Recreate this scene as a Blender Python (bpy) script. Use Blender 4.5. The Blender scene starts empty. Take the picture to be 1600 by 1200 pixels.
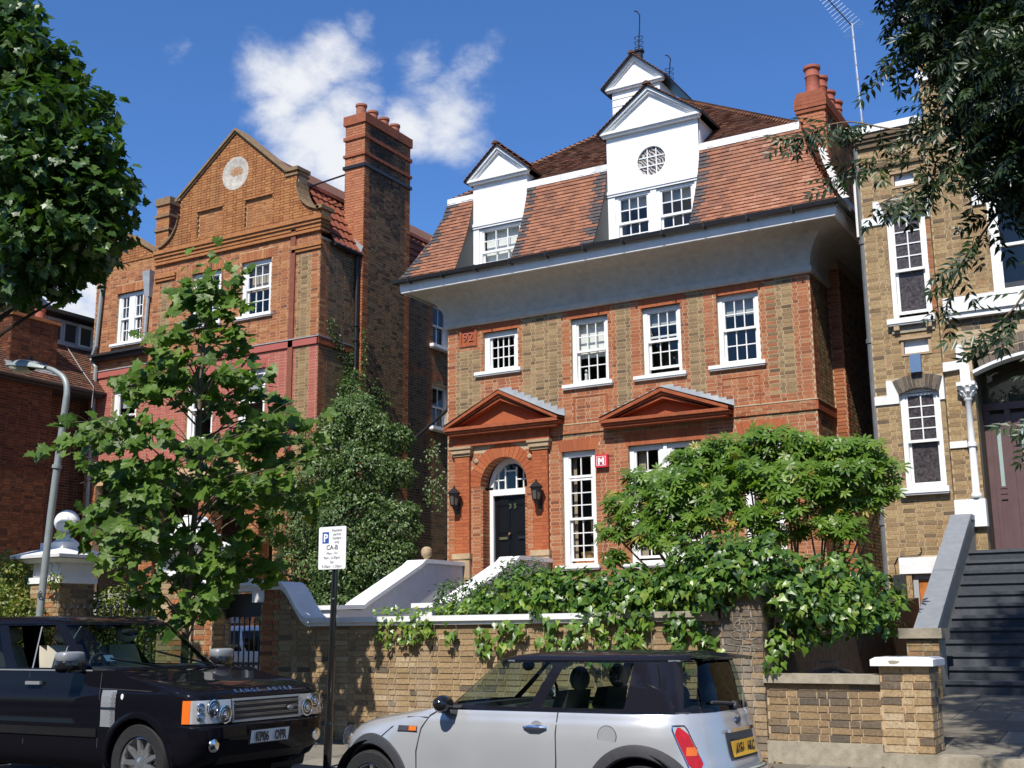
import bpy, math, random
import numpy as np
from mathutils import Vector, Matrix

rnd = random.Random(7)
nrs = np.random.RandomState(11)
SC = bpy.context.scene
COL = SC.collection

# ------------------------------------------------------------------ camera
cam_d = bpy.data.cameras.new("camera")
cam = bpy.data.objects.new("camera", cam_d)
COL.objects.link(cam)
SC.camera = cam
CAM = Vector((0.0, 0.0, 1.6))
_r = Vector((0.86392149, 0.50354815, -0.0088838))
_u = Vector((0.11049473, -0.17230343, 0.97882708))
_f = Vector((-0.49135586, 0.84661135, 0.20449605))
cam.matrix_world = Matrix(((_r.x, _u.x, -_f.x, CAM.x), (_r.y, _u.y, -_f.y, CAM.y),
                           (_r.z, _u.z, -_f.z, CAM.z), (0, 0, 0, 1)))
cam_d.sensor_width = 36.0
cam_d.lens = 1859.0 / 1600.0 * 36.0
cam_d.clip_end = 3000.0
cam_d.clip_start = 0.05

# ------------------------------------------------------------------ light
SUN_DIR = Vector((0.135, -1.0, 1.22)).normalized()       # towards the sun
SUN_EL = math.asin(SUN_DIR.z)
sun_d = bpy.data.lights.new("sun", 'SUN')
sun_d.energy = 5.0
sun_d.angle = math.radians(0.53)
sun_d.color = (1.0, 0.945, 0.86)
sun = bpy.data.objects.new("sun", sun_d)
COL.objects.link(sun)
sun.rotation_mode = 'QUATERNION'
sun.rotation_quaternion = SUN_DIR.to_track_quat('Z', 'Y')

world = bpy.data.worlds.new("World")
SC.world = world
world.use_nodes = True
SKY_STRENGTH = 0.096
def build_world():
    nt = world.node_tree
    nt.nodes.clear()
    N = nt.nodes.new; L = nt.links.new
    out = N('ShaderNodeOutputWorld')
    bg = N('ShaderNodeBackground'); bg.inputs['Strength'].default_value = SKY_STRENGTH
    sky = N('ShaderNodeTexSky'); sky.sky_type = 'NISHITA'; sky.sun_disc = False
    sky.sun_elevation = SUN_EL
    sky.sun_rotation = math.atan2(SUN_DIR.x, SUN_DIR.y)
    sky.altitude = 100.0; sky.air_density = 1.0; sky.dust_density = 0.6; sky.ozone_density = 2.2
    tc = N('ShaderNodeTexCoord')
    def math_n(op, a, b=None, c=None):
        n = N('ShaderNodeMath'); n.operation = op
        for i, v in enumerate((a, b, c)):
            if v is None: continue
            if isinstance(v, (int, float)): n.inputs[i].default_value = v
            else: L(v, n.inputs[i])
        return n.outputs[0]
    # wispy noise shared by every cloud, warped
    mp = N('ShaderNodeMapping'); L(tc.outputs['Generated'], mp.inputs['Vector'])
    mp.inputs['Scale'].default_value = (1.0, 1.0, 1.5)
    n1 = N('ShaderNodeTexNoise'); n1.inputs['Scale'].default_value = 11.0; n1.inputs['Detail'].default_value = 10.0
    n1.inputs['Roughness'].default_value = 0.62; n1.inputs['Distortion'].default_value = 0.12
    L(mp.outputs[0], n1.inputs['Vector'])
    n2 = N('ShaderNodeTexNoise'); n2.inputs['Scale'].default_value = 2.3; n2.inputs['Detail'].default_value = 4.0
    L(mp.outputs[0], n2.inputs['Vector'])
    total = None
    # (direction, radius, weight): the cumulus seen over the roofs and more of the same round the sky
    blobs = [((-.604, .666, .440), .030, .95), ((-.589, .682, .433), .034, .95), ((-.564, .690, .453), .030, .9), ((-.540, .695, .475), .017, .75), ((-.607, .681, .410), .026, .95),
             ((-.586, .703, .402), .036, 1.), ((-.566, .714, .415), .028, 1.), ((-.580, .721, .380), .034, 1.0), ((-.603, .702, .378), .026, .9),
             ((-.503, .737, .451), .022, .7), ((-.474, .757, .449), .026, .75), ((-.505, .759, .410), .034, 1.0), ((-.524, .749, .405), .028, 1.0), ((-.496, .775, .392), .026, .85), ((-.486, .749, .43), .026, .75),
             ((-.650, .612, .449), .014, .46), ((-.742, .612, .272), .035, 1.0), ((-.757, .603, .252), .045, 1.0), ((-.80, .56, .22), .06, 1.0),
             ((0.5, 0.75, 0.42), 0.12, 1.0), ((0.75, -0.4, 0.5), 0.14, 1.0), ((-0.3, -0.8, 0.45), 0.13, 1.0),
             ((-0.95, -0.2, 0.3), 0.12, 1.0), ((0.3, -0.9, 0.3), 0.1, 1.0), ((0.9, 0.3, 0.33), 0.10, 1.0)]
    for d, r, w in blobs:
        vd = Vector(d).normalized()
        vm = N('ShaderNodeVectorMath'); vm.operation = 'DISTANCE'
        L(tc.outputs['Generated'], vm.inputs[0]); vm.inputs[1].default_value = vd
        q = math_n('DIVIDE', vm.outputs['Value'], r * 1.12)
        q = math_n('MULTIPLY', q, q)
        e = math_n('EXPONENT', math_n('MULTIPLY', q, -0.75), None) if False else math_n('POWER', 2.718, math_n('MULTIPLY', q, -0.75))
        e = math_n('MULTIPLY', e, w)
        total = e if total is None else math_n('MAXIMUM', total, e)
    dens = math_n('ADD', total, math_n('MULTIPLY', math_n('SUBTRACT', n1.outputs['Fac'], 0.5), 1.9))
    thin = math_n('MULTIPLY', math_n('SUBTRACT', n2.outputs['Fac'], 0.5), 0.25)
    dens = math_n('ADD', dens, thin)
    mr = N('ShaderNodeMapRange'); mr.interpolation_type = 'SMOOTHSTEP'
    mr.inputs['From Min'].default_value = 0.34; mr.inputs['From Max'].default_value = 1.10
    L(dens, mr.inputs['Value'])
    cloud = N('ShaderNodeRGB'); cloud.outputs[0].default_value = (7.6, 7.8, 8.2, 1)
    # a deep, clear, saturated blue as the air gave that day
    tint = N('ShaderNodeMix'); tint.data_type = 'RGBA'; tint.blend_type = 'MULTIPLY'; tint.inputs['Factor'].default_value = 1.0
    L(sky.outputs[0], tint.inputs['A']); tint.inputs['B'].default_value = SKY_TINT
    mix = N('ShaderNodeMix'); mix.data_type = 'RGBA'
    L(mr.outputs[0], mix.inputs['Factor']); L(tint.outputs['Result'], mix.inputs['A']); L(cloud.outputs[0], mix.inputs['B'])
    L(mix.outputs['Result'], bg.inputs['Color'])
    L(bg.outputs[0], out.inputs['Surface'])
SKY_TINT = (0.60, 0.97, 1.46, 1)
build_world()

vs = SC.view_settings
vs.view_transform = 'Standard'
vs.look = 'None'
vs.gamma = 1.0
vs.use_curve_mapping = False
vs.exposure = 0.25
SC.render.engine = 'CYCLES'
SC.cycles.max_bounces = 6
SC.cycles.transparent_max_bounces = 16
SC.cycles.diffuse_bounces = 3
SC.cycles.glossy_bounces = 3

# ------------------------------------------------------------------ materials
MATS = {}
def new_mat(name):
    m = bpy.data.materials.new(name); m.use_nodes = True
    nt = m.node_tree
    b = nt.nodes['Principled BSDF']
    MATS[name] = m
    return m, nt, b
def setc(sock, c): sock.default_value = (c[0], c[1], c[2], 1.0)
def ramp_node(nt, stops, interp='LINEAR'):
    r = nt.nodes.new('ShaderNodeValToRGB')
    cr = r.color_ramp; cr.interpolation = interp
    while len(cr.elements) > 1: cr.elements.remove(cr.elements[0])
    cr.elements[0].position = stops[0][0]; cr.elements[0].color = (*stops[0][1], 1)
    for p, c in stops[1:]:
        e = cr.elements.new(p); e.color = (*c, 1)
    return r
def coord(nt, scale=(1, 1, 1)):
    tc = nt.nodes.new('ShaderNodeTexCoord'); mp = nt.nodes.new('ShaderNodeMapping')
    nt.links.new(tc.outputs['Object'], mp.inputs['Vector']); mp.inputs['Scale'].default_value = scale
    return mp.outputs[0]
def noise_n(nt, scale, detail=4, rough=.55, vec=None, geo=False):
    n = nt.nodes.new('ShaderNodeTexNoise'); n.inputs['Scale'].default_value = scale
    n.inputs['Detail'].default_value = detail; n.inputs['Roughness'].default_value = rough
    if geo:
        g = nt.nodes.new('ShaderNodeNewGeometry'); nt.links.new(g.outputs['Position'], n.inputs['Vector'])
    else:
        nt.links.new(vec if vec is not None else coord(nt), n.inputs['Vector'])
    return n
def mixc(nt, fac, a, b, blend='MIX'):
    m = nt.nodes.new('ShaderNodeMix'); m.data_type = 'RGBA'; m.blend_type = blend
    for s, v in (('Factor', fac), ('A', a), ('B', b)):
        if isinstance(v, (int, float)): m.inputs[s].default_value = v
        elif isinstance(v, tuple): setc(m.inputs[s], v)
        else: nt.links.new(v, m.inputs[s])
    return m.outputs['Result']
def bump(nt, b, height, strength=.3, dist=.01):
    n = nt.nodes.new('ShaderNodeBump'); n.inputs['Strength'].default_value = strength; n.inputs['Distance'].default_value = dist
    nt.links.new(height, n.inputs['Height']); nt.links.new(n.outputs[0], b.inputs['Normal'])
def mrange(nt, v, a, b, c=0., d=1.):
    m = nt.nodes.new('ShaderNodeMapRange'); nt.links.new(v, m.inputs[0])
    for i, x in enumerate((a, b, c, d)): m.inputs[1 + i].default_value = x
    return m.outputs[0]

def m_plain(name, c, rough=.5, metal=0., var=.12, nscale=6., bumps=.05, spec=.5, dirt=None, dirtamt=.4, coat=0.):
    m, nt, b = new_mat(name)
    n = noise_n(nt, nscale, 6, .6, geo=True)
    lo = tuple(x * (1 - var) for x in c); hi = tuple(min(1, x * (1 + var)) for x in c)
    r = ramp_node(nt, [(.3, lo), (.7, hi)]); nt.links.new(n.outputs['Fac'], r.inputs[0])
    colr = r.outputs[0]
    if dirt:
        n2 = noise_n(nt, 1.7, 8, .65, geo=True)
        f = mrange(nt, n2.outputs['Fac'], .52, .72, 0, dirtamt)
        colr = mixc(nt, f, colr, dirt)
    nt.links.new(colr, b.inputs['Base Color'])
    b.inputs['Roughness'].default_value = rough; b.inputs['Metallic'].default_value = metal
    b.inputs['Specular IOR Level'].default_value = spec
    if coat: b.inputs['Coat Weight'].default_value = coat; b.inputs['Coat Roughness'].default_value = .03
    if bumps:
        n3 = noise_n(nt, nscale * 6, 4, .6, geo=True); bump(nt, b, n3.outputs['Fac'], bumps, .01)
    return m
def m_tone(name, stops, rough=.85, nscale=25., namt=.35, bumps=.35, spec=.25, stain=None, stainamt=.5, stainscale=.55, stain_rng=(.5, .7)):
    """bricks, tiles, stones: colour of a piece comes from its own 'tone' value"""
    m, nt, b = new_mat(name)
    a = nt.nodes.new('ShaderNodeAttribute'); a.attribute_name = 'tone'
    r = ramp_node(nt, stops); nt.links.new(a.outputs['Fac'], r.inputs[0])
    n = noise_n(nt, nscale, 6, .65, geo=True)
    f = mrange(nt, n.outputs['Fac'], .3, .75, 1 - namt, 1 + namt * .6)
    comb = nt.nodes.new('ShaderNodeCombineColor')
    for i in range(3): nt.links.new(f, comb.inputs[i])
    colr = mixc(nt, 1.0, r.outputs[0], comb.outputs[0], 'MULTIPLY')
    if stain:
        gp = nt.nodes.new('ShaderNodeNewGeometry'); vm = nt.nodes.new('ShaderNodeVectorMath'); vm.operation = 'MULTIPLY'; vm.inputs[1].default_value = (1.6, 1.6, .45)
        nt.links.new(gp.outputs['Position'], vm.inputs[0])          # damp and soot run downwards
        n2 = noise_n(nt, stainscale, 8, .68, vec=vm.outputs[0])
        fs = mrange(nt, n2.outputs['Fac'], stain_rng[0], stain_rng[1], 0, stainamt)
        colr = mixc(nt, fs, colr, stain)
    nt.links.new(colr, b.inputs['Base Color'])
    b.inputs['Roughness'].default_value = rough; b.inputs['Specular IOR Level'].default_value = spec
    if bumps:
        n3 = noise_n(nt, nscale * 3, 5, .7, geo=True); bump(nt, b, n3.outputs['Fac'], bumps, .006)
    return m
def m_leaf(name, stops, rough=.42, trans=.35, spec=.5, tcol=(1.25, 1.35, .5)):
    m, nt, b = new_mat(name)
    a = nt.nodes.new('ShaderNodeAttribute'); a.attribute_name = 'tone'
    r = ramp_node(nt, stops); nt.links.new(a.outputs['Fac'], r.inputs[0])
    n = noise_n(nt, 18, 3, .5, geo=True)
    f = mrange(nt, n.outputs['Fac'], .3, .7, .8, 1.2)
    comb = nt.nodes.new('ShaderNodeCombineColor')
    for i in range(3): nt.links.new(f, comb.inputs[i])
    c = mixc(nt, 1.0, r.outputs[0], comb.outputs[0], 'MULTIPLY')
    nt.links.new(c, b.inputs['Base Color'])
    b.inputs['Roughness'].default_value = rough; b.inputs['Specular IOR Level'].default_value = spec
    t = nt.nodes.new('ShaderNodeBsdfTranslucent')
    tc = mixc(nt, 1.0, c, tcol, 'MULTIPLY'); nt.links.new(tc, t.inputs[0])
    ms = nt.nodes.new('ShaderNodeMixShader'); ms.inputs[0].default_value = trans
    out = nt.nodes['Material Output']
    nt.links.new(b.outputs[0], ms.inputs[1]); nt.links.new(t.outputs[0], ms.inputs[2]); nt.links.new(ms.outputs[0], out.inputs['Surface'])
    return m
def m_glass(name, tint=(.75, .82, .8), refl=1.0, rough=.015, ior=1.5):
    m, nt, b = new_mat(name)
    nt.nodes.remove(b)
    out = nt.nodes['Material Output']
    tr = nt.nodes.new('ShaderNodeBsdfTransparent'); setc(tr.inputs[0], tint)
    gl = nt.nodes.new('ShaderNodeBsdfGlossy'); gl.inputs['Roughness'].default_value = rough
    setc(gl.inputs[0], (1, 1, 1))
    lw = nt.nodes.new('ShaderNodeLayerWeight')
    pw = nt.nodes.new('ShaderNodeMath'); pw.operation = 'POWER'; pw.inputs[1].default_value = 5.0; nt.links.new(lw.outputs['Facing'], pw.inputs[0])
    fr = nt.nodes.new('ShaderNodeMath'); fr.operation = 'MULTIPLY_ADD'; fr.inputs[1].default_value = .94; fr.inputs[2].default_value = .05; nt.links.new(pw.outputs[0], fr.inputs[0])
    n = noise_n(nt, 1.3, 2, .5, geo=True)
    bp = nt.nodes.new('ShaderNodeBump'); bp.inputs['Strength'].default_value = .06; bp.inputs['Distance'].default_value = .05
    nt.links.new(n.outputs['Fac'], bp.inputs['Height']); nt.links.new(bp.outputs[0], gl.inputs['Normal'])
    mu = nt.nodes.new('ShaderNodeMath'); mu.operation = 'MULTIPLY'; mu.inputs[1].default_value = refl; mu.use_clamp = True
    nt.links.new(fr.outputs[0], mu.inputs[0])
    ms = nt.nodes.new('ShaderNodeMixShader')
    nt.links.new(mu.outputs[0], ms.inputs[0]); nt.links.new(tr.outputs[0], ms.inputs[1]); nt.links.new(gl.outputs[0], ms.inputs[2])
    nt.links.new(ms.outputs[0], out.inputs['Surface'])
    return m

# brick kinds
m_tone('red_brick', [(0, (.22, .070, .036)), (.2, (.32, .105, .047)), (.55, (.395, .138, .060)), (.85, (.44, .168, .076)), (1, (.43, .215, .11))], stain=(.19, .085, .05), stainamt=.5, stainscale=.8)
m_tone('rubbed_brick', [(0, (.32, .085, .034)), (.5, (.385, .108, .042)), (1, (.44, .138, .055))], namt=.2, bumps=.12, stain=(.22, .065, .035), stainamt=.4)
m_tone('stock_brick', [(0, (.13, .088, .05)), (.25, (.22, .145, .075)), (.6, (.30, .20, .10)), (.85, (.37, .26, .13)), (1, (.33, .19, .10))], stain=(.10, .075, .055), stainamt=.45)
m_tone('house_red_brick', [(0, (.18, .075, .045)), (.2, (.29, .10, .045)), (.55, (.375, .138, .058)), (.85, (.44, .185, .078)), (1, (.48, .24, .11))], stain=(.15, .095, .05), stainamt=.35)
m_tone('gable_brick', [(0, (.29, .115, .045)), (.5, (.385, .16, .06)), (1, (.47, .215, .08))], stain=(.16, .10, .05), stainamt=.5, stainscale=.8)
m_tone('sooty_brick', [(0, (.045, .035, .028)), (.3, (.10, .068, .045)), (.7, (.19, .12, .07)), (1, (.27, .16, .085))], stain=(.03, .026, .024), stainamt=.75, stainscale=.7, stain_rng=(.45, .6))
m_tone('pink_brick', [(0, (.36, .10, .085)), (1, (.44, .13, .105))], namt=.12, bumps=.15, stain=(.25, .08, .06), stainamt=.3)
m_tone('old_stock_brick', [(0, (.12, .098, .078)), (.16, (.18, .135, .09)), (.3, (.28, .19, .105)), (.6, (.37, .255, .135)), (.85, (.44, .32, .18)), (1, (.52, .41, .27))], nscale=40, namt=.45, bumps=.6, stain=(.55, .50, .43), stainamt=.40, stainscale=1.1, stain_rng=(.56, .75))
m_tone('neighbour_brick', [(0, (.15, .105, .065)), (.2, (.24, .16, .085)), (.6, (.36, .245, .118)), (.85, (.44, .315, .158)), (1, (.34, .20, .10))], nscale=30, namt=.4, bumps=.5, stain=(.14, .10, .07), stainamt=.4)
m_tone('dark_red_brick', [(0, (.06, .026, .018)), (.5, (.14, .050, .026)), (1, (.22, .085, .04))], stain=(.08, .04, .03), stainamt=.5)
m_tone('purple_brick', [(0, (.09, .075, .065)), (1, (.19, .155, .12))])
m_tone('roof_tile', [(0, (.075, .07, .072)), (.22, (.10, .085, .082)), (.3, (.16, .080, .060)), (.5, (.25, .110, .066)), (.7, (.33, .142, .080)), (.88, (.385, .172, .100)), (1, (.44, .225, .145))], rough=.8, stain=(.17, .095, .075), stainamt=.45, stainscale=.9)
m_tone('old_roof_tile', [(0, (.08, .045, .032)), (.5, (.18, .082, .05)), (1, (.29, .14, .08))], rough=.85, stain=(.06, .045, .03), stainamt=.6, stainscale=1.0)
m_tone('pantile', [(0, (.20, .058, .034)), (1, (.34, .11, .055))], rough=.8, stain=(.13, .05, .035), stainamt=.5)
m_tone('paving', [(0, (.15, .132, .105)), (.5, (.21, .19, .152)), (1, (.27, .245, .20))], nscale=14, namt=.25, bumps=.25, stain=(.13, .12, .10), stainamt=.5)
m_tone('step_stone', [(0, (.055, .062, .075)), (1, (.085, .092, .105))], nscale=12, namt=.25, bumps=.2)
m_plain('mortar', (.46, .355, .235), .95, nscale=12, bumps=.4, spec=.1)
m_plain('mortar_bright', (.50, .345, .20), .95, nscale=12, bumps=.4, spec=.1)
m_plain('mortar_grey', (.34, .30, .24), .95, nscale=12, bumps=.4, spec=.1)
m_plain('mortar_red', (.36, .20, .12), .95, nscale=12, bumps=.3, spec=.1)
m_plain('white_paint', (.80, .80, .785), .45, var=.05, nscale=5, bumps=.05, dirt=(.50, .475, .42), dirtamt=.38)
m_plain('white_render', (.78, .77, .74), .6, var=.05, nscale=4, bumps=.15, dirt=(.45, .43, .38), dirtamt=.35)
m_plain('cream_render', (.50, .465, .40), .85, var=.12, nscale=7, bumps=.35, dirt=(.33, .30, .255), dirtamt=.5)
m_plain('lead', (.30, .32, .34), .6, var=.15, nscale=5, bumps=.15, dirt=(.55, .55, .54), dirtamt=.5)
m_plain('white_lead', (.74, .74, .73), .6, var=.1, nscale=5, bumps=.15, dirt=(.30, .30, .30), dirtamt=.7)
m_plain('black_iron', (.018, .018, .02), .35, var=.2, bumps=.03)
m_plain('door_black', (.008, .008, .009), .28, var=.1, bumps=0, spec=.22)
m_plain('black_gloss', (.012, .012, .013), .12, var=.1, bumps=0, coat=.5)
m_plain('terracotta', (.36, .115, .075), .8, var=.15, nscale=9, bumps=.2, spec=.25)
m_plain('moulded_brick', (.32, .090, .040), .85, var=.22, nscale=9, bumps=.3, spec=.2, dirt=(.16, .065, .04), dirtamt=.7)
m_plain('sandstone', (.40, .29, .18), .85, var=.15, nscale=9, bumps=.2, spec=.2, dirt=(.2, .12, .08), dirtamt=.4)
m_plain('coping_stone', (.34, .30, .225), .9, var=.2, nscale=12, bumps=.5, spec=.2, dirt=(.14, .125, .09), dirtamt=.6)
m_plain('grey_coping', (.20, .215, .235), .55, var=.12, nscale=7, bumps=.15)
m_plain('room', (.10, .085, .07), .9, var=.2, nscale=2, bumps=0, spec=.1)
m_plain('blind', (.80, .79, .76), .8, var=.03, bumps=0, spec=.1)
m_plain('grey_blind', (.42, .43, .43), .8, var=.05, bumps=0, spec=.1)
m_plain('curtain', (.42, .33, .24), .9, var=.12, nscale=3, bumps=0, spec=.1)
m_plain('wicker', (.55, .34, .14), .8, var=.25, nscale=40, bumps=.4)
m_plain('brass', (.65, .45, .18), .3, metal=1., var=.1, bumps=0)
m_plain('red_plastic', (.62, .035, .06), .35, var=.05, bumps=0)
m_plain('blue_plastic', (.11, .19, .33), .4, var=.05, bumps=0)
m_plain('dark_grey', (.03, .033, .036), .45, var=.1, bumps=0)
m_plain('orange_wood', (.46, .155, .035), .4, var=.25, nscale=8, bumps=.1)
m_plain('mauve_paint', (.125, .075, .075), .4, var=.1, nscale=4, bumps=.04)
m_plain('lantern_pane', (.10, .085, .07), .2, var=.2, bumps=0)
m_plain('strip_red', (.20, .065, .036), .85, var=.2, bumps=.2)
m_plain('chimney_brick', (.29, .095, .05), .85, var=.2, nscale=9, bumps=.3, spec=.2, dirt=(.1, .06, .045), dirtamt=.6)
m_plain('frosted', (.34, .44, .43), .35, var=.05, bumps=0)
m_plain('asphalt', (.045, .045, .047), .9, var=.3, nscale=40, bumps=.6, spec=.2)
m_plain('kerb_stone', (.30, .29, .27), .85, var=.15, nscale=15, bumps=.3)
m_plain('soil', (.075, .052, .035), .95, var=.4, nscale=10, bumps=.6, spec=.1)
m_plain('land', (.09, .10, .05), .95, var=.4, nscale=.5, bumps=.3, spec=.1)
m_plain('dark_pipe', (.13, .135, .14), .5, var=.15, bumps=.05)
m_plain('galvanised', (.30, .33, .32), .5, metal=.25, var=.1, nscale=8, bumps=.05)
m_plain('aluminium', (.68, .68, .68), .35, metal=.8, var=.1, bumps=0)
m_plain('bark', (.16, .13, .095), .9, var=.35, nscale=18, bumps=.6, spec=.15)
m_plain('dark_bark', (.05, .04, .03), .9, var=.35, nscale=18, bumps=.6, spec=.15)
m_plain('stem_bark', (.23, .165, .11), .85, var=.3, nscale=25, bumps=.4, spec=.15)
m_plain('old_painted_wood', (.36, .36, .37), .6, var=.1, bumps=.1)
m_plain('leaded_glass', (.055, .045, .045), .25, var=.8, nscale=22, bumps=.4)
m_glass('window_glass', (.86, .89, .88), 1.0)
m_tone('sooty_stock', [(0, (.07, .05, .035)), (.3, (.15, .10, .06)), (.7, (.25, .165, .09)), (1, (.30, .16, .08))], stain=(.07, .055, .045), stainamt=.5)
m_tone('chimney_red', [(0, (.38, .135, .065)), (1, (.52, .21, .105))], stain=(.2, .09, .06), stainamt=.3)
m_plain('sandy_brick', (.36, .155, .06), .85, var=.2, nscale=10, bumps=.25, spec=.2, dirt=(.16, .085, .05), dirtamt=.6)
m_plain('coping_brown', (.235, .155, .085), .9, var=.25, nscale=8, bumps=.4, spec=.2, dirt=(.09, .08, .06), dirtamt=.7)
m_plain('worn_render', (.46, .42, .36), .9, var=.25, nscale=7, bumps=.5, spec=.1, dirt=(.30, .20, .13), dirtamt=.6)
m_plain('chimney_pot_red', (.34, .13, .08), .8, var=.15, nscale=9, bumps=.1, spec=.2)
m_plain('chalk', (.27, .245, .20), .9, var=.3, nscale=60, bumps=0, spec=.1)
m_plain('dark_stock', (.15, .11, .07), .9, var=.3, nscale=12, bumps=.3, spec=.1)
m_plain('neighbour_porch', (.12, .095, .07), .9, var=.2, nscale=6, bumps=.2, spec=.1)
m_plain('sign_white', (.84, .84, .84), .5, var=.02, bumps=0)
m_plain('sign_blue', (.03, .09, .38), .5, var=.03, bumps=0)
m_plain('sign_ink', (.03, .03, .04), .6, var=.05, bumps=0)
m_plain('lamp_bowl', (.50, .46, .30), .3, var=.1, bumps=0)
m_tone('dead_leaf', [(0, (.16, .07, .025)), (.5, (.28, .14, .04)), (1, (.38, .26, .08))], bumps=0)
m_plain('opposite_brick', (.16, .10, .06), .9, var=.3, nscale=8, bumps=.2)
m_plain('patch_brick', (.36, .19, .10), .9, var=.3, nscale=14, bumps=.3)
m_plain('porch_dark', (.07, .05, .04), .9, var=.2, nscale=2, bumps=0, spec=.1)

# ------------------------------------------------------------------ geometry helpers
class MB:
    """collects faces; every face has a material slot and a tone"""
    def __init__(s): s.v = []; s.f = []; s.m = []; s.t = []
    def face(s, pts, m=0, t=.5):
        n = len(s.v); s.v.extend([tuple(p) for p in pts]); s.f.append(tuple(range(n, n + len(pts)))); s.m.append(m); s.t.append(t)
    def box(s, x0, x1, y0, y1, z0, z1, m=0, t=.5):
        n = len(s.v)
        s.v.extend([(x0, y0, z0), (x1, y0, z0), (x1, y1, z0), (x0, y1, z0), (x0, y0, z1), (x1, y0, z1), (x1, y1, z1), (x0, y1, z1)])
        for q in ((0, 3, 2, 1), (4, 5, 6, 7), (0, 1, 5, 4), (1, 2, 6, 5), (2, 3, 7, 6), (3, 0, 4, 7)):
            s.f.append(tuple(n + i for i in q)); s.m.append(m); s.t.append(t)
    def hexa(s, p, m=0, t=.5):
        """8 points, same order as box"""
        n = len(s.v); s.v.extend([tuple(q) for q in p])
        for q in ((0, 3, 2, 1), (4, 5, 6, 7), (0, 1, 5, 4), (1, 2, 6, 5), (2, 3, 7, 6), (3, 0, 4, 7)):
            s.f.append(tuple(n + i for i in q)); s.m.append(m); s.t.append(t)
    def prism(s, poly, a, b, axis='y', m=0, t=.5):
        """poly in the plane across 'axis' (y: (x,z); x: (y,z); z: (x,y)), extruded a..b"""
        def P(q, d):
            return {'y': (q[0], d, q[1]), 'x': (d, q[0], q[1]), 'z': (q[0], q[1], d)}[axis]
        n = len(s.v); k = len(poly)
        s.v.extend([P(q, a) for q in poly]); s.v.extend([P(q, b) for q in poly])
        s.f.append(tuple(range(n, n + k))); s.f.append(tuple(range(n + 2 * k - 1, n + k - 1, -1)))
        s.m += [m, m]; s.t += [t, t]
        for i in range(k):
            j = (i + 1) % k
            s.f.append((n + i, n + k + i, n + k + j, n + j)); s.m.append(m); s.t.append(t)
    def tube(s, pts, r, n=8, m=0, t=.5, caps=True):
        pts = [Vector(p) for p in pts]
        rs = r if isinstance(r, (list, tuple)) else [r] * len(pts)
        base = len(s.v); prevx = None
        for i, p in enumerate(pts):
            d = (pts[min(i + 1, len(pts) - 1)] - pts[max(i - 1, 0)])
            if d.length < 1e-9: d = Vector((0, 0, 1))
            d.normalize()
            if prevx is None:
                x = d.orthogonal().normalized()
            else:
                x = prevx - d * prevx.dot(d)
                x = x.normalized() if x.length > 1e-6 else d.orthogonal().normalized()
            prevx = x; y = d.cross(x)
            for k in range(n):
                a = 2 * math.pi * k / n
                s.v.append(tuple(p + (x * math.cos(a) + y * math.sin(a)) * rs[i]))
        for i in range(len(pts) - 1):
            for k in range(n):
                k2 = (k + 1) % n
                s.f.append((base + i * n + k, base + i * n + k2, base + (i + 1) * n + k2, base + (i + 1) * n + k)); s.m.append(m); s.t.append(t)
        if caps:
            s.f.append(tuple(base + k for k in range(n - 1, -1, -1))); s.m.append(m); s.t.append(t)
            e = base + (len(pts) - 1) * n
            s.f.append(tuple(e + k for k in range(n))); s.m.append(m); s.t.append(t)
    def lathe(s, prof, c, n=24, m=0, t=.5, axis='z'):
        """prof: (radius, height) list round an axis through c"""
        base = len(s.v)
        for r, h in prof:
            for k in range(n):
                a = 2 * math.pi * k / n; u = r * math.cos(a); w = r * math.sin(a)
                if axis == 'z': p = (c[0] + u, c[1] + w, c[2] + h)
                elif axis == 'y': p = (c[0] + u, c[1] + h, c[2] + w)
                else: p = (c[0] + h, c[1] + u, c[2] + w)
                s.v.append(p)
        for i in range(len(prof) - 1):
            for k in range(n):
                k2 = (k + 1) % n
                q = (base + i * n + k, base + i * n + k2, base + (i + 1) * n + k2, base + (i + 1) * n + k)
                s.f.append(q); s.m.append(m); s.t.append(t)
        s.f.append(tuple(base + k for k in range(n - 1, -1, -1))); s.m.append(m); s.t.append(t)
        e = base + (len(prof) - 1) * n
        s.f.append(tuple(e + k for k in range(n))); s.m.append(m); s.t.append(t)
    def grid(s, rows, m=0, t=.5, closed=False):
        """rows: list of equal-length point lists"""
        base = len(s.v); k = len(rows[0])
        for r in rows: s.v.extend([tuple(p) for p in r])
        for i in range(len(rows) - 1):
            for j in range(k if closed else k - 1):
                j2 = (j + 1) % k
                s.f.append((base + i * k + j, base + i * k + j2, base + (i + 1) * k + j2, base + (i + 1) * k + j)); s.m.append(m); s.t.append(t)

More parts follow.
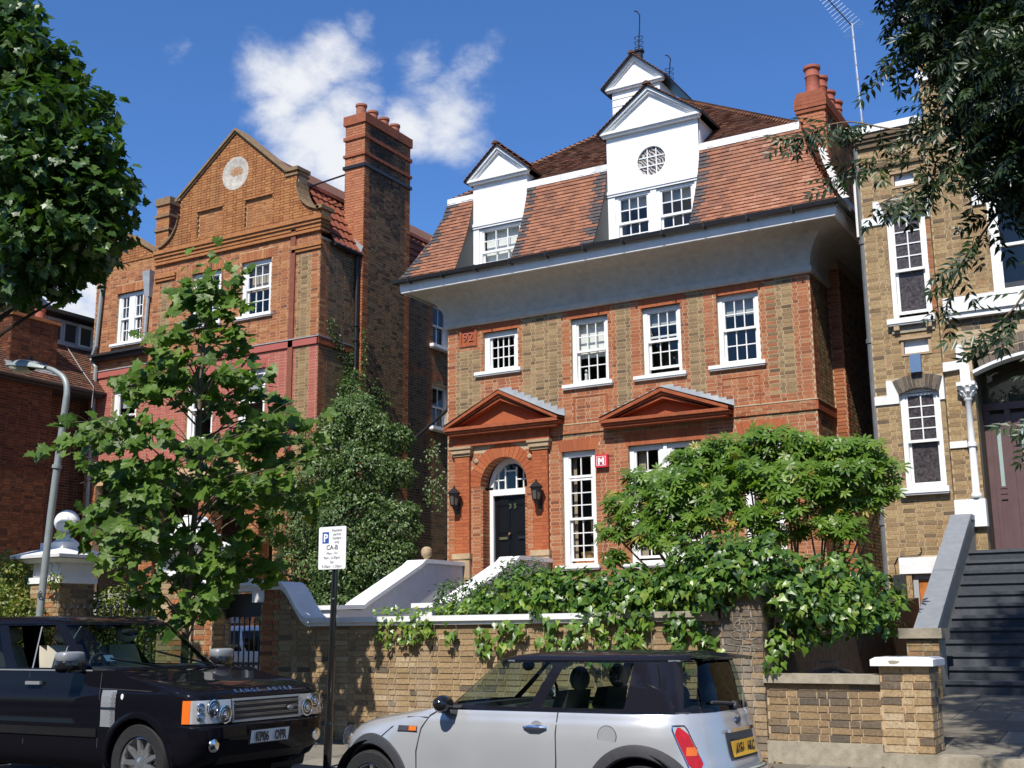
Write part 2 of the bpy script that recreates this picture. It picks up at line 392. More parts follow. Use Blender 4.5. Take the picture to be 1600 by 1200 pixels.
def origin(o):
    p = Vector((0, 0, 0))
    while o is not None:
        p = p + o.location; o = o.parent
    return p
def tag(o, label=None, cat=None, group=None, kind=None):
    if label: o['label'] = label
    if cat: o['category'] = cat
    if group: o['group'] = group
    if kind: o['kind'] = kind
    return o
def thing(name, label, cat, loc=(0, 0, 0), rz=0., group=None):
    o = bpy.data.objects.new(name, None); COL.objects.link(o)
    o.empty_display_size = .2
    o.location = loc; o.rotation_euler = (0, 0, rz)
    return tag(o, label, cat, group)
def mesh_of(name, mb, mats, smooth=False, off=(0, 0, 0), angle=None):
    me = bpy.data.meshes.new(name)
    v = np.asarray(mb.v, dtype=np.float64) - np.asarray(off)[None, :]
    me.from_pydata(v.tolist(), [], mb.f)
    for m in (mats if isinstance(mats, (list, tuple)) else [mats]): me.materials.append(MATS[m])
    nf = len(me.polygons)
    me.polygons.foreach_set('material_index', np.asarray(mb.m, dtype=np.int32))
    at = me.attributes.new('tone', 'FLOAT', 'FACE'); at.data.foreach_set('value', np.asarray(mb.t, dtype=np.float32))
    if smooth: me.polygons.foreach_set('use_smooth', np.ones(nf, dtype=bool))
    me.update()
    if smooth and angle is not None: me.set_sharp_from_angle(angle=math.radians(angle))
    return me
def obj(name, mb, mats, parent=None, smooth=False, angle=35, local=False, **tags):
    """mb in world coordinates unless local (then in the parent's own frame)"""
    off = (0, 0, 0) if (local or parent is None) else origin(parent)
    o = bpy.data.objects.new(name, mesh_of(name, mb, mats, smooth, off, angle))
    COL.objects.link(o)
    if parent is not None: o.parent = parent
    return tag(o, **tags)
def inst(name, me, parent, M):
    o = bpy.data.objects.new(name, me); COL.objects.link(o); o.parent = parent
    if parent is not None: M = Matrix.Translation(-origin(parent)) @ M
    o.matrix_basis = M
    return o
def box_obj(name, x0, x1, y0, y1, z0, z1, mat, parent=None, **k):
    b = MB(); b.box(x0, x1, y0, y1, z0, z1); return obj(name, b, mat, parent, **k)

def text_mb(s, size, P, U, V, depth=.004, align='CENTER', bold=0.0, spacing=1.0, xs=1.0):
    """flat letters as mesh: P centre of baseline, U reading direction, V up"""
    cu = bpy.data.curves.new('txt', 'FONT'); cu.body = s; cu.size = size; cu.align_x = align
    cu.extrude = depth / 2; cu.offset = bold; cu.space_character = spacing; cu.resolution_u = 3
    o = bpy.data.objects.new('txt', cu); COL.objects.link(o)
    dg = bpy.context.evaluated_depsgraph_get()
    me = bpy.data.meshes.new_from_object(o.evaluated_get(dg))
    U = Vector(U).normalized(); V = Vector(V).normalized(); W = U.cross(V)
    b = MB()
    for p in me.polygons:
        b.face([Vector(P) + U * me.vertices[i].co.x * xs + V * me.vertices[i].co.y + W * me.vertices[i].co.z for i in p.vertices])
    bpy.data.objects.remove(o); bpy.data.curves.remove(cu); bpy.data.meshes.remove(me)
    return b
def merge(*mbs):
    b = MB()
    for q in mbs:
        n = len(b.v); b.v += q.v; b.f += [tuple(i + n for i in f) for f in q.f]; b.m += q.m; b.t += q.t
    return b

# ------------------------------------------------------------------ brickwork
BRICK_MESH = {}
def brick_tone(r):
    return min(1., max(0., r.gauss(.55, .24) if r.random() > .12 else r.random()))
def brick_mesh(kind, head, var, hb, lb):
    key = (kind, head, var, round(hb, 4), round(lb, 4))
    if key not in BRICK_MESH:
        r = random.Random(hash((head, var, kind)) & 0xffff)
        r = random.Random(var * 31 + (7 if head else 3) + len(kind))
        L_ = lb
        b = MB(); t = min(1, max(0, (var + .5) / 10 + r.uniform(-.05, .05)))
        j = lambda: r.uniform(-.0022, .0022)
        p = []
        for y in (-.003, .03):
            for (x, z) in ((-L_ / 2, -hb / 2), (L_ / 2, -hb / 2), (L_ / 2, hb / 2), (-L_ / 2, hb / 2)):
                p.append((x + j(), y + (j() * .5 if y < 0 else 0), z + j()))
        b.v = p
        b.f = [(0, 1, 2, 3), (0, 4, 5, 1), (1, 5, 6, 2), (2, 6, 7, 3), (3, 7, 4, 0)]
        b.m = [0] * 5; b.t = [t] * 5
        BRICK_MESH[key] = mesh_of('brick', b, [kind])
    return BRICK_MESH[key]
def brickwork(parent, P0, U, w, h, kinds, zone, holes=None, course=.0762, lb=.225, pick=None, npick=300,
              seed=1, joint=.0125, name='brickwork', tone=None, parts_left=None, rough=1.0, z0off=0.):
    """P0 world bottom-left of the brick face; zone(u,z)->kind index or None; holes(z)->[(a,b)]"""
    r = random.Random(seed)
    U = Vector((U[0], U[1], 0)).normalized(); Nn = Vector((U.y, -U.x, 0)); P0 = Vector(P0)
    off = origin(parent) if parent is not None else Vector((0, 0, 0))
    hb = course - joint
    S = lb - joint; H = (lb - joint) / 2 - joint / 2
    bl = []
    ncr = int(math.ceil(h / course - 1e-6))
    for i in range(ncr):
        za = i * course + joint / 2; zb = min(za + hb, h)
        if zb - za < .02: continue
        zm = (za + zb) / 2
        hs = sorted(holes(zm)) if holes else []
        u = joint / 2 if i % 2 == 0 else -(S - H) / 2 - joint * .5 - .02
        nxt = (i % 2 == 0)
        while u < w:
            L_ = S if nxt else H
            a = max(u, joint / 2); b_ = min(u + L_, w - joint * .2)
            segs = [(a, b_)]
            for (ha, hbb) in hs:
                ns = []
                for (p, q) in segs:
                    if hbb <= p or ha >= q: ns.append((p, q)); continue
                    if ha - joint / 2 > p: ns.append((p, ha))
                    if hbb < q: ns.append((hbb, q))
                segs = ns
            for (p, q) in segs:
                if q - p > .028:
                    k = zone((p + q) / 2, zm)
                    if k is not None: bl.append((p, q, za, zb, k, 0 if (q - p) > S * .97 else (1 if abs(q - p - H) < .004 else 2)))
            u += L_ + joint; nxt = not nxt
    # which bricks stand alone as parts
    chosen = set()
    if pick and npick:
        cand = []
        for n, (p, q, za, zb, k, full) in enumerate(bl):
            if full < 2 and zb - za > hb * .98:
                sc = pick((p + q) / 2, (za + zb) / 2)
                if sc is not None: cand.append((sc - (0 if full == 0 else -.001), n))
        cand.sort(); chosen = set(n for _, n in cand[:npick])
    ang = math.atan2(U.y, U.x)
    mbk = MB()
    for n, (p, q, za, zb, k, full) in enumerate(bl):
        pr = r.uniform(-.0012, .0018) * rough
        t = brick_tone(r) if tone is None else tone((p + q) / 2, (za + zb) / 2, r)
        if n in chosen:
            me = brick_mesh(kinds[k], full == 1, int(t * 9.99), hb, (S if full == 0 else H))
            c = P0 + U * ((p + q) / 2) + Vector((0, 0, (za + zb) / 2)) + Nn * pr
            inst('brick', me, parent, Matrix.Translation(c) @ Matrix.Rotation(ang, 4, 'Z'))
        else:
            c = P0 - off
            j = [r.uniform(-.0022, .0022) * rough for _ in range(8)]
            fp = [c + U * (p + j[0]) + Vector((0, 0, za + j[1])) + Nn * (.003 + pr), c + U * (q + j[2]) + Vector((0, 0, za + j[3])) + Nn * (.003 + pr),
                  c + U * (q + j[4]) + Vector((0, 0, zb + j[5])) + Nn * (.003 + pr), c + U * (p + j[6]) + Vector((0, 0, zb + j[7])) + Nn * (.003 + pr)]
            bp = [x - Nn * .035 for x in fp]
            n0 = len(mbk.v); mbk.v += [tuple(x) for x in fp + bp]
            mbk.f += [(n0, n0 + 1, n0 + 2, n0 + 3), (n0, n0 + 4, n0 + 5, n0 + 1), (n0 + 1, n0 + 5, n0 + 6, n0 + 2), (n0 + 2, n0 + 6, n0 + 7, n0 + 3), (n0 + 3, n0 + 7, n0 + 4, n0)]
            mbk.m += [k] * 5; mbk.t += [t] * 5
    if mbk.f:
        o = obj(name, mbk, kinds, parent, local=True, kind='stuff')
    return len(bl)

def wall_panel(mb, P0, U, w, h, holes, depth=.25, recess=.0003, m=0):
    """mortar-coloured wall face with rectangular holes (u0,u1,z0,z1) and their reveals"""
    U = Vector((U[0], U[1], 0)).normalized(); Nn = Vector((U.y, -U.x, 0)); P0 = Vector(P0) - Nn * recess
    us = sorted(set([0, w] + [min(max(x, 0), w) for hh in holes for x in hh[:2]])); zs = sorted(set([0, h] + [min(max(x, 0), h) for hh in holes for x in hh[2:]]))
    for i in range(len(us) - 1):
        for j in range(len(zs) - 1):
            um, zm = (us[i] + us[i + 1]) / 2, (zs[j] + zs[j + 1]) / 2
            if any(a < um < b and c < zm < d for a, b, c, d in holes): continue
            q = [P0 + U * a + Vector((0, 0, z)) for a, z in ((us[i], zs[j]), (us[i + 1], zs[j]), (us[i + 1], zs[j + 1]), (us[i], zs[j + 1]))]
            mb.face(q, m)
    for a, b, c, d in holes:
        f = [P0 + U * x + Vector((0, 0, z)) for x, z in ((a, c), (b, c), (b, d), (a, d))]
        bk = [p - Nn * depth for p in f]
        for i in range(4):
            j = (i + 1) % 4
            mb.face([f[j], f[i], bk[i], bk[j]], m)
def room_box(mb, x0, x1, y0, y1, z0, z1, m=0):
    """dark room behind a window in a wall facing -Y; open at y0"""
    mb.face([(x0, y1, z0), (x1, y1, z0), (x1, y1, z1), (x0, y1, z1)], m)
    mb.face([(x0, y0, z0), (x0, y1, z0), (x0, y1, z1), (x0, y0, z1)], m)
    mb.face([(x1, y0, z0), (x1, y1, z0), (x1, y1, z1), (x1, y0, z1)], m)
    mb.face([(x0, y0, z0), (x1, y0, z0), (x1, y1, z0), (x0, y1, z0)], m)
    mb.face([(x0, y0, z1), (x1, y0, z1), (x1, y1, z1), (x0, y1, z1)], m)

# ------------------------------------------------------------------ sash windows (in walls facing -Y unless a frame is given)
PANE = {}
def pane_mesh(w, h):
    k = (round(w, 3), round(h, 3))
    if k not in PANE:
        b = MB(); b.face([(-w / 2, 0, -h / 2), (w / 2, 0, -h / 2), (w / 2, 0, h / 2), (-w / 2, 0, h / 2)])
        PANE[k] = mesh_of('pane', b, ['window_glass'])
    return PANE[k]
def sash_window(parent, x0, x1, z0, z1, y, sashes, frame=.085, rev=.09, sill=None, blind=None, label=None, U=(1, 0), mat='white_paint', panes=True, glassmat=None, room=.9, roomcol='room', sill_mat='white_paint', bar=.022):
    """x0.. are along U from the world axis when U=(1,0): the wall face is at y.  sashes: list of (z0,z1,cols,rows,recess)"""
    ux = abs(U[0]) > .5
    def B(mb, a, b, d0, d1, c, e):      # box along the wall, depth d (inwards positive)
        if ux: mb.box(a, b, y + d0, y + d1, c, e)
        else: mb.box(y - d1, y - d0, a, b, c, e)
    f = MB()
    B(f, x0, x0 + frame, rev, rev + .12, z0, z1); B(f, x1 - frame, x1, rev, rev + .12, z0, z1)
    B(f, x0 + frame, x1 - frame, rev, rev + .12, z1 - frame, z1); B(f, x0 + frame, x1 - frame, rev + .004, rev + .12, z0, z0 + .05)
    glass = []
    for (a0, a1, cols, rows, rec) in sashes:
        st = .048; d0 = rev + .02 + rec; d1 = d0 + .045
        X0, X1 = x0 + frame - .004, x1 - frame + .004
        B(f, X0, X0 + st, d0, d1, a0, a1); B(f, X1 - st, X1, d0, d1, a0, a1)
        B(f, X0 + st, X1 - st, d0, d1, a0, a0 + st * 1.1); B(f, X0 + st, X1 - st, d0, d1, a1 - st * .9, a1)
        gx0, gx1, gz0, gz1 = X0 + st, X1 - st, a0 + st * 1.1, a1 - st * .9
        pw = (gx1 - gx0) / cols; ph = (gz1 - gz0) / rows
        for i in range(1, cols): B(f, gx0 + i * pw - bar / 2, gx0 + i * pw + bar / 2, d0 + .006, d1 - .006, gz0, gz1)
        for i in range(1, rows): B(f, gx0, gx1, d0 + .008, d1 - .008, gz0 + i * ph - bar / 2, gz0 + i * ph + bar / 2)
        for i in range(cols):
            for k in range(rows): glass.append((gx0 + (i + .5) * pw, d0 + .024, gz0 + (k + .5) * ph, pw - bar * .5, ph - bar * .5))
    win = obj('window', f, mat, parent)
    if label: win['label'] = label
    for (a, d, z, w, h) in glass:
        me = pane_mesh(w, h) if glassmat is None else None
        rx = rnd.gauss(0, .006); rz = rnd.gauss(0, .006)
        if glassmat is not None:
            k = (round(w, 3), round(h, 3), glassmat)
            if k not in PANE:
                b = MB(); b.face([(-w / 2, 0, -h / 2), (w / 2, 0, -h / 2), (w / 2, 0, h / 2), (-w / 2, 0, h / 2)]); PANE[k] = mesh_of('pane', b, [glassmat])
            me = PANE[k]
        if ux: M = Matrix.Translation((a, y + d, z)) @ Matrix.Rotation(rz, 4, 'Z') @ Matrix.Rotation(rx, 4, 'X')
        else: M = Matrix.Translation((y - d, a, z)) @ Matrix.Rotation(math.pi / 2 + rz, 4, 'Z') @ Matrix.Rotation(rx, 4, 'X')
        inst('pane', me, win, M)
    if sill:
        s0, s1, sp, st = sill       # x range, projection, thickness
        sb = MB(); B(sb, s0, s1, -sp, rev + .02, z0 - st, z0 - .002); B(sb, s0 + .02, s1 - .02, -sp + .02, rev, z0 - st - .03, z0 - st - .0)
        obj('sill', sb, sill_mat, win)
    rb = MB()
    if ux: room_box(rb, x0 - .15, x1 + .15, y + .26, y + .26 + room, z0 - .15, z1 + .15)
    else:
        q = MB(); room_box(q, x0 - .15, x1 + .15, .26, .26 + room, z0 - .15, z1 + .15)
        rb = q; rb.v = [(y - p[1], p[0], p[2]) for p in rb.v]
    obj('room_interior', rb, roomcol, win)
    if blind:
        for (nm, mt, a, b_, c, e, dd) in blind:
            bb = MB(); B(bb, a, b_, rev + dd, rev + dd + .01, c, e); obj(nm, bb, mt, win)
    return win

# ------------------------------------------------------------------ roof tiles
TILE = {}
def tile_mesh(mat, var, w=.163, L=.135, th=.026):
    k = (mat, var, w)
    if k not in TILE:
        r = random.Random(var); b = MB(); t = (var + .5) / 12
        a0, a1 = th + r.uniform(-.002, .004), .003
        p = [(-w / 2, 0, a0 + r.uniform(-.002, .002)), (w / 2, 0, a0 + r.uniform(-.002, .002)), (w / 2, L, a1), (-w / 2, L, a1), (-w / 2, 0, -.004), (w / 2, 0, -.004), (w / 2, L, -.01), (-w / 2, L, -.01)]
        b.v = p; b.f = [(0, 1, 2, 3), (4, 5, 1, 0), (1, 5, 6, 2), (4, 0, 3, 7)]; b.m = [0] * 4; b.t = [t] * 4
        TILE[k] = mesh_of('roof_tile', b, [mat])
    return TILE[k]
def tiling(parent, O, U, prof, xrange, tone, mat, gauge=.1, tw=.165, pick=None, npick=0, name='tiling', seed=3, pname='roof_tile', wav=0.):
    """O origin, U along the eaves; prof list of (out, z) going up; xrange(z)->[(a,b),..]"""
    r = random.Random(seed)
    U = Vector((U[0], U[1], 0)).normalized(); Nn = Vector((U.y, -U.x, 0)); O = Vector(O); off = origin(parent)
    # arc-length sampling
    P = [Vector((a, b)) for a, b in prof]; S = [0]
    for i in range(1, len(P)): S.append(S[-1] + (P[i] - P[i - 1]).length)
    def at(s):
        for i in range(1, len(P)):
            if s <= S[i] + 1e-9:
                f = (s - S[i - 1]) / (S[i] - S[i - 1]); d = (P[i] - P[i - 1]).normalized(); return P[i - 1].lerp(P[i], f), d
        d = (P[-1] - P[-2]).normalized(); return P[-1] + d * (s - S[-1]), d
    n = int(S[-1] / gauge); bl = []
    for i in range(n):
        p, d = at(i * gauge)
        for (a, b) in xrange(p.y):
            k0 = math.floor(a / tw) - 1
            u = k0 * tw + (tw / 2 if i % 2 else 0)
            while u < b:
                c0, c1 = max(u, a), min(u + tw, b)
                if c1 - c0 > .03: bl.append((i, p, d, c0 + .0012, c1 - .0012, c1 - c0 > tw * .98, a, b))
                u += tw
    chosen = set()
    if pick and npick:
        cand = []
        for k, t in enumerate(bl):
            if t[5]:
                sc = pick((t[3] + t[4]) / 2, t[1].y)
                if sc is not None: cand.append((sc, k))
        cand.sort(); chosen = set(k for _, k in cand[:npick])
    mb = MB()
    for k, (i, p, d, c0, c1, full, a, b) in enumerate(bl):
        tn = tone((c0 + c1) / 2, p.y, i, a, b, r)
        up = -Nn * (-d.x) if False else (Nn * d.x + Vector((0, 0, d.y)))
        nn = U.cross(up).normalized()          # outward
        base = O + Nn * p.x + Vector((0, 0, p.y))
        L_ = gauge + .03
        if k in chosen:
            M = Matrix.Translation(base + U * ((c0 + c1) / 2)) @ Matrix(((U.x, up.x, nn.x, 0), (U.y, up.y, nn.y, 0), (U.z, up.z, nn.z, 0), (0, 0, 0, 1)))
            inst(pname, tile_mesh(mat, int(min(.999, max(0, tn)) * 12), tw - .0024, L_), parent, M)
        else:
            th = .026 + r.uniform(-.004, .006); q = base - off
            a0 = q + nn * (th + r.uniform(-.002, .002)); a1 = q + nn * (th + r.uniform(-.002, .002))
            e0 = q + up * L_ + nn * .003; bt = q - nn * .004
            n0 = len(mb.v)
            mb.v += [tuple(x) for x in (a0 + U * c0, a1 + U * c1, e0 + U * c1, e0 + U * c0, bt + U * c0, bt + U * c1)]
            mb.f += [(n0, n0 + 1, n0 + 2, n0 + 3), (n0 + 4, n0 + 5, n0 + 1, n0), (n0 + 1, n0 + 5, n0 + 2), (n0 + 4, n0, n0 + 3)]
            mb.m += [0] * 4; mb.t += [tn] * 4
    if mb.f: obj(name, mb, mat, parent, local=True, kind='stuff')
    return S[-1]
def ring_sweep(mb, prof, xl, xr, yf, yb, m=0):
    """profile (out,z) swept round left side, front and right side of a rectangle"""
    rows = []
    for o, z in prof:
        rows.append([(xl - o, yb, z), (xl - o, yf - o, z), (xr + o, yf - o, z), (xr + o, yb, z)])
    mb.grid(rows, m)

# ================================================================== the ground
def flat(name, x0, x1, y0, y1, z, mat, **k):
    b = MB(); b.face([(x0, y0, z), (x1, y0, z), (x1, y1, z), (x0, y1, z)]); return obj(name, b, mat, None, kind='structure', **k)
flat('ground', -600, 600, -600, 600, -.02, 'land')
flat('road', -120, 90, -3.4, 10.30, 0.04, 'asphalt')
KERB_Y = 10.42
def pave_z(y): return .12 + (y - KERB_Y) * .024
# kerb: real stones
kb = MB(); x = -60.
while x < 40:
    L_ = rnd.uniform(.85, .95); kb.box(x + .004, x + L_ - .004, 10.28 + rnd.uniform(-.004, .004), 10.43, -.02, .122 + rnd.uniform(-.004, .004)); x += L_
obj('kerb', kb, 'kerb_stone', None, kind='structure')
# pavement base and its slabs
pv = thing('pavement', None, None, (-8, 12, 0)); pv['kind'] = 'structure'
b = MB(); b.face([(-60, 10.43, .105), (40, 10.43, .105), (40, 13.05, pave_z(13.05) - .015), (-60, 13.05, pave_z(13.05) - .015)])
b.face([(-60, 10.43, .105), (-60, 10.43, -.02), (40, 10.43, -.02), (40, 10.43, .105)])
obj('bed', b, 'mortar_grey', pv)
slab_stuff = MB(); ns = 0
for i, (y0, y1) in enumerate(((10.435, 11.03), (11.04, 11.72), (11.73, 12.38), (12.39, 13.12))):
    x = -40 + i * .37
    while x < 16:
        L_ = rnd.choice((.6, .75, .9)); dz = rnd.uniform(-.003, .003); t = rnd.random()
        p = [(x, y0, pave_z(y0) - .05), (x + L_ - .009, y0, pave_z(y0) - .05), (x + L_ - .009, y1, pave_z(y1) - .05), (x, y1, pave_z(y1) - .05)]
        p += [(a, c, pave_z(c) + dz) for a, c, _ in p]
        if -12.2 < x < -8 or -4.5 < x < -.5:
            q = MB(); q.hexa(p, 0, t); obj('slab', q, 'paving', pv)
        else: slab_stuff.hexa(p, 0, t)
        x += L_
obj('slabs', slab_stuff, 'paving', pv, kind='stuff')
# front gardens: earth behind the walls
b = MB()
b.grid([[(x, y, z) for x in (-12.0, -9, -6, -4.6)] for y, z in ((13.55, 1.25), (15, 1.45), (17.5, 1.7), (20, 1.95), (22.99, 2.2))])
b.grid([[(-4.6, 13.55, 1.25), (-4.6, 15, 1.45), (-4.6, 17.5, 1.7), (-4.6, 20, 1.95), (-4.6, 22.99, 2.2)], [(-4.6, 13.55, .1), (-4.6, 15, .1), (-4.6, 17.5, .1), (-4.6, 20, .1), (-4.6, 22.99, .1)]])
obj('garden_soil', b, 'soil', None, kind='structure')
b = MB(); b.grid([[(x, y, z) for x in (-4.6, -3.4)] for y, z in ((13.4, .22), (17, .30), (22.2, .35))]); obj('area_floor', b, 'mortar_grey', None, kind='structure')
b = MB(); b.grid([[(x, y, z) for x in (-34, -24, -17, -12.0)] for y, z in ((13.12, .16), (16, .3), (19, .6), (22.99, 1.2), (34, 1.6))])
b.grid([[(x, y, z) for x in (-19.0, -15.0)] for y, z in ((19.0, .62), (22.9, 1.22), (40, 1.8))])
obj('drive', b, 'mortar_grey', None, kind='structure')

# ================================================================== the main house (front wall Y = 23)
HX0, HX1, HY, HYB = -15.10, -6.385, 23.0, 34.0
house = thing('brick_house', 'red and yellow brick house with white curved eaves, tiled mansard roof and black door', 'house', ((HX0 + HX1) / 2, HY, 2.0))
Z0, ZC = 1.6, 8.76
FW = [(-14.12, -13.19, 7.52, 8.46), (-11.82, -10.90, 6.96, 8.46), (-10.09, -9.19, 6.96, 8.46), (-8.38, -7.47, 6.98, 8.48)]
GW = [(-12.10, -11.28, 3.0, 5.48), (-10.50, -8.84, 3.0, 5.48), (-7.97, -7.15, 3.0, 5.48)]
DX0, DX1, DZ0, DZS, DZT = -14.20, -12.98, 2.2, 4.86, 5.50       # doorway with a round-ish arch
DC = (DX0 + DX1) / 2; DR = (DX1 - DX0) / 2
PLQ = (-14.70, -14.34, 8.24, 8.60)
wb = MB()
holes = [(a - HX0, b - HX0, c - Z0, d - Z0) for a, b, c, d in FW + GW] + [(DX0 - HX0, DX1 - HX0, DZ0 - Z0, DZT - Z0)]
wall_panel(wb, (HX0, HY, Z0), (1, 0), HX1 - HX0, ZC - Z0, holes, depth=.2)
# arch spandrels
N_ = 16
for sgn in (-1, 1):
    arc = [(DC + sgn * DR * math.sin(math.pi / 2 * k / N_), HY + .008, DZS + (DZT - DZS) * math.cos(math.pi / 2 * k / N_)) for k in range(N_ + 1)]
    for k in range(N_):
        a, c = arc[k], arc[k + 1]
        wb.face([(a[0], a[1], DZT), a, c, (c[0], c[1], DZT)] if sgn < 0 else [a, (a[0], a[1], DZT), (c[0], c[1], DZT), c])
        wb.face([a, c, (c[0], HY + .34, c[2]), (a[0], HY + .34, a[2])])
# side and back walls
for X, U in ((HX1, (0, 1)), ):
    wall_panel(wb, (X, HY, Z0), U, HYB - HY, ZC - Z0, [])
wall_panel(wb, (HX0, HYB, Z0), (0, -1), HYB - HY, ZC - Z0, [])
wb.face([(HX0, HYB, Z0), (HX1, HYB, Z0), (HX1, HYB, ZC), (HX0, HYB, ZC)])
obj('wall', wb, 'mortar', house)
def arch_half(z):
    if z < DZS: return DR
    q = (z - DZS) / (DZT - DZS)
    return DR * math.sqrt(max(0, 1 - q * q)) if q < 1 else 0
VR = .30
def mh_holes(z):
    Z = z + Z0; hs = []
    for a, b, c, d in FW:
        if c - .07 < Z < d: hs.append((a - HX0, b - HX0))
        elif d <= Z < d + .29:
            e = .06 + (Z - d) * .22; hs.append((a - e - HX0, b + e - HX0))
    for a, b, c, d in GW:
        if c - .07 < Z < d: hs.append((a - HX0, b - HX0))
        elif d <= Z < d + .26:
            e = .06 + (Z - d) * .22; hs.append((a - e - HX0, b + e - HX0))
    if DZ0 < Z < DZT + VR:
        # doorway and its ring of voussoirs
        if Z < DZS: w_ = DR
        else:
            q = (Z - DZS) / (DZT + VR - DZS); w_ = (DR + VR) * math.sqrt(max(0, 1 - q * q))
        if w_ > 0: hs.append((DC - w_ - HX0, DC + w_ - HX0))
    if PLQ[2] - .06 < Z < PLQ[3] + .06: hs.append((PLQ[0] - .06 - HX0, PLQ[1] + .06 - HX0))
    for a, b in ((-14.86, -14.46), (-12.81, -12.42)):                # door pilasters
        if 3.2 < Z < 5.60: hs.append((a - HX0, b - HX0))
    if 5.66 < Z < 6.06: hs.append((-14.88 - HX0, -12.40 - HX0))    # frieze over the door
    if 5.86 < Z < 6.06: hs.append((-12.36 - HX0, -10.93 - HX0)); hs.append((-8.17 - HX0, HX1 - HX0))
    return hs
YEL = [(-14.83, -14.25), (-13.02, -12.02), (-10.70, -10.30), (-8.99, -8.62), (-7.22, -6.80)]
def mh_zone(u, z):
    X = u + HX0; Z = z + Z0
    if Z > 6.22 and any(a < X < b for a, b in YEL) and not (Z > 8.12 and X < -14.1) and not (X > -12.2 and X < -12.0 and Z < 6.9):
        if X < -14.2 and Z > 8.05: return 0
        return 1
    if 5.76 < Z < 5.87 and X > -12.2 and rnd.random() < .8: return 1
    return 0
brickwork(house, (HX0, HY, Z0), (1, 0), HX1 - HX0, ZC - Z0, ['red_brick', 'stock_brick'], mh_zone, mh_holes, seed=5,
          pick=lambda u, z: (None if z + Z0 < 5.9 else (HX1 - HX0 - u) + .15 * abs(z + Z0 - 7.2)), npick=300)
# right-hand side wall (+X): breast, then plain
def side_zone(u, z):
    return 0 if (u < .34 or abs(z + Z0 - 5.95) < .1) else 1
brickwork(house, (HX1, HY, Z0), (0, 1), 1.32, ZC - Z0, ['red_brick', 'stock_brick'], side_zone, lambda z: [(0, 1.32)] if 5.86 < z + Z0 < 6.06 else [], seed=6, rough=.8)
bm_ = MB(); BX = HX1 + .26; bm_.box(HX1 - .01, BX - .008, HY + 1.328, HY + 4.0, Z0, ZC + .9); obj('side_breast', bm_, 'mortar', house)
brickwork(house, (HX1, HY + 1.32, Z0), (1, 0), .26, ZC - Z0 + .3, ['red_brick'], lambda u, z: 0, seed=7)
brickwork(house, (BX, HY + 1.32, Z0), (0, 1), 2.7, ZC - Z0 + .3, ['red_brick', 'stock_brick'], lambda u, z: 0 if u < .3 else 1, seed=8)
brickwork(house, (HX1, HY + 4.02, Z0), (0, 1), 6.9, ZC - Z0, ['stock_brick'], lambda u, z: 0, seed=9)
# string course: three courses, slightly proud, mortar fillet on top
def string_run(x0, x1):
    b = MB(); z = 5.862
    for i in range(3):
        x = x0 - (0 if i % 2 else .11)
        while x < x1:
            a, c = max(x, x0), min(x + .215, x1)
            if c - a > .03: b.box(a, c, HY - .035 + rnd.uniform(-.002, .002), HY + .01, z + .005, z + .062, 0, brick_tone(rnd))
            x += .225
        z += .0667
    b.box(x0, x1, HY - .03, HY + .012, 5.862, 6.060, 1); b.box(x0, x1, HY - .045, HY + .01, 6.063, 6.08, 1)
    obj('string_course', b, ['red_brick', 'mortar'], house)
string_run(-12.36, -10.93); string_run(-8.17, HX1)
b = MB(); b.box(HX1 - .01, HX1 + .035, HY - .034, HY + 1.32, 5.865, 6.06, 0); b.box(HX1 - .01, HX1 + .045, HY - .044, HY + 1.32, 6.063, 6.08, 1)
obj('string_course', b, ['moulded_brick', 'mortar'], house)
# flat gauged arches: separate voussoirs
def flat_arch(x0, x1, z, h, y=HY, parent=house, mat='rubbed_brick', n=13, kind=None):
    b = MB(); e0, e1 = .055, .12
    for i in range(n):
        f0, f1 = i / n, (i + 1) / n
        a0, a1 = x0 - e0 + (x1 - x0 + 2 * e0) * f0 + .0025, x0 - e0 + (x1 - x0 + 2 * e0) * f1 - .0025
        b0, b1 = x0 - e1 + (x1 - x0 + 2 * e1) * f0 + .0025, x0 - e1 + (x1 - x0 + 2 * e1) * f1 - .0025
        d = y - .006 + rnd.uniform(-.001, .001)
        b.hexa([(a0, d, z), (a1, d, z), (a1, y + .1, z), (a0, y + .1, z), (b0, d, z + h), (b1, d, z + h), (b1, y + .1, z + h), (b0, y + .1, z + h)], 0, rnd.uniform(.2, .9))
    obj('flat_arch', b, mat, parent)
for a, b_, c, d in FW: flat_arch(a, b_, d, .285)
for a, b_, c, d in GW: flat_arch(a, b_, d, .255, n=13 if b_ - a < 1 else 24)
# recessed-looking apron panels under the first-floor windows
for a, b_, c, d in FW[1:] + [(-14.0, -13.3, 7.52, 0)]:
    m = MB(); za, zb = (6.10, c - .30)
    for x in (a + .06, b_ - .06): m.box(x - .012, x + .012, HY - .012, HY + .003, za, zb)
    m.box(a + .05, b_ - .05, HY - .012, HY + .003, zb, zb + .02)
    if c < 7.4: obj('apron_panel', m, 'moulded_brick', house)
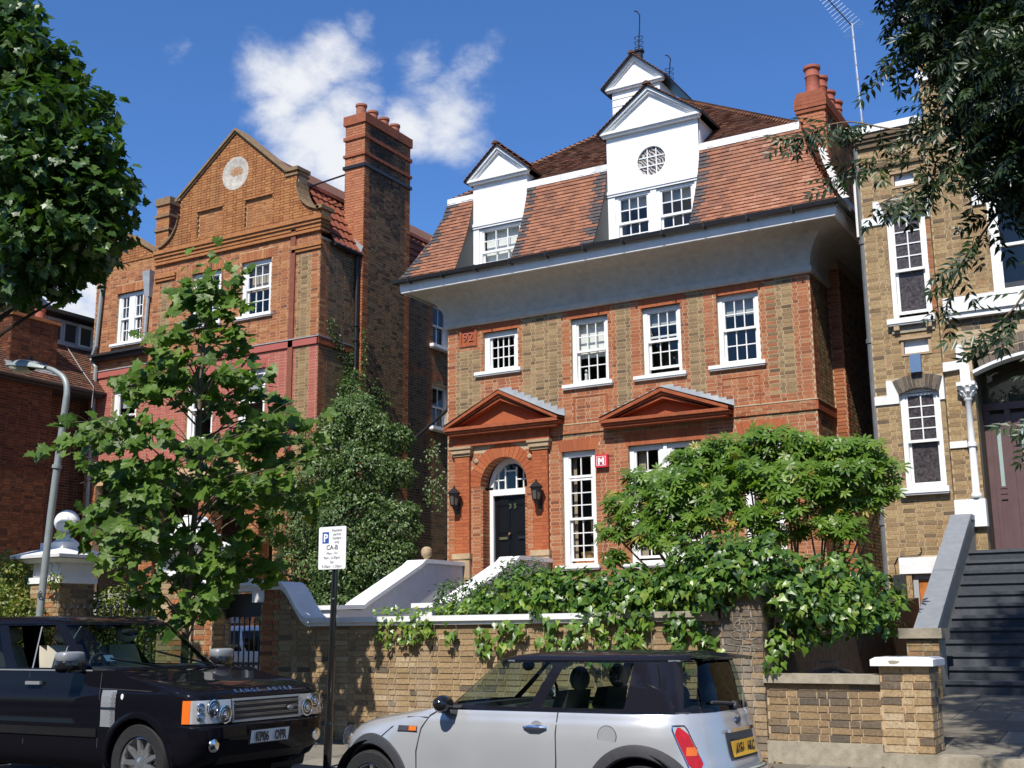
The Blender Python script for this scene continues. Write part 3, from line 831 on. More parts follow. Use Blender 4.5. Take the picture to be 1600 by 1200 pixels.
# windows
for i, (a, b_, c, d) in enumerate(FW):
    sl = (a - .20, b_ + .11, .09, .075)
    zm = (c + d) / 2
    if i == 0: s = [(c + .04, d - .075, 4, 3, .03)]
    else: s = [(c + .05, zm + .03, 3, 2, .05), (zm - .02, d - .07, 3, 2, .0)]
    if i == 2: s[0] = (c + .15, zm + .13, 3, 2, .05)
    bl = []
    if i == 1: bl = [('blind', 'blind', a + .1, b_ - .1, c + .62, d - .08, .16)]
    if i == 3: bl = [('blind', 'grey_blind', a + .1, b_ - .1, d - .42, d - .08, .16)]
    if i == 2: bl = [('blind', 'grey_blind', a + .1, b_ - .1, d - .40, d - .08, .16)]
    sash_window(house, a, b_, c, d, HY, s, sill=sl, blind=bl, frame=.10 if i else .13)
for i, (a, b_, c, d) in enumerate(GW):
    sl = (a - .16, b_ + .08, .09, .07)
    tz = d - .58
    if i != 1:
        sash_window(house, a, b_, c, d, HY, [(c + .10, c + 1.02, 2, 3, .05), (c + .98, tz - .02, 2, 3, .0), (tz, d - .07, 2, 1, .0)], sill=sl, frame=.12,
                    blind=[('curtain', 'curtain', a + .13, a + .22, c + .1, d - .1, .2)])
    else:
        mid = (a + b_) / 2
        sash_window(house, a, mid - .04, c, d, HY, [(c + .10, c + 1.02, 2, 3, .05), (c + .98, tz - .02, 2, 3, .0), (tz, d - .07, 2, 1, .0)], frame=.10, sill=(a - .16, mid, .09, .07),
                    blind=[('curtain', 'curtain', a + .12, a + .28, c + .1, d - .1, .2)])
        sash_window(house, mid + .04, b_, c, d, HY, [(c + .10, c + 1.02, 2, 3, .05), (c + .98, tz - .02, 2, 3, .0), (tz, d - .07, 2, 1, .0)], frame=.10, sill=(mid + .001, b_ + .08, .09, .07))
        mu = MB(); mu.box(mid - .04, mid + .04, HY + .05, HY + .22, c, d); obj('mullion', mu, 'white_paint', house)
# a small statuette and a basket standing on the window boards
st = MB(); st.lathe([(.035, 0), (.045, .03), (.03, .10), (.045, .16), (.02, .21), (.032, .24), (.012, .28)], (-11.60, HY + .30, 7.06), 12)
tag(obj('figurine', st, 'white_paint', None, smooth=True), 'tiny white figurine standing inside the tall upper window with the white blind', 'figurine')
bk = MB(); bk.lathe([(.20, 0), (.25, .08), (.27, .16), (.28, .20), (.26, .205), (.22, .1)], (-11.66, HY + .58, 3.10), 24)
tag(obj('basket', bk, 'wicker', None, smooth=True), 'round wicker basket on the floor of the narrow ground floor window', 'basket')
tb = MB(); tb.box(-12.05, -11.3, HY + .28, HY + .95, 3.0, 3.095); obj('window_board', tb, 'orange_wood', house)
# date plaque
b = MB(); x0, x1, z0, z1 = PLQ
b.box(x0 - .06, x1 + .06, HY - .03, HY + .05, z1, z1 + .06); b.box(x0 - .06, x1 + .06, HY - .03, HY + .05, z0 - .06, z0)
b.box(x0 - .06, x0, HY - .03, HY + .05, z0, z1); b.box(x1, x1 + .06, HY - .03, HY + .05, z0, z1)
b.box(x0, x1, HY - .004, HY + .06, z0, z1)
pq = obj('date_plaque', b, 'moulded_brick', house)
obj('raised_numerals', text_mb('92', .30, ((x0 + x1) / 2, HY - .012, z0 + .07), (1, 0, 0), (0, 0, 1), .03), 'terracotta', pq)
# alarm box
b = MB(); b.box(-11.245, -10.945, HY - .10, HY, 5.06, 5.33)
ab = obj('alarm_box', b, 'red_plastic', house)
obj('letter', text_mb('M', .19, (-11.095, HY - .103, 5.125), (1, 0, 0), (0, 0, 1), .004, bold=.012), 'white_paint', ab)
f = MB()
for q in ((-11.205, -10.985, 5.285, 5.295), (-11.205, -10.985, 5.095, 5.105), (-11.205, -11.195, 5.105, 5.285), (-10.995, -10.985, 5.105, 5.285)): f.box(q[0], q[1], HY - .104, HY - .099, q[2], q[3])
obj('border', f, 'white_paint', ab)

# ---- doorway: pilasters, frieze, voussoirs, pediment
for a, b_ in ((-14.86, -14.46), (-12.81, -12.42)):
    m = MB(); m.box(a, b_, HY - .07, HY + .01, 3.36, 5.60)
    p = obj('pilaster', m, 'moulded_brick', house)
    brickwork(p, (a, HY - .071, 3.36), (1, 0), b_ - a, 2.22, ['rubbed_brick'], lambda u, z: 0, joint=.006, seed=int(-a * 7), course=.0765)
    m = MB(); m.box(a - .03, b_ + .03, HY - .10, HY, 5.58, 5.64); m.box(a - .06, b_ + .06, HY - .14, HY, 5.64, 5.74); m.box(a - .09, b_ + .09, HY - .17, HY, 5.74, 5.80); obj('capital', m, 'sandstone', p)
    m = MB(); m.box(a - .02, b_ + .02, HY - .10, HY, 2.2, 3.24); m.box(a - .04, b_ + .04, HY - .13, HY, 3.24, 3.36); obj('plinth', m, 'sandstone', p)
m = MB(); m.box(-14.90, -12.36, HY - .09, HY + .01, 5.80, 6.05); obj('frieze', m, 'moulded_brick', house)
m = MB(); nv = 21
for i in range(nv):
    for k in range(1):
        a0, a1 = math.pi * (i + .04) / nv, math.pi * (i + .96) / nv
        q = lambda ang, e: (DC - (DR + e) * math.cos(ang), (DZS + (DZT - DZS + e) * math.sin(ang)))
        pts = [q(a0, 0), q(a1, 0), q(a1, VR), q(a0, VR)]
        m.hexa([(pts[0][0], HY - .012, pts[0][1]), (pts[1][0], HY - .012, pts[1][1]), (pts[1][0], HY + .32, pts[1][1]), (pts[0][0], HY + .32, pts[0][1]),
                (pts[3][0], HY - .012, pts[3][1]), (pts[2][0], HY - .012, pts[2][1]), (pts[2][0], HY + .1, pts[2][1]), (pts[3][0], HY + .1, pts[3][1])], 0, rnd.uniform(.2, .9))
obj('door_arch', m, 'rubbed_brick', house)
for sx in (-14.30, -12.90):
    m = MB(); m.lathe([(.06, 0), (.06, -.03), (.035, -.05), (.0, -.05)], (sx, HY, 5.45), 14, axis='y'); obj('boss', m, 'sandstone', house, smooth=True)
# brick jambs of the doorway
m = MB()
for i in range(int((DZS - DZ0) / .0762)):
    z = DZ0 + i * .0762
    for s in (0, 1):
        x = DX0 if s == 0 else DX1
        ln = .30
        m.box(x - (.0 if s == 0 else .06), x + (.06 if s == 0 else .0) , HY + .002, HY + ln, z + .005, z + .071, 0, brick_tone(rnd))
obj('door_jamb', m, 'red_brick', house)
FX0, FX1 = DX0 + .045, DX1 - .03
m = MB()
m.box(FX0, FX0 + .11, HY + .30, HY + .42, DZ0, DZS); m.box(FX1 - .07, FX1, HY + .30, HY + .42, DZ0, DZS)
m.box(FX0 + .11, FX1 - .07, HY + .27, HY + .42, 4.66, 4.80)
# fanlight frame
FC = (FX0 + FX1) / 2; FR = (FX1 - FX0) / 2
for k in range(20):
    a0, a1 = math.pi * k / 20, math.pi * (k + 1) / 20
    q = lambda ang, e: (FC - (FR - e) * math.cos(ang), DZS - .06 + (DZT - DZS + .06 - e) * math.sin(ang))
    p0, p1, p2, p3 = q(a0, 0), q(a1, 0), q(a1, .11), q(a0, .11)
    m.hexa([(p0[0], HY + .30, p0[1]), (p1[0], HY + .30, p1[1]), (p1[0], HY + .42, p1[1]), (p0[0], HY + .42, p0[1]), (p3[0], HY + .30, p3[1]), (p2[0], HY + .30, p2[1]), (p2[0], HY + .42, p2[1]), (p3[0], HY + .42, p3[1])])
m.box(FC - .16, FC - .13, HY + .31, HY + .36, 4.8, 5.30); m.box(FC + .13, FC + .16, HY + .31, HY + .36, 4.8, 5.30)
m.box(FC - .13, FC + .13, HY + .31, HY + .36, 5.20, 5.23); m.box(FC - .46, FC - .16, HY + .31, HY + .36, 5.0, 5.025); m.box(FC + .16, FC + .46, HY + .31, HY + .36, 5.0, 5.025)
m.box(FC - .34, FC - .32, HY + .31, HY + .36, 4.8, 5.2); m.box(FC + .32, FC + .34, HY + .31, HY + .36, 4.8, 5.2)
fr = obj('door_frame', m, 'white_paint', house)
m = MB(); m.face([(FX0 + .1, HY + .335, 4.8), (FX1 - .1, HY + .335, 4.8)] + [(FC + (FR - .1) * math.cos(math.pi * k / 12), HY + .335, 4.8 + (DZT - 4.9) * math.sin(math.pi * k / 12)) for k in range(1, 12)]); obj('fanlight_glass', m, 'window_glass', fr)
m = MB(); room_box(m, DX0 - .1, DX1 + .1, HY + .43, HY + 1.6, 4.70, 5.7); obj('hall_interior', m, 'room', house)
for s, (a, b_) in enumerate(((FX0 + .11, FC + .02), (FC + .024, FX1 - .07))):
    m = MB(); y = HY + .37
    m.box(a, b_, y, y + .05, DZ0, 4.66)
    for z0, z1 in ((2.35, 2.85), (2.98, 3.62), (3.80, 4.34), (4.42, 4.60)):
        m.box(a + .07, b_ - .07, y - .012, y, z0, z1); m.box(a + .10, b_ - .10, y - .02, y - .012, z0 + .03, z1 - .03)
    dr = obj('door', m, 'door_black', house)
    m = MB(); m.box((a + b_) / 2 - .11, (a + b_) / 2 + .11, y - .03, y - .02, 3.66, 3.72); m.box((a + b_) / 2 - .09, (a + b_) / 2 + .09, y - .05, y - .03, 3.665, 3.69); obj('letterbox', m, 'brass' if s == 0 else 'black_iron', dr)
    if s == 0:
        m = MB(); m.lathe([(.02, 0), (.02, -.03), (.035, -.05), (.03, -.08), (0, -.09)], (b_ - .06, y - .012, 3.78), 12, axis='y'); obj('handle', m, 'brass', dr, smooth=True)
        obj('numeral', text_mb('3', .15, (b_ - .06, y - .022, 4.36 - .0), (1, 0, 0), (0, 0, 1), .006, bold=.004), 'brass', dr)
    else: obj('numeral', text_mb('5', .15, (a + .06, y - .022, 4.36), (1, 0, 0), (0, 0, 1), .006, bold=.004), 'brass', dr)
m = MB(); m.box(DX0 - .1, DX1 + .1, HY - .35, HY + .36, 2.04, 2.2); obj('doorstep', m, 'step_stone', house)
# wall lanterns
for lx in (-14.75, -12.61):
    m = MB(); y = HY - .26; z = 4.62
    m.lathe([(.0, .29), (.02, .26), (.03, .22), (.06, .20), (.16, .11), (.165, .09), (.12, .085)], (lx, y, z), 6)
    m.lathe([(.115, -.17), (.06, -.20), (.03, -.25), (.0, -.27)], (lx, y, z), 6)
    for k in range(6):
        a = 2 * math.pi * k / 6; m.tube([(lx + .125 * math.cos(a), y + .125 * math.sin(a), z + .09), (lx + .09 * math.cos(a), y + .09 * math.sin(a), z - .18)], .010, 4)
    m.tube([(lx, y, z - .25), (lx, y + .10, z - .30), (lx, HY - .07, z - .22)], .016, 6); m.box(lx - .05, lx + .05, HY - .09, HY - .06, z - .36, z - .10)
    ln = obj('wall_lantern', m, 'black_iron', house)
    g = MB(); g.lathe([(.112, .085), (.08, -.17)], (lx, y, z), 6); obj('lantern_glass', g, 'lantern_pane', ln)
# pediments
def pediment(x0, x1, zb, za, y, ov, depth, lead=True):
    xc = (x0 + x1) / 2
    m = MB()
    steps = [(0, .0, .05), (.035, .05, .10), (.075, .10, .17)]      # (extra projection, z0, z1)
    for e, a, b_ in steps: m.box(x0 - e, x1 + e, y - depth - e, y, zb + a, zb + b_)
    zt = zb + .17
    # raking cornice bands
    for sgn in (-1, 1):
        xe = x1 + .075 if sgn > 0 else x0 - .075
        for (e, o0, o1) in ((.0, -.20, -.12), (.04, -.12, -.06), (.085, -.06, .02)):
            q = [(xc, za + o0), (xe, zt + o0 * .35 - .02), (xe, zt + o1), (xc, za + o1)]
            yy = y - depth - e
            f4 = [(q[0][0], yy, q[0][1]), (q[1][0], yy, q[1][1]), (q[1][0], y, q[1][1]), (q[0][0], y, q[0][1]), (q[3][0], yy, q[3][1]), (q[2][0], yy, q[2][1]), (q[2][0], y, q[2][1]), (q[3][0], y, q[3][1])]
            m.hexa(f4)
    pd = obj('pediment', m, 'moulded_brick', house)
    t = MB(); t.prism([(x0 + .05, zt - .01), (x1 - .05, zt - .01), (xc, za - .15)], y - .07, y, 'y'); obj('tympanum', t, 'rubbed_brick', pd)
    # lead covering with stepped upstand against the wall
    l = MB()
    for sgn in (-1, 1):
        xe = x1 + .10 if sgn > 0 else x0 - .10; n = 9
        top = lambda f: (xc + (xe - xc) * f, za + .03 + (zt + .03 - za - .01) * f)
        for i in range(n):
            p, q = top(i / n), top((i + 1) / n)
            yy = y - depth - .10
            l.face([(p[0], yy, p[1]), (q[0], yy, q[1]), (q[0], y - .002, q[1] + .02), (p[0], y - .002, p[1] + .02)])
            xa, xb = sorted((p[0], q[0]))
            l.box(xa, xb, y - .022, y + .002, q[1], max(p[1], q[1]) + .10)
    obj('lead_flashing', l, 'lead', pd)
pediment(-14.93, -12.10, 6.05, 6.96, HY, .1, .26)
pediment(-10.93, -8.18, 5.87, 6.58, HY, .1, .26)

# ---- coving, fascia, gutter
OV, ZE = .86, 9.62
m = MB(); prof = []
for k in range(15):
    t = math.pi / 2 * k / 14
    prof.append((.04 + (OV - .10) * (1 - math.cos(t)), 8.80 + (ZE - .10 - 8.80) * math.sin(t)))
ring_sweep(m, prof, HX0, HX1, HY, HYB); obj('coving', m, 'cream_render', house, smooth=True, angle=40)
m = MB(); ring_sweep(m, [(-.02, 8.66), (.055, 8.665), (.075, 8.69), (.075, 8.78), (.05, 8.81), (.03, 8.81)], HX0, HX1, HY, HYB); obj('bed_mould', m, 'cream_render', house, label=None)
m = MB(); ring_sweep(m, [(OV - .10, ZE - .13), (OV - .055, ZE - .125), (OV - .05, ZE - .085), (OV - .04, ZE - .08), (OV - .03, ZE + .10), (OV + .0, ZE + .12), (OV + .0, ZE + .16)], HX0, HX1, HY, HYB); obj('fascia', m, 'white_paint', house)
m = MB(); ring_sweep(m, [(OV - .02, ZE + .17), (OV + .0, ZE + .09), (OV + .05, ZE + .065), (OV + .11, ZE + .09), (OV + .125, ZE + .17), (OV + .11, ZE + .17), (OV + .06, ZE + .11)], HX0, HX1, HY, HYB)
x = HX0 - .5
while x < HX1 + .6:
    m.box(x, x + .035, HY - OV - .135, HY - OV + .03, ZE + .055, ZE + .18); x += .92
obj('gutter', m, 'black_iron', house)

# ---- mansard
ZM0, ZM1 = ZE + .15, 11.90
mprof = []                      # (out from the wall face, z): bell-cast foot then steep
for k in range(13):
    f = k / 12
    z = ZM0 + (ZM1 - ZM0) * f
    o = OV * (1 - f) ** 1.35 - .02 * math.sin(math.pi * f)
    mprof.append((o, z))
def m_out(z):
    for (o0, a), (o1, b_) in zip(mprof, mprof[1:]):
        if a <= z <= b_: return o0 + (o1 - o0) * (z - a) / (b_ - a)
    return mprof[-1][0] if z > ZM1 else mprof[0][0]
DORM = [(-14.36, -12.88), (-10.80, -8.60)]
def m_ranges(z):
    o = m_out(z); segs = [(HX0 - o, HX1 + o)]
    for a, b_ in DORM:
        ns = []
        for p, q in segs:
            if b_ < p or a > q: ns.append((p, q))
            else: ns += [(p, a - .005), (b_ + .005, q)]
        segs = ns
    return segs
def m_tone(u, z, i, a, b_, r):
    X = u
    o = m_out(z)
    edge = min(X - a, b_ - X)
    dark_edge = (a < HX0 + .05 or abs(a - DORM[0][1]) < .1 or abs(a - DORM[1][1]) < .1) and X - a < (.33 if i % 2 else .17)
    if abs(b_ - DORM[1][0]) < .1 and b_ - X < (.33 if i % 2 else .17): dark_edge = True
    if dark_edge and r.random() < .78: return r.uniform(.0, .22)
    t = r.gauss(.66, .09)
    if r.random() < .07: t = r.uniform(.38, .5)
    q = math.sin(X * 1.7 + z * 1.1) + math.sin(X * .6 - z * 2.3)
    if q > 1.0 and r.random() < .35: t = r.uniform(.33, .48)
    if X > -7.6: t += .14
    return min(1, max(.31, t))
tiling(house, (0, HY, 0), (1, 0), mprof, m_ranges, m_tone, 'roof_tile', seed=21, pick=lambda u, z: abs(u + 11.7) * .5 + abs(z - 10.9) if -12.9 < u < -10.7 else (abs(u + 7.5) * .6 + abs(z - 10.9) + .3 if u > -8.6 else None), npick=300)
tiling(house, (HX1, 0, 0), (0, 1), mprof, lambda z: [(HY - m_out(z), HY + 1.25), (HY + 4.05, HYB)], lambda *a: a[5].gauss(.62, .14), 'roof_tile', seed=22)
b = MB()      # underlay behind the tiles
rows = [[(HX0 - o + .01, HYB, z), (HX0 - o + .01, HY - o + .015, z), (DORM[0][0], HY - o + .015, z)] for o, z in mprof]; b.grid(rows)
b.grid([[(DORM[0][1], HY - o + .015, z), (DORM[1][0], HY - o + .015, z)] for o, z in mprof])
b.grid([[(DORM[1][1], HY - o + .015, z), (HX1 + o - .01, HY - o + .015, z), (HX1 + o - .01, HYB, z)] for o, z in mprof])
for x in (DORM[0][0], DORM[0][1], DORM[1][0], DORM[1][1]):
    b.face([(x, HY - o, z) for o, z in mprof] + [(x, HY + .3, ZM1), (x, HY + .3, ZM0)])
b.face([(HX0, HY, ZM0 + .002), (HX1, HY, ZM0 + .002), (HX1, HY - OV, ZM0 + .002), (HX0, HY - OV, ZM0 + .002)])
obj('roof_underlay', b, 'dark_grey', house)
# white lead roll along the break of the roof
for a, c in ((HX0 + .0, DORM[0][0]), (DORM[0][1], DORM[1][0]), (DORM[1][1], HX1)):
    x = a; b = MB()
    while x < c:
        e = min(x + .9, c)
        b.hexa([(x, HY - .045, ZM1 - .13), (e - .004, HY - .045, ZM1 - .13), (e - .004, HY + .0, ZM1 - .13), (x, HY + .0, ZM1 - .13), (x, HY - .03, ZM1 + .035), (e - .004, HY - .03, ZM1 + .035), (e - .004, HY + .06, ZM1 + .05), (x, HY + .06, ZM1 + .05)]); x += .9
    obj('lead_roll', b, 'white_lead', house)
# ---- upper hipped roof
XL, XR, YF = HX0 + .02, HX1 - .02, HY + .04
T = (XR - XL) / 2; KP = .775; ZA = ZM1 + KP * T
def up_rng(z):
    t = (z - ZM1) / KP; return [(XL + t, XR - t)]
def old_tone(u, z, i, a, b_, r): return min(1, max(0, r.gauss(.45, .2)))
tiling(house, (0, YF, 0), (1, 0), [(0, ZM1), (-T, ZA)], up_rng, old_tone, 'old_roof_tile', seed=23)
b = MB(); XA = (XL + XR) / 2
b.face([(XL, YF, ZM1 - .02), (XR, YF, ZM1 - .02), (XA, YF + T, ZA - .02)])
b.face([(XR, YF, ZM1 - .02), (XR, HYB, ZM1 - .02), (XA, HYB, ZA - .02), (XA, YF + T, ZA - .02)])
b.face([(XL, HYB, ZM1 - .02), (XL, YF, ZM1 - .02), (XA, YF + T, ZA - .02), (XA, HYB, ZA - .02)])
b.face([(XL, HYB, ZM1), (XR, HYB, ZM1), (XA, HYB, ZA)])
obj('hip_roof', b, 'old_roof_tile', house)
# bonnet tiles down both hips
for sgn, x0 in ((1, XL), (-1, XR)):
    n = int(T * math.sqrt(2 + KP * KP) / .14); m = MB()
    for i in range(n):
        f = (i + .5) / n; p = Vector((x0 + sgn * T * f, YF + T * f, ZM1 + KP * T * f)); d = Vector((sgn, 1, KP)).normalized()
        q = d.cross(Vector((0, 0, 1))).normalized(); up = q.cross(d).normalized()
        L_ = .17; r0, r1 = .11, .09; pts = []
        for s, rr in ((-L_ / 2, r0), (L_ / 2, r1)):
            for a in (-80, -40, 0, 40, 80):
                pts.append(p + d * s + q * (rr * math.sin(math.radians(a))) + up * (rr * math.cos(math.radians(a)) * .8 - .05 + (0.03 if s < 0 else 0.0)))
        t = rnd.uniform(.5, 1)
        for k in range(4): m.face([pts[k], pts[k + 1], pts[6 + k], pts[5 + k]], 0, t)
        m.face(pts[:5], 0, t)
    obj('bonnet_tiles', m, 'old_roof_tile', house)

# ---- dormers (front plane a little inside the wall face)
def gable_front(m, x0, x1, zb, za, y, ov=.10, proj=.14, th=.10):
    """white moulded pediment: horizontal cornice and two rakers round a recessed triangle"""
    xc = (x0 + x1) / 2; xe0, xe1 = x0 - ov, x1 + ov
    m.box(xe0, xe1, y - proj, y, zb, zb + .055); m.box(xe0 + .03, xe1 - .03, y - proj + .045, y, zb - .05, zb)
    for sgn in (-1, 1):
        xe = xe1 if sgn > 0 else xe0
        for e, o0, o1 in ((0, -.075, .0), (.045, -.13, -.075)):
            q = [(xc, za + o0 * 1.2), (xe - sgn * (-o0) * .9, zb + .055), (xe - sgn * (-o1) * .9, zb + .055 + 0.0), (xc, za + o1 * 1.2)]
            yy = y - proj + e
            m.hexa([(q[0][0], yy, q[0][1]), (q[1][0], yy, q[1][1]), (q[1][0], y, q[1][1]), (q[0][0], y, q[0][1]), (q[3][0], yy, q[3][1]), (q[2][0], yy, q[2][1] + .012), (q[2][0], y, q[2][1] + .012), (q[3][0], y, q[3][1])])
    m.prism([(x0 - .05, zb + .05), (x1 + .05, zb + .05), (xc, za - .12)], y - .03, y, 'y')
def gable_roof(parent, x0, x1, zb, za, yf, ydepth, mat='old_roof_tile', seed=1, ov=.16, ridge=True):
    """two tiled slopes with the ridge running back; yf front edge; ydepth(x_frac)->back y"""
    xc = (x0 + x1) / 2; r = random.Random(seed)
    u = MB(); t = MB()
    for sgn in (-1, 1):
        xe = (x1 + ov) if sgn > 0 else (x0 - ov)
        zz = zb + .055 - .02
        L_ = math.hypot(xe - xc, za - zz); n = max(4, int(L_ / .1))
        nx, nz = (za - zz) / L_ * sgn, abs(xe - xc) / L_
        # boarding
        q = [(xe, zz), (xc, za)]
        for (y0, y1) in ((yf + .02, ydepth),):
            u.hexa([(xe, y0, zz - .03), (xc, y0, za - .03), (xc, y1, za - .03), (xe, y1, zz - .03), (xe, y0, zz), (xc, y0, za), (xc, y1, za), (xe, y1, zz)])
        for i in range(n):
            f0, f1 = i / n, min(1.0, (i + 1.3) / n)
            p0 = (xe + (xc - xe) * f0, zz + (za - zz) * f0); p1 = (xe + (xc - xe) * f1, zz + (za - zz) * f1)
            y = yf + (0.08 if i % 2 else 0); first = True
            while y < ydepth:
                y1 = min(y + .163, ydepth); y0 = yf if first else y
                a = .022 + r.uniform(-.003, .004); b_ = .006; tt = min(1, max(0, r.gauss(.45, .2)))
                P = [(p0[0] + nx * a, y0, p0[1] + nz * a), (p0[0] + nx * a, y1, p0[1] + nz * a), (p1[0] + nx * b_, y1, p1[1] + nz * b_), (p1[0] + nx * b_, y0, p1[1] + nz * b_)]
                if sgn < 0: P = P[::-1]
                t.face(P, 0, tt)
                bt = (p0[0] - nx * .004, p0[1] - nz * .004)
                t.face([(bt[0], y0, bt[1]), (bt[0], y1, bt[1]), (p0[0] + nx * a, y1, p0[1] + nz * a), (p0[0] + nx * a, y0, p0[1] + nz * a)], 0, tt)
                if first: t.face([(bt[0], y0, bt[1]), (p0[0] + nx * a, y0, p0[1] + nz * a), (p1[0] + nx * b_, y0, p1[1] + nz * b_), (p1[0] - nx * .004, y0, p1[1] - nz * .004)], 0, tt)
                y = y1 + .001; first = False
    rf = obj('roof', u, 'dark_grey', parent); obj('tiling', t, mat, rf, kind='stuff')
    if ridge:
        m = MB(); y = yf - .02
        while y < ydepth:
            for a in range(5):
                a0, a1 = math.radians(-75 + 30 * a), math.radians(-75 + 30 * (a + 1)); R = .10
                m.face([(xc + R * math.sin(a0), y, za - .03 + R * math.cos(a0)), (xc + R * math.sin(a1), y, za - .03 + R * math.cos(a1)), (xc + R * math.sin(a1), y + .28, za - .03 + R * math.cos(a1)), (xc + R * math.sin(a0), y + .28, za - .03 + R * math.cos(a0))], 0, rnd.random())
            m.face([(xc + .10 * math.sin(math.radians(-75 + 30 * a)), y, za - .03 + .10 * math.cos(math.radians(-75 + 30 * a))) for a in range(6)], 0, .2)
            y += .29
        obj('ridge_tiles', m, mat, rf)
    return rf
DY = HY - .03
def dormer(x0, x1, zb, zp, za, lights, seed, roundel=False):
    m = MB(); back = YF + (za - ZM1) / KP
    wz0 = ZM0 + .06; wz1 = wz0 + 1.34 if roundel else wz0 + 1.24
    jb = .16 if not roundel else .17
    # boarded front round the window opening
    m.box(x0, x0 + jb, DY, DY + .1, wz0, wz1); m.box(x1 - jb * .8, x1, DY, DY + .1, wz0, wz1)
    if roundel:
        cx, cz, R = (x0 + x1) / 2 - .02, wz1 + .62, .335
        n = 32; sq = []
        # front board with a round hole
        for k in range(n):
            a0, a1 = 2 * math.pi * k / n, 2 * math.pi * (k + 1) / n
            def lim(a):
                c, s = math.cos(a), math.sin(a)
                tx = ((x1 - cx) / c if c > 1e-6 else ((x0 - cx) / c if c < -1e-6 else 1e9)); tz = ((zp - cz) / s if s > 1e-6 else ((wz1 - cz) / s if s < -1e-6 else 1e9))
                t = min(tx, tz); return (cx + c * t, cz + s * t)
            i0, i1 = (cx + R * math.cos(a0), cz + R * math.sin(a0)), (cx + R * math.cos(a1), cz + R * math.sin(a1)); o0, o1 = lim(a0), lim(a1)
            pts = [i0, o0]
            for corner in ((x0, wz1), (x1, wz1), (x1, zp), (x0, zp)):
                ac = math.atan2(corner[1] - cz, corner[0] - cx) % (2 * math.pi)
                if a0 < ac < a1: pts.append(corner)
            pts += [o1, i1]
            m.face([(p[0], DY, p[1]) for p in pts])
            m.face([(i0[0], DY, i0[1]), (i1[0], DY, i1[1]), (i1[0], DY + .09, i1[1]), (i0[0], DY + .09, i0[1])])
        # shallow moulded panels
        for a, b_ in ((x0 + .16, x0 + .62), (x1 - .70, x1 - .18)): m.box(a, b_, DY - .006, DY, zp - .17, zp - .155)
    else:
        m.box(x0, x1, DY, DY + .1, wz1, zp)
        xc = (x0 + x1) / 2
        for a, b_ in ((x0 + .14, xc - .06), (xc + .06, x1 - .14)): m.box(a, b_, DY - .006, DY, zp - .17, zp - .155)
    m.box(x0 - .012, x1 + .012, DY - .045, DY, wz1 + .0, wz1 + .07)      # architrave over the lights
    m.box(x0 - .008, x1 + .008, DY - .025, DY, wz1 - .05, wz1)
    gable_front(m, x0, x1, zp, za, DY)
    # cheeks
    for x, s in ((x0, 1), (x1, -1)):
        m.hexa([(x, DY + .1, wz0), (x + s * .05, DY + .1, wz0), (x + s * .05, back, wz0), (x, back, wz0), (x, DY + .1, zp), (x + s * .05, DY + .1, zp), (x + s * .05, back, zp), (x, back, zp)])
    dm = obj('dormer', m, 'white_paint', house)
    gable_roof(dm, x0, x1, zp, za + .02, DY - .20, back, seed=seed)
    # lead sill running out to the gutter
    l = MB(); l.hexa([(x0 - .16, HY - OV - .02, ZM0 + .03), (x1 + .02, HY - OV - .02, ZM0 + .03), (x1 + .02, DY + .1, ZM0 - .01), (x0 - .16, DY + .1, ZM0 - .01), (x0 - .16, HY - OV - .02, ZM0 + .055), (x1 + .02, HY - OV - .02, ZM0 + .055), (x1 + .02, DY + .1, ZM0 + .085), (x0 - .16, DY + .1, ZM0 + .085)])
    obj('lead_sill', l, 'lead', dm)
    if roundel:
        g = MB(); g.box(cx - .105 - .012, cx - .105 + .012, DY + .03, DY + .06, cz - R * .95, cz + R * .95); g.box(cx + .105 - .012, cx + .105 + .012, DY + .03, DY + .06, cz - R * .95, cz + R * .95)
        g.box(cx - R * .95, cx + R * .95, DY + .032, DY + .058, cz - .105 - .012, cz - .105 + .012); g.box(cx - R * .95, cx + R * .95, DY + .032, DY + .058, cz + .105 - .012, cz + .105 + .012)
        obj('roundel_bars', g, 'white_paint', dm)
        g = MB(); g.face([(cx + R * math.cos(2 * math.pi * k / 28), DY + .05, cz + R * math.sin(2 * math.pi * k / 28)) for k in range(28)])
        obj('roundel_glass', g, 'wavy_glass', dm)
    n = len(lights)
    for i, (a, b_) in enumerate(lights):
        zm = (wz0 + wz1) / 2
        bl = [('blind', 'blind', a + .1, b_ - .1, wz0 + .1, wz1 - .05, .17)] if not roundel else [('blind', 'grey_blind', a + .1, b_ - .1, wz1 - .34, wz1 - .05, .17)]
        sash_window(house, a, b_, wz0 + .02, wz1 - .05, DY, [(wz0 + .07, zm, 3, 2, .045), (zm - .05, wz1 - .09, 3, 2, .0)], frame=.07, rev=.03, blind=bl, room=.6)
    if n == 2:
        q = MB(); q.box(lights[0][1], lights[1][0], DY + .0, DY + .12, wz0, wz1 - .05); obj('mullion', q, 'white_paint', dm)
def m_wavy():
    m, nt, b = new_mat('wavy_glass')
    w = nt.nodes.new('ShaderNodeTexWave'); w.inputs['Scale'].default_value = 6.5; w.inputs['Distortion'].default_value = 7.; w.inputs['Detail'].default_value = 2; w.bands_direction = 'DIAGONAL'
    nt.links.new(coord(nt, (1, 1, 1)), w.inputs['Vector'])
    r = ramp_node(nt, [(.25, (.05, .04, .04)), (.5, (.20, .17, .15)), (.8, (.48, .44, .40))]); nt.links.new(w.outputs['Fac'], r.inputs[0]); nt.links.new(r.outputs[0], b.inputs['Base Color'])
    b.inputs['Roughness'].default_value = .3
m_wavy()
dormer(DORM[0][0], DORM[0][1], ZM0, 12.18, 12.98, [(DORM[0][0] + .16, DORM[0][1] - .13)], 31)
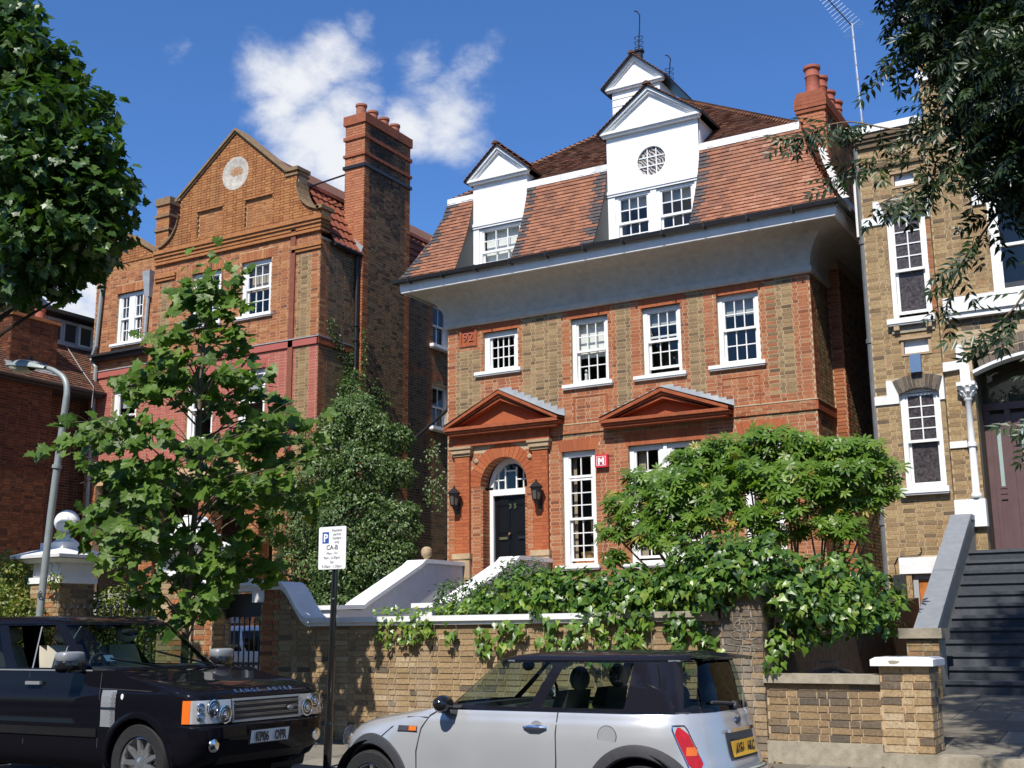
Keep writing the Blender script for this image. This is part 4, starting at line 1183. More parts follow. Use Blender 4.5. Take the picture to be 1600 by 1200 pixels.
c_ = (DORM[1][0] + DORM[1][1]) / 2
dormer(DORM[1][0], DORM[1][1], ZM0, 12.58, 13.52, [(DORM[1][0] + .17, c_ - .07), (c_ + .07, DORM[1][1] - .13)], 32, True)

# ---- gabled lantern on the roof
LX0, LX1, LY = -12.30, -10.95, 26.6
m = MB(); zb, za = 15.55, 16.38
m.box(LX0, LX1, LY, LY + 2.2, 13.6, zb)
z = 13.9
while z < zb - .05: m.box(LX0 - .012, LX1 + .012, LY - .014, LY, z, z + .012); z += .2
gable_front(m, LX0, LX1, zb, za, LY, ov=.16, proj=.12)
lan = obj('roof_lantern', m, 'white_paint', house)
gable_roof(lan, LX0, LX1, zb, za + .02, LY - .22, LY + 2.4, seed=33, ov=.24)
for fx, fy, h in ((-11.62, 26.9, 1.35), (-11.45, 28.55, 1.0)):
    m = MB(); zt = 16.35 if h > 1.2 else 16.1
    if h > 1.2: m.tube([(fx, fy, zt - .15), (fx, fy, zt + .28)], .10, 12); m.tube([(fx, fy, zt + .28), (fx, fy, zt + .33)], .14, 12)
    m.tube([(fx, fy, zt + .2), (fx, fy, zt + .6), (fx + .03, fy, zt + .9), (fx + .05, fy, zt + h), (fx - .02, fy, zt + h + .12), (fx - .10, fy, zt + h + .16)], .018, 6)
    for a in (.4, .55, .7):
        m.tube([(fx + .12 * math.cos(k * .9), fy + .12 * math.sin(k * .9), zt + a + .02 * math.sin(k * 2)) for k in range(8)], .010, 4)
    obj('wrought_finial', m, 'black_iron', lan)
# ---- right-hand chimney on the side breast
CX0, CX1, CY0, CY1 = -6.82, -6.20, HY + 1.4, HY + 3.9
m = MB(); m.box(CX0 + .01, CX1 - .01, CY0 + .01, CY1 - .01, 9.5, 13.12)
ch = obj('chimney', m, 'mortar_red', house)
for P0, U, w in (((CX0, CY0, 9.5), (1, 0), CX1 - CX0), ((CX1, CY0, 9.5), (0, 1), CY1 - CY0), ((CX0, CY1, 9.5), (0, -1), CY1 - CY0)):
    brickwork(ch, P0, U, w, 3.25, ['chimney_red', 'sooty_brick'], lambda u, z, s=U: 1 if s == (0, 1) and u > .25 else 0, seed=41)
m = MB()
for i, e in enumerate((.03, .05, .05, .04)): m.box(CX0 - e, CX1 + e, CY0 - e, CY1 + e, 12.74 + i * .09, 12.74 + (i + 1) * .09 - .008)
m.prism([(CX0 - .02, 13.10), (CX1 + .02, 13.10), (CX1 - .03, 13.22), (CX0 + .03, 13.22)], CY0 - .03, CY1 + .03, 'y')
obj('chimney_cap', m, 'chimney_brick', ch)
for i in range(4):
    yy = CY0 + .30 + i * .62; q = MB(); k = 1. if i < 2 else .85
    q.lathe([(.17, 0), (.175, .04), (.155, .10), (.15, .42 * k), (.17, .45 * k), (.155, .50 * k), (.155, .60 * k), (.19, .64 * k), (.19, .70 * k), (.14, .71 * k), (.13, .4)], ((CX0 + CX1) / 2, yy, 13.22), 20)
    obj('chimney_pot', q, 'terracotta', ch, smooth=True)
# white stepped flashing on the chimney's flank
m = MB()
for i in range(11):
    y = CY0 - .06 + 0; z = 10.9 + i * .10
    m.box(CX0 + .30 - i * .0 + .0, CX1 + .008, CY0 - .012 - .0, CY0, z - .55, z - .50) if False else None
for i in range(12):
    f = i / 12; zz = 10.62 + f * 1.25; xo = HX1 + m_out(zz)
    m.prism([(xo - .03, zz), (xo + .17, zz), (xo + .07, zz + .104), (xo - .03 - .03, zz + .104)], CY0 - .02, CY0 - .002, 'y')
obj('stepped_flashing', m, 'white_lead', ch)

# ================================================================== television aerial
ae = thing('television_aerial', 'tall silver pole with a many-armed television aerial behind the right chimney', 'aerial', (-6.0, 27.2, 12.0))
m = MB(); m.tube([(-6.0, 27.2, 11.5), (-6.12, 27.2, 16.05)], .028, 8)
obj('mast', m, 'aluminium', ae)
for k in range(9):
    q = MB(); z = 12.7 + k * .37; f = (z - 11.5) / 4.55; q.tube([(-6.0 - .12 * f, 27.2, z), (-6.0 - .12 * f, 27.2, z + .05)], .034, 8); obj('mast_band', q, 'galvanised', ae)
m = MB(); A, Bp = Vector((-6.10, 27.2, 15.95)), Vector((-6.78, 26.9, 17.02)); m.tube([A, Bp], .016, 6); obj('boom', m, 'dark_grey', ae)
m = MB(); dd = (Bp - A).normalized(); side = dd.cross(Vector((0, .6, .4))).normalized(); s2 = dd.cross(side)
for k in range(13):
    p = A + (Bp - A) * (.04 + .92 * k / 12)
    for sx in (-1, 1): m.tube([p, p + side * sx * (.22 - .008 * k) + s2 * .10 * sx], .0032, 4); m.tube([p, p + side * sx * (.13) - s2 * .16 * sx], .0032, 4)
obj('aerial_rods', m, 'aluminium', ae)
for sg in (-1, 1):
    m = MB(); 
    for k in range(5): m.tube([A + side * sg * (.05 + .05 * k) + dd * -.06 + s2 * -.25, A + side * sg * (.05 + .05 * k) + dd * -.06 + s2 * .25], .0032, 4)
    obj('reflector', m, 'aluminium', ae)

# ================================================================== white steps up to the black door
stp = thing('entrance_steps', 'flight of steps with sloping white rendered side walls up to the black door', 'steps', (-13.6, 21, 1.5))
def flank(xa, xb, yl, yt, yb, ztop, zbot, name):
    m = MB()
    poly = [(HY - .01, 1.2), (HY - .01, ztop), (yt, ztop), (yb, zbot), (yl, zbot), (yl, 1.2)]
    m.prism([(y, z) for y, z in poly], xa, xb, 'x'); w = obj(name, m, 'white_render', stp)
    m = MB(); n = 8
    pts = [(HY - .01, ztop), (yt + .22, ztop), (yt + .05, ztop - .015), (yt - .12, ztop - .12), (yb + .15, zbot + .10), (yb, zbot + .02), (yl - .06, zbot)]
    for (y0, z0), (y1, z1) in zip(pts, pts[1:]):
        m.hexa([(xa - .06, y0, z0), (xb + .06, y0, z0), (xb + .06, y1, z1), (xa - .06, y1, z1), (xa - .06, y0, z0 + .085), (xb + .06, y0, z0 + .085), (xb + .06, y1, z1 + .085), (xa - .06, y1, z1 + .085)])
    obj('coping', m, 'white_paint', w)
flank(-15.0, -14.62, 18.4, 21.3, 19.2, 3.08, 2.06, 'left_flank_wall')
flank(-12.78, -12.42, 18.4, 21.5, 19.2, 3.08, 2.06, 'right_flank_wall')
m = MB(); m.lathe([(.02, 0), (.06, .01), (.05, .03), (.07, .05), (.11, .10), (.125, .165), (.11, .235), (.06, .28), (.0, .29)], (-14.72, 21.6, 3.16), 20)
tag(obj('stone_ball', m, 'sandstone', None, smooth=True), 'small stone ball on the white coping left of the black door', 'ball finial')
for k in range(7):
    m = MB(); m.box(-14.62, -12.78, 22.7 - .30 * (k + 1), 22.7 - .30 * k + .02, 1.2, 2.05 - .14 * k); obj('step', m, 'step_stone', stp)

# ================================================================== the gabled house on the left (front wall Y = 23)
LX0, LXM, LX1, LYY = -27.45, -25.05, -19.05, 23.0
lh = thing('gabled_house', 'tall orange brick house with a pointed gable, round plaster medallion and big chimney stack', 'house', (-22.0, LYY, 1.0))
LZ0, LZC = .6, 12.05
LW = [(-21.77, -20.70, 9.92, 11.45), (-23.60, -22.50, 9.92, 11.42), (-26.55, -25.46, 9.80, 11.30),
      (-21.75, -20.78, 6.72, 8.45), (-23.60, -22.60, 6.72, 8.45), (-26.50, -25.50, 6.95, 8.45), (-26.95, -20.35, .6, 5.75)]
m = MB()
wall_panel(m, (LX0, LYY, LZ0), (1, 0), LX1 - LX0, LZC + .25 - LZ0, [(a - LX0, b - LX0, c - LZ0, d - LZ0) for a, b, c, d in LW])
wall_panel(m, (LX1, LYY, LZ0), (0, 1), 11, 11.75 - LZ0, [(28.2 - LYY, 29.1 - LYY, 9.9 - LZ0, 11.2 - LZ0), (28.2 - LYY, 29.1 - LYY, 7.45 - LZ0, 8.75 - LZ0)])
wall_panel(m, (LX0, 34, LZ0), (0, -1), 11, 11.75 - LZ0, [])
m.face([(LX0, 34, LZ0), (LX1, 34, LZ0), (LX1, 34, 11.8), (LX0, 34, 11.8)])
obj('wall', m, 'mortar_bright', lh)
def lh_holes(z):
    Z = z + LZ0; hs = []
    for a, b, c, d in LW:
        if c - .06 < Z < d: hs.append((a - LX0, b - LX0))
        elif d <= Z < d + .26: e = .05 + (Z - d) * .2; hs.append((a - e - LX0, b + e - LX0))
    if 12.0 < Z: hs.append((LXM - LX0, 20))
    return hs
def lh_zone(u, z):
    X = u + LX0; Z = z + LZ0
    strip = (-19.78 < X < -19.38) or (-24.80 < X < -24.40)
    if strip and 3 < Z < 11.35 and (X > -24): return 1
    if strip and 9.1 < Z < 11.35: return 1
    if Z > 11.95 and X < LXM: return 3
    if 6.2 < Z < 9.04: return 2
    return 0
brickwork(lh, (LX0, LYY, LZ0), (1, 0), LX1 - LX0, LZC + .2 - LZ0, ['house_red_brick', 'stock_brick', 'pink_brick', 'gable_brick'], lh_zone, lh_holes, seed=51,
          pick=lambda u, z: ((LX1 - LX0 - u) + .1 * abs(z + LZ0 - 10)) if z + LZ0 > 8.6 else None, npick=300)
for a, b, c, d in LW[:6]:
    m = MB(); n = 14; e0, e1 = .05, .10
    for i in range(n):
        f0, f1 = i / n, (i + 1) / n; g = lambda f, e: a - e + (b - a + 2 * e) * f
        m.hexa([(g(f0, e0) + .003, LYY - .006, d), (g(f1, e0) - .003, LYY - .006, d), (g(f1, e0) - .003, LYY + .1, d), (g(f0, e0) + .003, LYY + .1, d), (g(f0, e1) + .003, LYY - .006, d + .25), (g(f1, e1) - .003, LYY - .006, d + .25), (g(f1, e1) - .003, LYY + .1, d + .25), (g(f0, e1) + .003, LYY + .1, d + .25)], 0, rnd.uniform(.3, 1))
    obj('flat_arch', m, 'house_red_brick' if d > 9 else 'pink_brick', lh)
for i, (a, b, c, d) in enumerate(LW[:6]):
    zm = (c + d) / 2; sl = (a - .12, b + .1, .09, .07)
    if i < 3: s = [(c + .05, zm + .03, 3, 2, .05), (zm - .02, d - .06, 3, 2, .0)]
    else: s = [(c + .05, zm + .03, 1, 1, .05), (zm - .02, d - .06, 1, 1, .0)] if i < 6 else [(c + .05, zm + .03, 2, 1, .05), (zm - .02, d - .06, 2, 1, .0)]
    if i == 2:
        xm = (a + b) / 2
        sash_window(lh, a, xm + .0, c, d, LYY, [(c + .05, zm + .03, 2, 2, .05), (zm - .02, d - .06, 2, 2, .0)], frame=.11, sill=(a - .12, xm, .09, .07))
        sash_window(lh, xm + .001, b, c, d, LYY, [(c + .05, zm + .03, 2, 2, .05), (zm - .02, d - .06, 2, 2, .0)], frame=.11, sill=(xm + .001, b + .1, .09, .07)); continue
    bl = [('blind', 'grey_blind', a + .1, b - .1, d - .5, d - .06, .17)] if i in (3, 4, 5) else []
    if i == 0: bl = [('curtain', 'curtain', a + .12, b - .12, c + .75, d - .1, .2)]
    sash_window(lh, a, b, c, d, LYY, s, sill=sl, blind=bl, frame=.13 if i < 3 else .14, mat='white_paint' if i < 6 else 'old_painted_wood')
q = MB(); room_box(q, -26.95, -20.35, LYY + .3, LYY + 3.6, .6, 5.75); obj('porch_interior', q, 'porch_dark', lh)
for a in (-25.1, -23.0, -21.35):
    q = MB(); q.box(a, a + .5, LYY + .02, LYY + .42, .6, 5.75); pp = obj('porch_pier', q, 'mortar_bright', lh)
    brickwork(pp, (a - .005, LYY + .012, .6), (1, 0), .51, 5.1, ['house_red_brick'], lambda u, z: 0, seed=91); brickwork(pp, (a + .505, LYY + .012, .6), (0, 1), .41, 5.1, ['house_red_brick'], lambda u, z: 0, seed=92)
q = MB(); q.box(-26.95, -20.35, LYY + .1, LYY + .3, 1.9, 2.75); obj('porch_balustrade', q, 'old_painted_wood', lh)
# front strips that stand a little proud
for a, b in ((-20.02, -19.86), ):
    m = MB(); m.box(a, b, LYY - .05, LYY + .01, LZ0, LZC); obj('pilaster_strip', m, 'strip_red', lh)
# cornices, caps, string
def band(parent, name, x0, x1, z0, z1, pr, mat, y=LYY, ret=None):
    m = MB(); m.box(x0, x1, y - pr, y + .02, z0, z1)
    if ret: m.box(x1 - .001 if False else x1, x1 + .001, y, y, z0, z1) if False else None
    return obj(name, m, mat, parent)
m = MB()
m.box(LXM, LX1 + .10, LYY - .13, LYY + .3, 12.19, 12.29); m.box(LXM, LX1 + .06, LYY - .09, LYY + .3, 12.10, 12.19); m.box(LXM, LX1 + .03, LYY - .05, LYY + .3, 12.0, 12.10); m.box(LXM, LX1 + .05, LYY - .08, LYY + .3, 11.88, 11.95)
obj('cornice', m, 'gable_cornice', lh) if 'gable_cornice' in MATS else obj('cornice', m, 'sandy_brick', lh)
m = MB(); m.box(-19.98, LX1 + .08, LYY - .08, LYY + .02, 11.48, 11.58); m.box(-19.98, LX1 + .05, LYY - .05, LYY + .02, 11.40, 11.48); obj('pilaster_cap', m, 'sandy_brick', lh)
m = MB(); m.box(-25.0, -24.2, LYY - .08, LYY + .02, 11.48, 11.58); m.box(-25.0, -24.22, LYY - .05, LYY + .02, 11.40, 11.48); obj('pilaster_cap', m, 'sandy_brick', lh)
m = MB(); m.box(LX0, LX1 + .03, LYY - .05, LYY + .02, 8.86, 9.04, 0); m.box(LX0, LX1 + .05, LYY - .07, LYY + .02, 9.045, 9.07, 1); m.box(LX1 - .01, LX1 + .045, LYY - .05, LYY + 1.55, 8.86, 9.04, 2); m.box(LX1 - .01, LX1 + .055, LYY - .06, LYY + 1.55, 9.045, 9.07, 1)
obj('string_course', m, ['pink_brick', 'lead', 'moulded_brick'], lh)
# the gable
def arc(c, r, a0, a1, n=8): return [(c[0] + r * math.cos(math.radians(a0 + (a1 - a0) * k / n)), c[1] + r * math.sin(math.radians(a0 + (a1 - a0) * k / n))) for k in range(n + 1)]
GR = arc((-18.98, 13.32), .86, 180, 265)         # right scroll, concave
GL = arc((-25.02, 13.22), .86, -82, 0)
gpoly = [(LXM, 12.29), (LX1 + .02, 12.29), (LX1 + .02, GR[-1][1])] + GR[::-1] + [(-19.85, 13.32), (-19.85, 13.72), (-20.24, 13.72), (-22.09, 15.30), (-24.10, 13.70), (-24.16, 13.70)] + GL[::-1] + [(LXM, GL[0][1])]
m = MB(); m.prism(gpoly, LYY + .004, LYY + .36, 'y'); gb = obj('gable', m, 'mortar_bright', lh)
def inside_spans(z):
    xs = []
    n = len(gpoly)
    for i in range(n):
        (x0, z0), (x1, z1) = gpoly[i], gpoly[(i + 1) % n]
        if (z0 > z) != (z1 > z): xs.append(x0 + (x1 - x0) * (z - z0) / (z1 - z0))
    xs.sort(); return [(xs[i], xs[i + 1]) for i in range(0, len(xs) - 1, 2)]
PAN = [(-23.42, -22.50, 12.42, 13.20), (-21.66, -20.70, 12.42, 13.20)]
MED = (-22.08, 14.07, .43)
def gab_holes(z):
    Z = z + 12.29; hs = []; u = LXM
    for a, b in inside_spans(Z): hs.append((u - LXM - .5, a - LXM + .015)); u = b - .015
    hs.append((u - LXM, 50))
    for a, b, c, d in PAN:
        if c < Z < d: hs.append((a - LXM, b - LXM))
    q = (Z - MED[1]) / MED[2]
    if abs(q) < 1: e = MED[2] * math.sqrt(1 - q * q); hs.append((MED[0] - e - LXM, MED[0] + e - LXM))
    return hs
brickwork(gb, (LXM, LYY - .05, 12.29), (1, 0), LX1 + .02 - LXM, 3.1, ['gable_brick'], lambda u, z: 0, gab_holes, seed=52)
for a, b, c, d in PAN:
    brickwork(gb, (a, LYY + .0, c), (1, 0), b - a, d - c, ['gable_brick'], lambda u, z: 0, seed=53)
    q = MB(); q.box(a - .04, b + .04, LYY - .075, LYY - .02, d, d + .035); obj('panel_head', q, 'sandy_brick', gb)
q = MB(); q.lathe([(MED[2] + .05, .0), (MED[2] + .05, -.055), (MED[2] - .01, -.06), (MED[2] - .03, -.052), (0, -.052)], (MED[0], LYY, MED[1]), 36, axis='y'); md = obj('medallion', q, 'worn_render', gb, smooth=True)
r_ = random.Random(5); q = MB()
q.face([(MED[0] + .05 + (.20 + .07 * math.sin(k * 2.3) + .03 * math.sin(k * 5.1)) * math.cos(2 * math.pi * k / 22) * 1.1, LYY - .055, MED[1] + .04 + (.13 + .05 * math.sin(k * 3.1)) * math.sin(2 * math.pi * k / 22)) for k in range(22)]); obj('bare_brick_patch', q, 'patch_brick', md)
# coping of the gable
q = MB()
def cope(p0, p1, up=.075, pr=.09, dn=.02):
    (x0, z0), (x1, z1) = p0, p1
    for pa, ua, ub in ((pr, 0.0, up), (pr * .5, -.06, 0.0)):
        q.hexa([(x0, LYY - .05 - pa, z0 + ua), (x1, LYY - .05 - pa, z1 + ua), (x1, LYY + .42, z1 + ua), (x0, LYY + .42, z0 + ua), (x0, LYY - .05 - pa, z0 + ub), (x1, LYY - .05 - pa, z1 + ub), (x1, LYY + .42, z1 + ub), (x0, LYY + .42, z0 + ub)])
cope((-24.20, 13.68), (-22.09, 15.32)); cope((-22.09, 15.32), (-20.20, 13.70))
q.box(-20.26, -19.80, LYY - .12, LYY + .42, 13.70, 13.80); q.box(-20.26, -19.83, LYY - .09, LYY + .42, 13.58, 13.64)
q.box(-24.30, -24.10, LYY - .12, LYY + .42, 13.66, 13.74)
for c in (GR, GL):
    for p0, p1 in zip(c, c[1:]):
        if p0[0] > p1[0]: p0, p1 = p1, p0
        q.hexa([(p0[0], LYY - .12, p0[1]), (p1[0] + .004, LYY - .12, p1[1]), (p1[0] + .004, LYY + .40, p1[1]), (p0[0], LYY + .40, p0[1]), (p0[0], LYY - .12, p0[1] + .07), (p1[0] + .004, LYY - .12, p1[1] + .07), (p1[0] + .004, LYY + .40, p1[1] + .07), (p0[0], LYY + .40, p0[1] + .07)])
q.box(LX1 - .10, LX1 + .10, LYY - .12, LYY + .42, GR[-1][1], GR[-1][1] + .10)
obj('coping', q, 'coping_brown', gb)
# small gable over the left bay
q = MB(); q.prism([(-27.45, 12.2), (-25.06, 12.2), (-25.06, 12.32), (-26.26, 13.05), (-27.45, 12.25)], LYY + .0, LYY + .35, 'y'); g2 = obj('small_gable', q, 'mortar_bright', lh)
def g2h(z):
    Z = z + 12.2
    e = min(1.2, (13.05 - Z) / .75 * 1.2); return [(-5, -26.26 - e + 27.45), (-26.26 + e + 27.45, 9)]
brickwork(g2, (-27.45, LYY - .03, 12.2), (1, 0), 2.4, .84, ['gable_brick'], lambda u, z: 0, g2h, seed=54)
q = MB()
for p0, p1 in (((-27.50, 12.24), (-26.26, 13.05)), ((-26.26, 13.05), (-25.0, 12.28))):
    q.hexa([(p0[0], LYY - .1, p0[1]), (p1[0], LYY - .1, p1[1]), (p1[0], LYY + .4, p1[1]), (p0[0], LYY + .4, p0[1]), (p0[0], LYY - .1, p0[1] + .08), (p1[0], LYY - .1, p1[1] + .08), (p1[0], LYY + .4, p1[1] + .08), (p0[0], LYY + .4, p0[1] + .08)])
q.box(-27.5, -27.1, LYY - .1, LYY + .4, 12.08, 12.22); q.box(-27.5, -27.14, LYY - .06, LYY + .4, 11.86, 11.93)
obj('coping', q, 'coping_brown', g2)
q = MB(); q.box(-27.3, -25.12, LYY - .30, LYY, 9.46, 9.52); q.box(-27.2, -25.2, LYY - .2, LYY, 9.36, 9.46); obj('lead_ledge', q, 'dark_grey', lh)
q = MB(); q.hexa([(-25.30, LYY - .12, 11.0), (-25.12, LYY - .12, 11.0), (-25.12, LYY, 11.0), (-25.30, LYY, 11.0), (-25.36, LYY - .2, 11.75), (-25.06, LYY - .2, 11.75), (-25.06, LYY, 11.75), (-25.36, LYY, 11.75)]); q.tube([(-25.21, LYY - .07, 11.05), (-25.26, LYY - .07, 9.75)], .055, 8); obj('lead_downpipe', q, 'lead', lh)
q = MB(); q.tube([(-27.08, LYY - .1, 11.9), (-27.2, LYY - .1, 9.8), (-27.36, LYY - .1, 9.45), (-27.15, LYY - .1, 9.2), (-27.15, LYY - .1, 2.0)], .06, 8); obj('downpipe', q, 'galvanised', lh)
# side wall towards the alley, chimney breast and stack
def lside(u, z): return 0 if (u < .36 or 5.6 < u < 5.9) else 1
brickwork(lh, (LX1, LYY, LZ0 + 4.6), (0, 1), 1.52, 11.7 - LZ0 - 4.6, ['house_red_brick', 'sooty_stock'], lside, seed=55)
BXX = LX1 + .20; BY0, BY1 = LYY + 1.53, LYY + 3.70
m = MB(); m.box(LX1 - .02, BXX - .008, BY0 + .008, BY1 - .008, LZ0, 11.75); m.box(LX1 - .46, BXX - .008, BY0 + .008, BY1 - .008, 11.5, 15.55)
cs = obj('chimney_stack', m, 'mortar_bright', lh)
brickwork(cs, (LX1, BY0, LZ0 + 4.6), (1, 0), .2, 7.0, ['house_red_brick'], lambda u, z: 0, seed=56)
brickwork(cs, (LX1 - .47, BY0, 11.75), (1, 0), BXX - LX1 + .47, 3.9, ['chimney_red'], lambda u, z: 0, seed=57)
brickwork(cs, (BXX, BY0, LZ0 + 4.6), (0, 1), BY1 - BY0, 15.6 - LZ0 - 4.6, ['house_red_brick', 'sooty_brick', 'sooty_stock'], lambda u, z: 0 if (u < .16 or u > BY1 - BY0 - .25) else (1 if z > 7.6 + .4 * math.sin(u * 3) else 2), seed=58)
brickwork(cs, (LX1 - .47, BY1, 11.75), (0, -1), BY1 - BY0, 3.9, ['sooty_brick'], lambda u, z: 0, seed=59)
m = MB()
for z0, z1, e in ((15.45, 15.72, .05), (15.0, 15.1, .045), (14.50, 14.58, .045)): m.box(LX1 - .47 - e, BXX + e, BY0 - e, BY1 + e, z0, z1)
obj('chimney_band', m, 'chimney_brick', cs)
m = MB(); m.box(LX1 - .47 - .05, BXX + .045, BY0 - .045, BY1 + .045, 14.16, 14.25); obj('iron_strap', m, 'black_iron', cs)
for i in range(4):
    q = MB(); q.lathe([(.15, 0), (.14, .35), (.165, .37), (.165, .43), (.12, .44), (.11, .2)], ((LX1 - .47 + BXX) / 2 - .02, BY0 + .28 + i * .53, 15.70), 16); obj('chimney_pot', q, 'chimney_pot_red', cs, smooth=True)
brickwork(lh, (LX1, BY1, LZ0 + 4.6), (0, 1), 7.2, 11.7 - LZ0 - 4.6, ['house_red_brick', 'sooty_stock'], lambda u, z: 0 if (1.15 < u < 1.5 or 2.4 < u < 2.7 or abs(z - 3.75) < .1) else 1, lambda z: [(28.2 - BY1, 29.1 - BY1)] if (9.84 < z + LZ0 + 4.6 < 11.2 or 7.39 < z + LZ0 + 4.6 < 8.75) else [], seed=60)
for zz in (9.9, 7.45):
    sash_window(lh, 28.2, 29.1, zz, zz + 1.3, LX1, [(zz + .05, zz + .68, 2, 1, .05), (zz + .62, zz + 1.24, 2, 1, 0)], U=(0, 1), sill=(28.02, 29.2, .16, .09))
brickwork(lh, (LX1, LYY, LZ0), (0, 1), 11, 4.6, ['sooty_stock'], lambda u, z: 0, seed=61, lb=.45, course=.0762)
# pantiled side roof: corrugated, rising steeply
def pantiles(o0, z0, o1, z1, ya, yb, parent, sgn=1):
    m = MB(); ny = int((yb - ya) / .05); rows = []
    n = 6
    for k in range(n):
        for e in (0, 1):
            f = (k + e * .999) / n; lift = .035 if e == 0 else .0
            rows.append([(o0 + (o1 - o0) * f + sgn * (lift + .022 * math.sin(2 * math.pi * (ya + i * .05) / .24)), ya + i * .05, z0 + (z1 - z0) * f + lift * .4) for i in range(ny + 1)])
    m.grid(rows); 
    m.t = [.2 + .6 * ((int(i / 5) * 7919) % 13) / 13 for i in range(len(m.f))]
    return obj('pantiles', m, 'pantile', parent)
pantiles(LX1 + .12, 11.66, -19.92, 13.42, LYY + .36, LYY + 11, lh)
m = MB(); m.box(-19.98, -19.84, LYY + .36, 34, 13.40, 13.50); obj('ridge', m, 'terracotta', lh)
m = MB(); m.face([(-19.95, LYY + .36, 13.42), (-19.95, 34, 13.42), (-22.09, 34, 15.1), (-22.09, LYY + .36, 15.1)]); m.face([(-22.09, LYY + .36, 15.1), (-22.09, 34, 15.1), (-25.0, 34, 12.3), (-25.0, LYY + .36, 12.3)]); m.face([(-25.0, LYY + .3, 12.3), (-25, 34, 12.3), (-27.45, 34, 12.2), (-27.45, LYY + .3, 12.2)]); m.box(-19.95, LX1 + .02, LYY + .36, 34, 11.6, 11.68); obj('roof', m, 'old_roof_tile', lh)
m = MB(); m.tube([(LX1 + .16, LYY + .4, 11.62), (LX1 + .16, BY0, 11.60)], .05, 8); m.tube([(LX1 + .10, BY0 - .1, 11.58), (LX1 + .10, BY0 - .12, 1.2)], .055, 8); m.tube([(LX1 + .16, BY1, 11.62), (LX1 + .16, 33, 11.6)], .05, 8)
for z in (9.6, 9.2, 7.4, 5.6): m.tube([(LX1 + .10, BY0 - .11, z), (LX1 + .10, BY0 - .11, z + .08)], .075, 8)
obj('rainwater_pipe', m, 'black_iron', lh)
m = MB(); m.box(LX1 - .42, BXX + .01, BY0 - .04, BY0 - .005, 11.66, 11.72) if False else m.hexa([(LX1 - .5, BY0 - .03, 12.28), (LX1 - .44, BY0 - .03, 12.42), (LX1 - .44, BY0, 12.42), (LX1 - .5, BY0, 12.28), (LX1 + .16, BY0 - .03, 11.66), (LX1 + .22, BY0 - .03, 11.82), (LX1 + .22, BY0, 11.82), (LX1 + .16, BY0, 11.66)]); obj('lead_flashing', m, 'lead', lh)
m = MB(); m.tube([(-19.86, LYY + .5, 13.42), (LX1 - .47, BY0 + .3, 14.2)], .025, 8); m.lathe([(0, 0), (.05, .03), (.05, .09), (0, .12)], (-19.86, LYY + .5, 13.38), 8); obj('iron_stay', m, 'black_iron', lh)
m = MB(); m.tube([(LX1 + .55, LYY + 3.4, 6.75), (LX1 + .9, LYY + 4.6, 7.75), (LX1 + .85, LYY + 4.75, 7.95)], .045, 8) ; obj('vent_pipe', m, 'black_iron', lh)
# left stack
m = MB(); m.box(-27.30, -26.75, 25.0, 26.2, 10.5, 14.9)
c2 = obj('chimney_stack', m, 'mortar_red', lh)
brickwork(c2, (-27.30, 25.0 - .002, 10.5), (1, 0), .55, 4.4, ['gable_brick'], lambda u, z: 0, seed=62); brickwork(c2, (-26.75 + .002, 25.0, 10.5), (0, 1), 1.2, 4.4, ['dark_red_brick'], lambda u, z: 0, seed=63)
m = MB()
for z0, z1, e in ((14.75, 14.98, .05), (14.35, 14.43, .05), (13.9, 13.97, .05)): m.box(-27.30 - e, -26.75 + e, 25.0 - e, 26.2 + e, z0, z1)
obj('chimney_band', m, 'coping_brown', c2)
# lead saddle between the gables
m = MB(); m.box(-25.2, -24.95, LYY + .05, LYY + .5, 12.28, 12.36); obj('lead_saddle', m, 'lead', lh)

# ================================================================== the dark house at the far left (side wall faces +X)
fh = thing('far_left_house', 'dark brick house at the left edge with tiled roof and row of dormer windows', 'house', (-28, 20, .5))
FXW = -27.80
FE = -26.82
m = MB(); wall_panel(m, (FXW, 15.0, .5), (0, 1), 9.0, 8.0, []); m.face([(FXW, 15, .5), (-34, 15, .5), (-34, 15, 8.5), (FXW, 15, 8.5)][::-1]); m.box(-27.8, -27.0 - .01, 17.0, 21.36 - .01, .5, 8.3); m.box(-27.9, -27.2 - .01, 20.07 + .01, 21.57 - .01, 8.3, 10.15); obj('wall', m, 'mortar_red', fh)
brickwork(fh, (FXW, 21.36, 2.0), (0, 1), 2.5, 6.3, ['dark_red_brick'], lambda u, z: 0, seed=64)
brickwork(fh, (-27.0, 17.0, 2.0), (0, 1), 4.36, 6.3, ['dark_red_brick', 'house_red_brick'], lambda u, z: 0, seed=65, pick=lambda u, z: abs(z + 2 - 6.3) + abs(u - 3.6), npick=260)
brickwork(fh, (-27.2, 20.07, 8.6), (0, 1), 1.5, 1.55, ['dark_red_brick'], lambda u, z: 0, seed=68)
brickwork(fh, (-27.9, 20.07, 8.6), (1, 0), .7, 1.55, ['dark_red_brick'], lambda u, z: 0, seed=66)
m = MB(); m.box(-27.95, -27.15, 20.02, 21.62, 10.13, 10.22); obj('chimney_cap', m, 'sandy_brick', fh)
for yy in (20.2, 21.0):
    q = MB(); q.lathe([(.14, 0), (.13, .3), (.15, .32), (.15, .38), (.1, .38)], (-27.55, yy + .2, 10.2), 14); obj('chimney_pot', q, 'terracotta', fh, smooth=True)
tiling(fh, (FXW, 0, 0), (0, 1), [(FE - FXW + .03, 8.40), (-.45, 9.95)], lambda z: [(15, 20.07), (21.57, 23.9)] if z > 8.7 else [(15, 23.9)], lambda *a: a[5].uniform(.1, .7), 'old_roof_tile', seed=67)
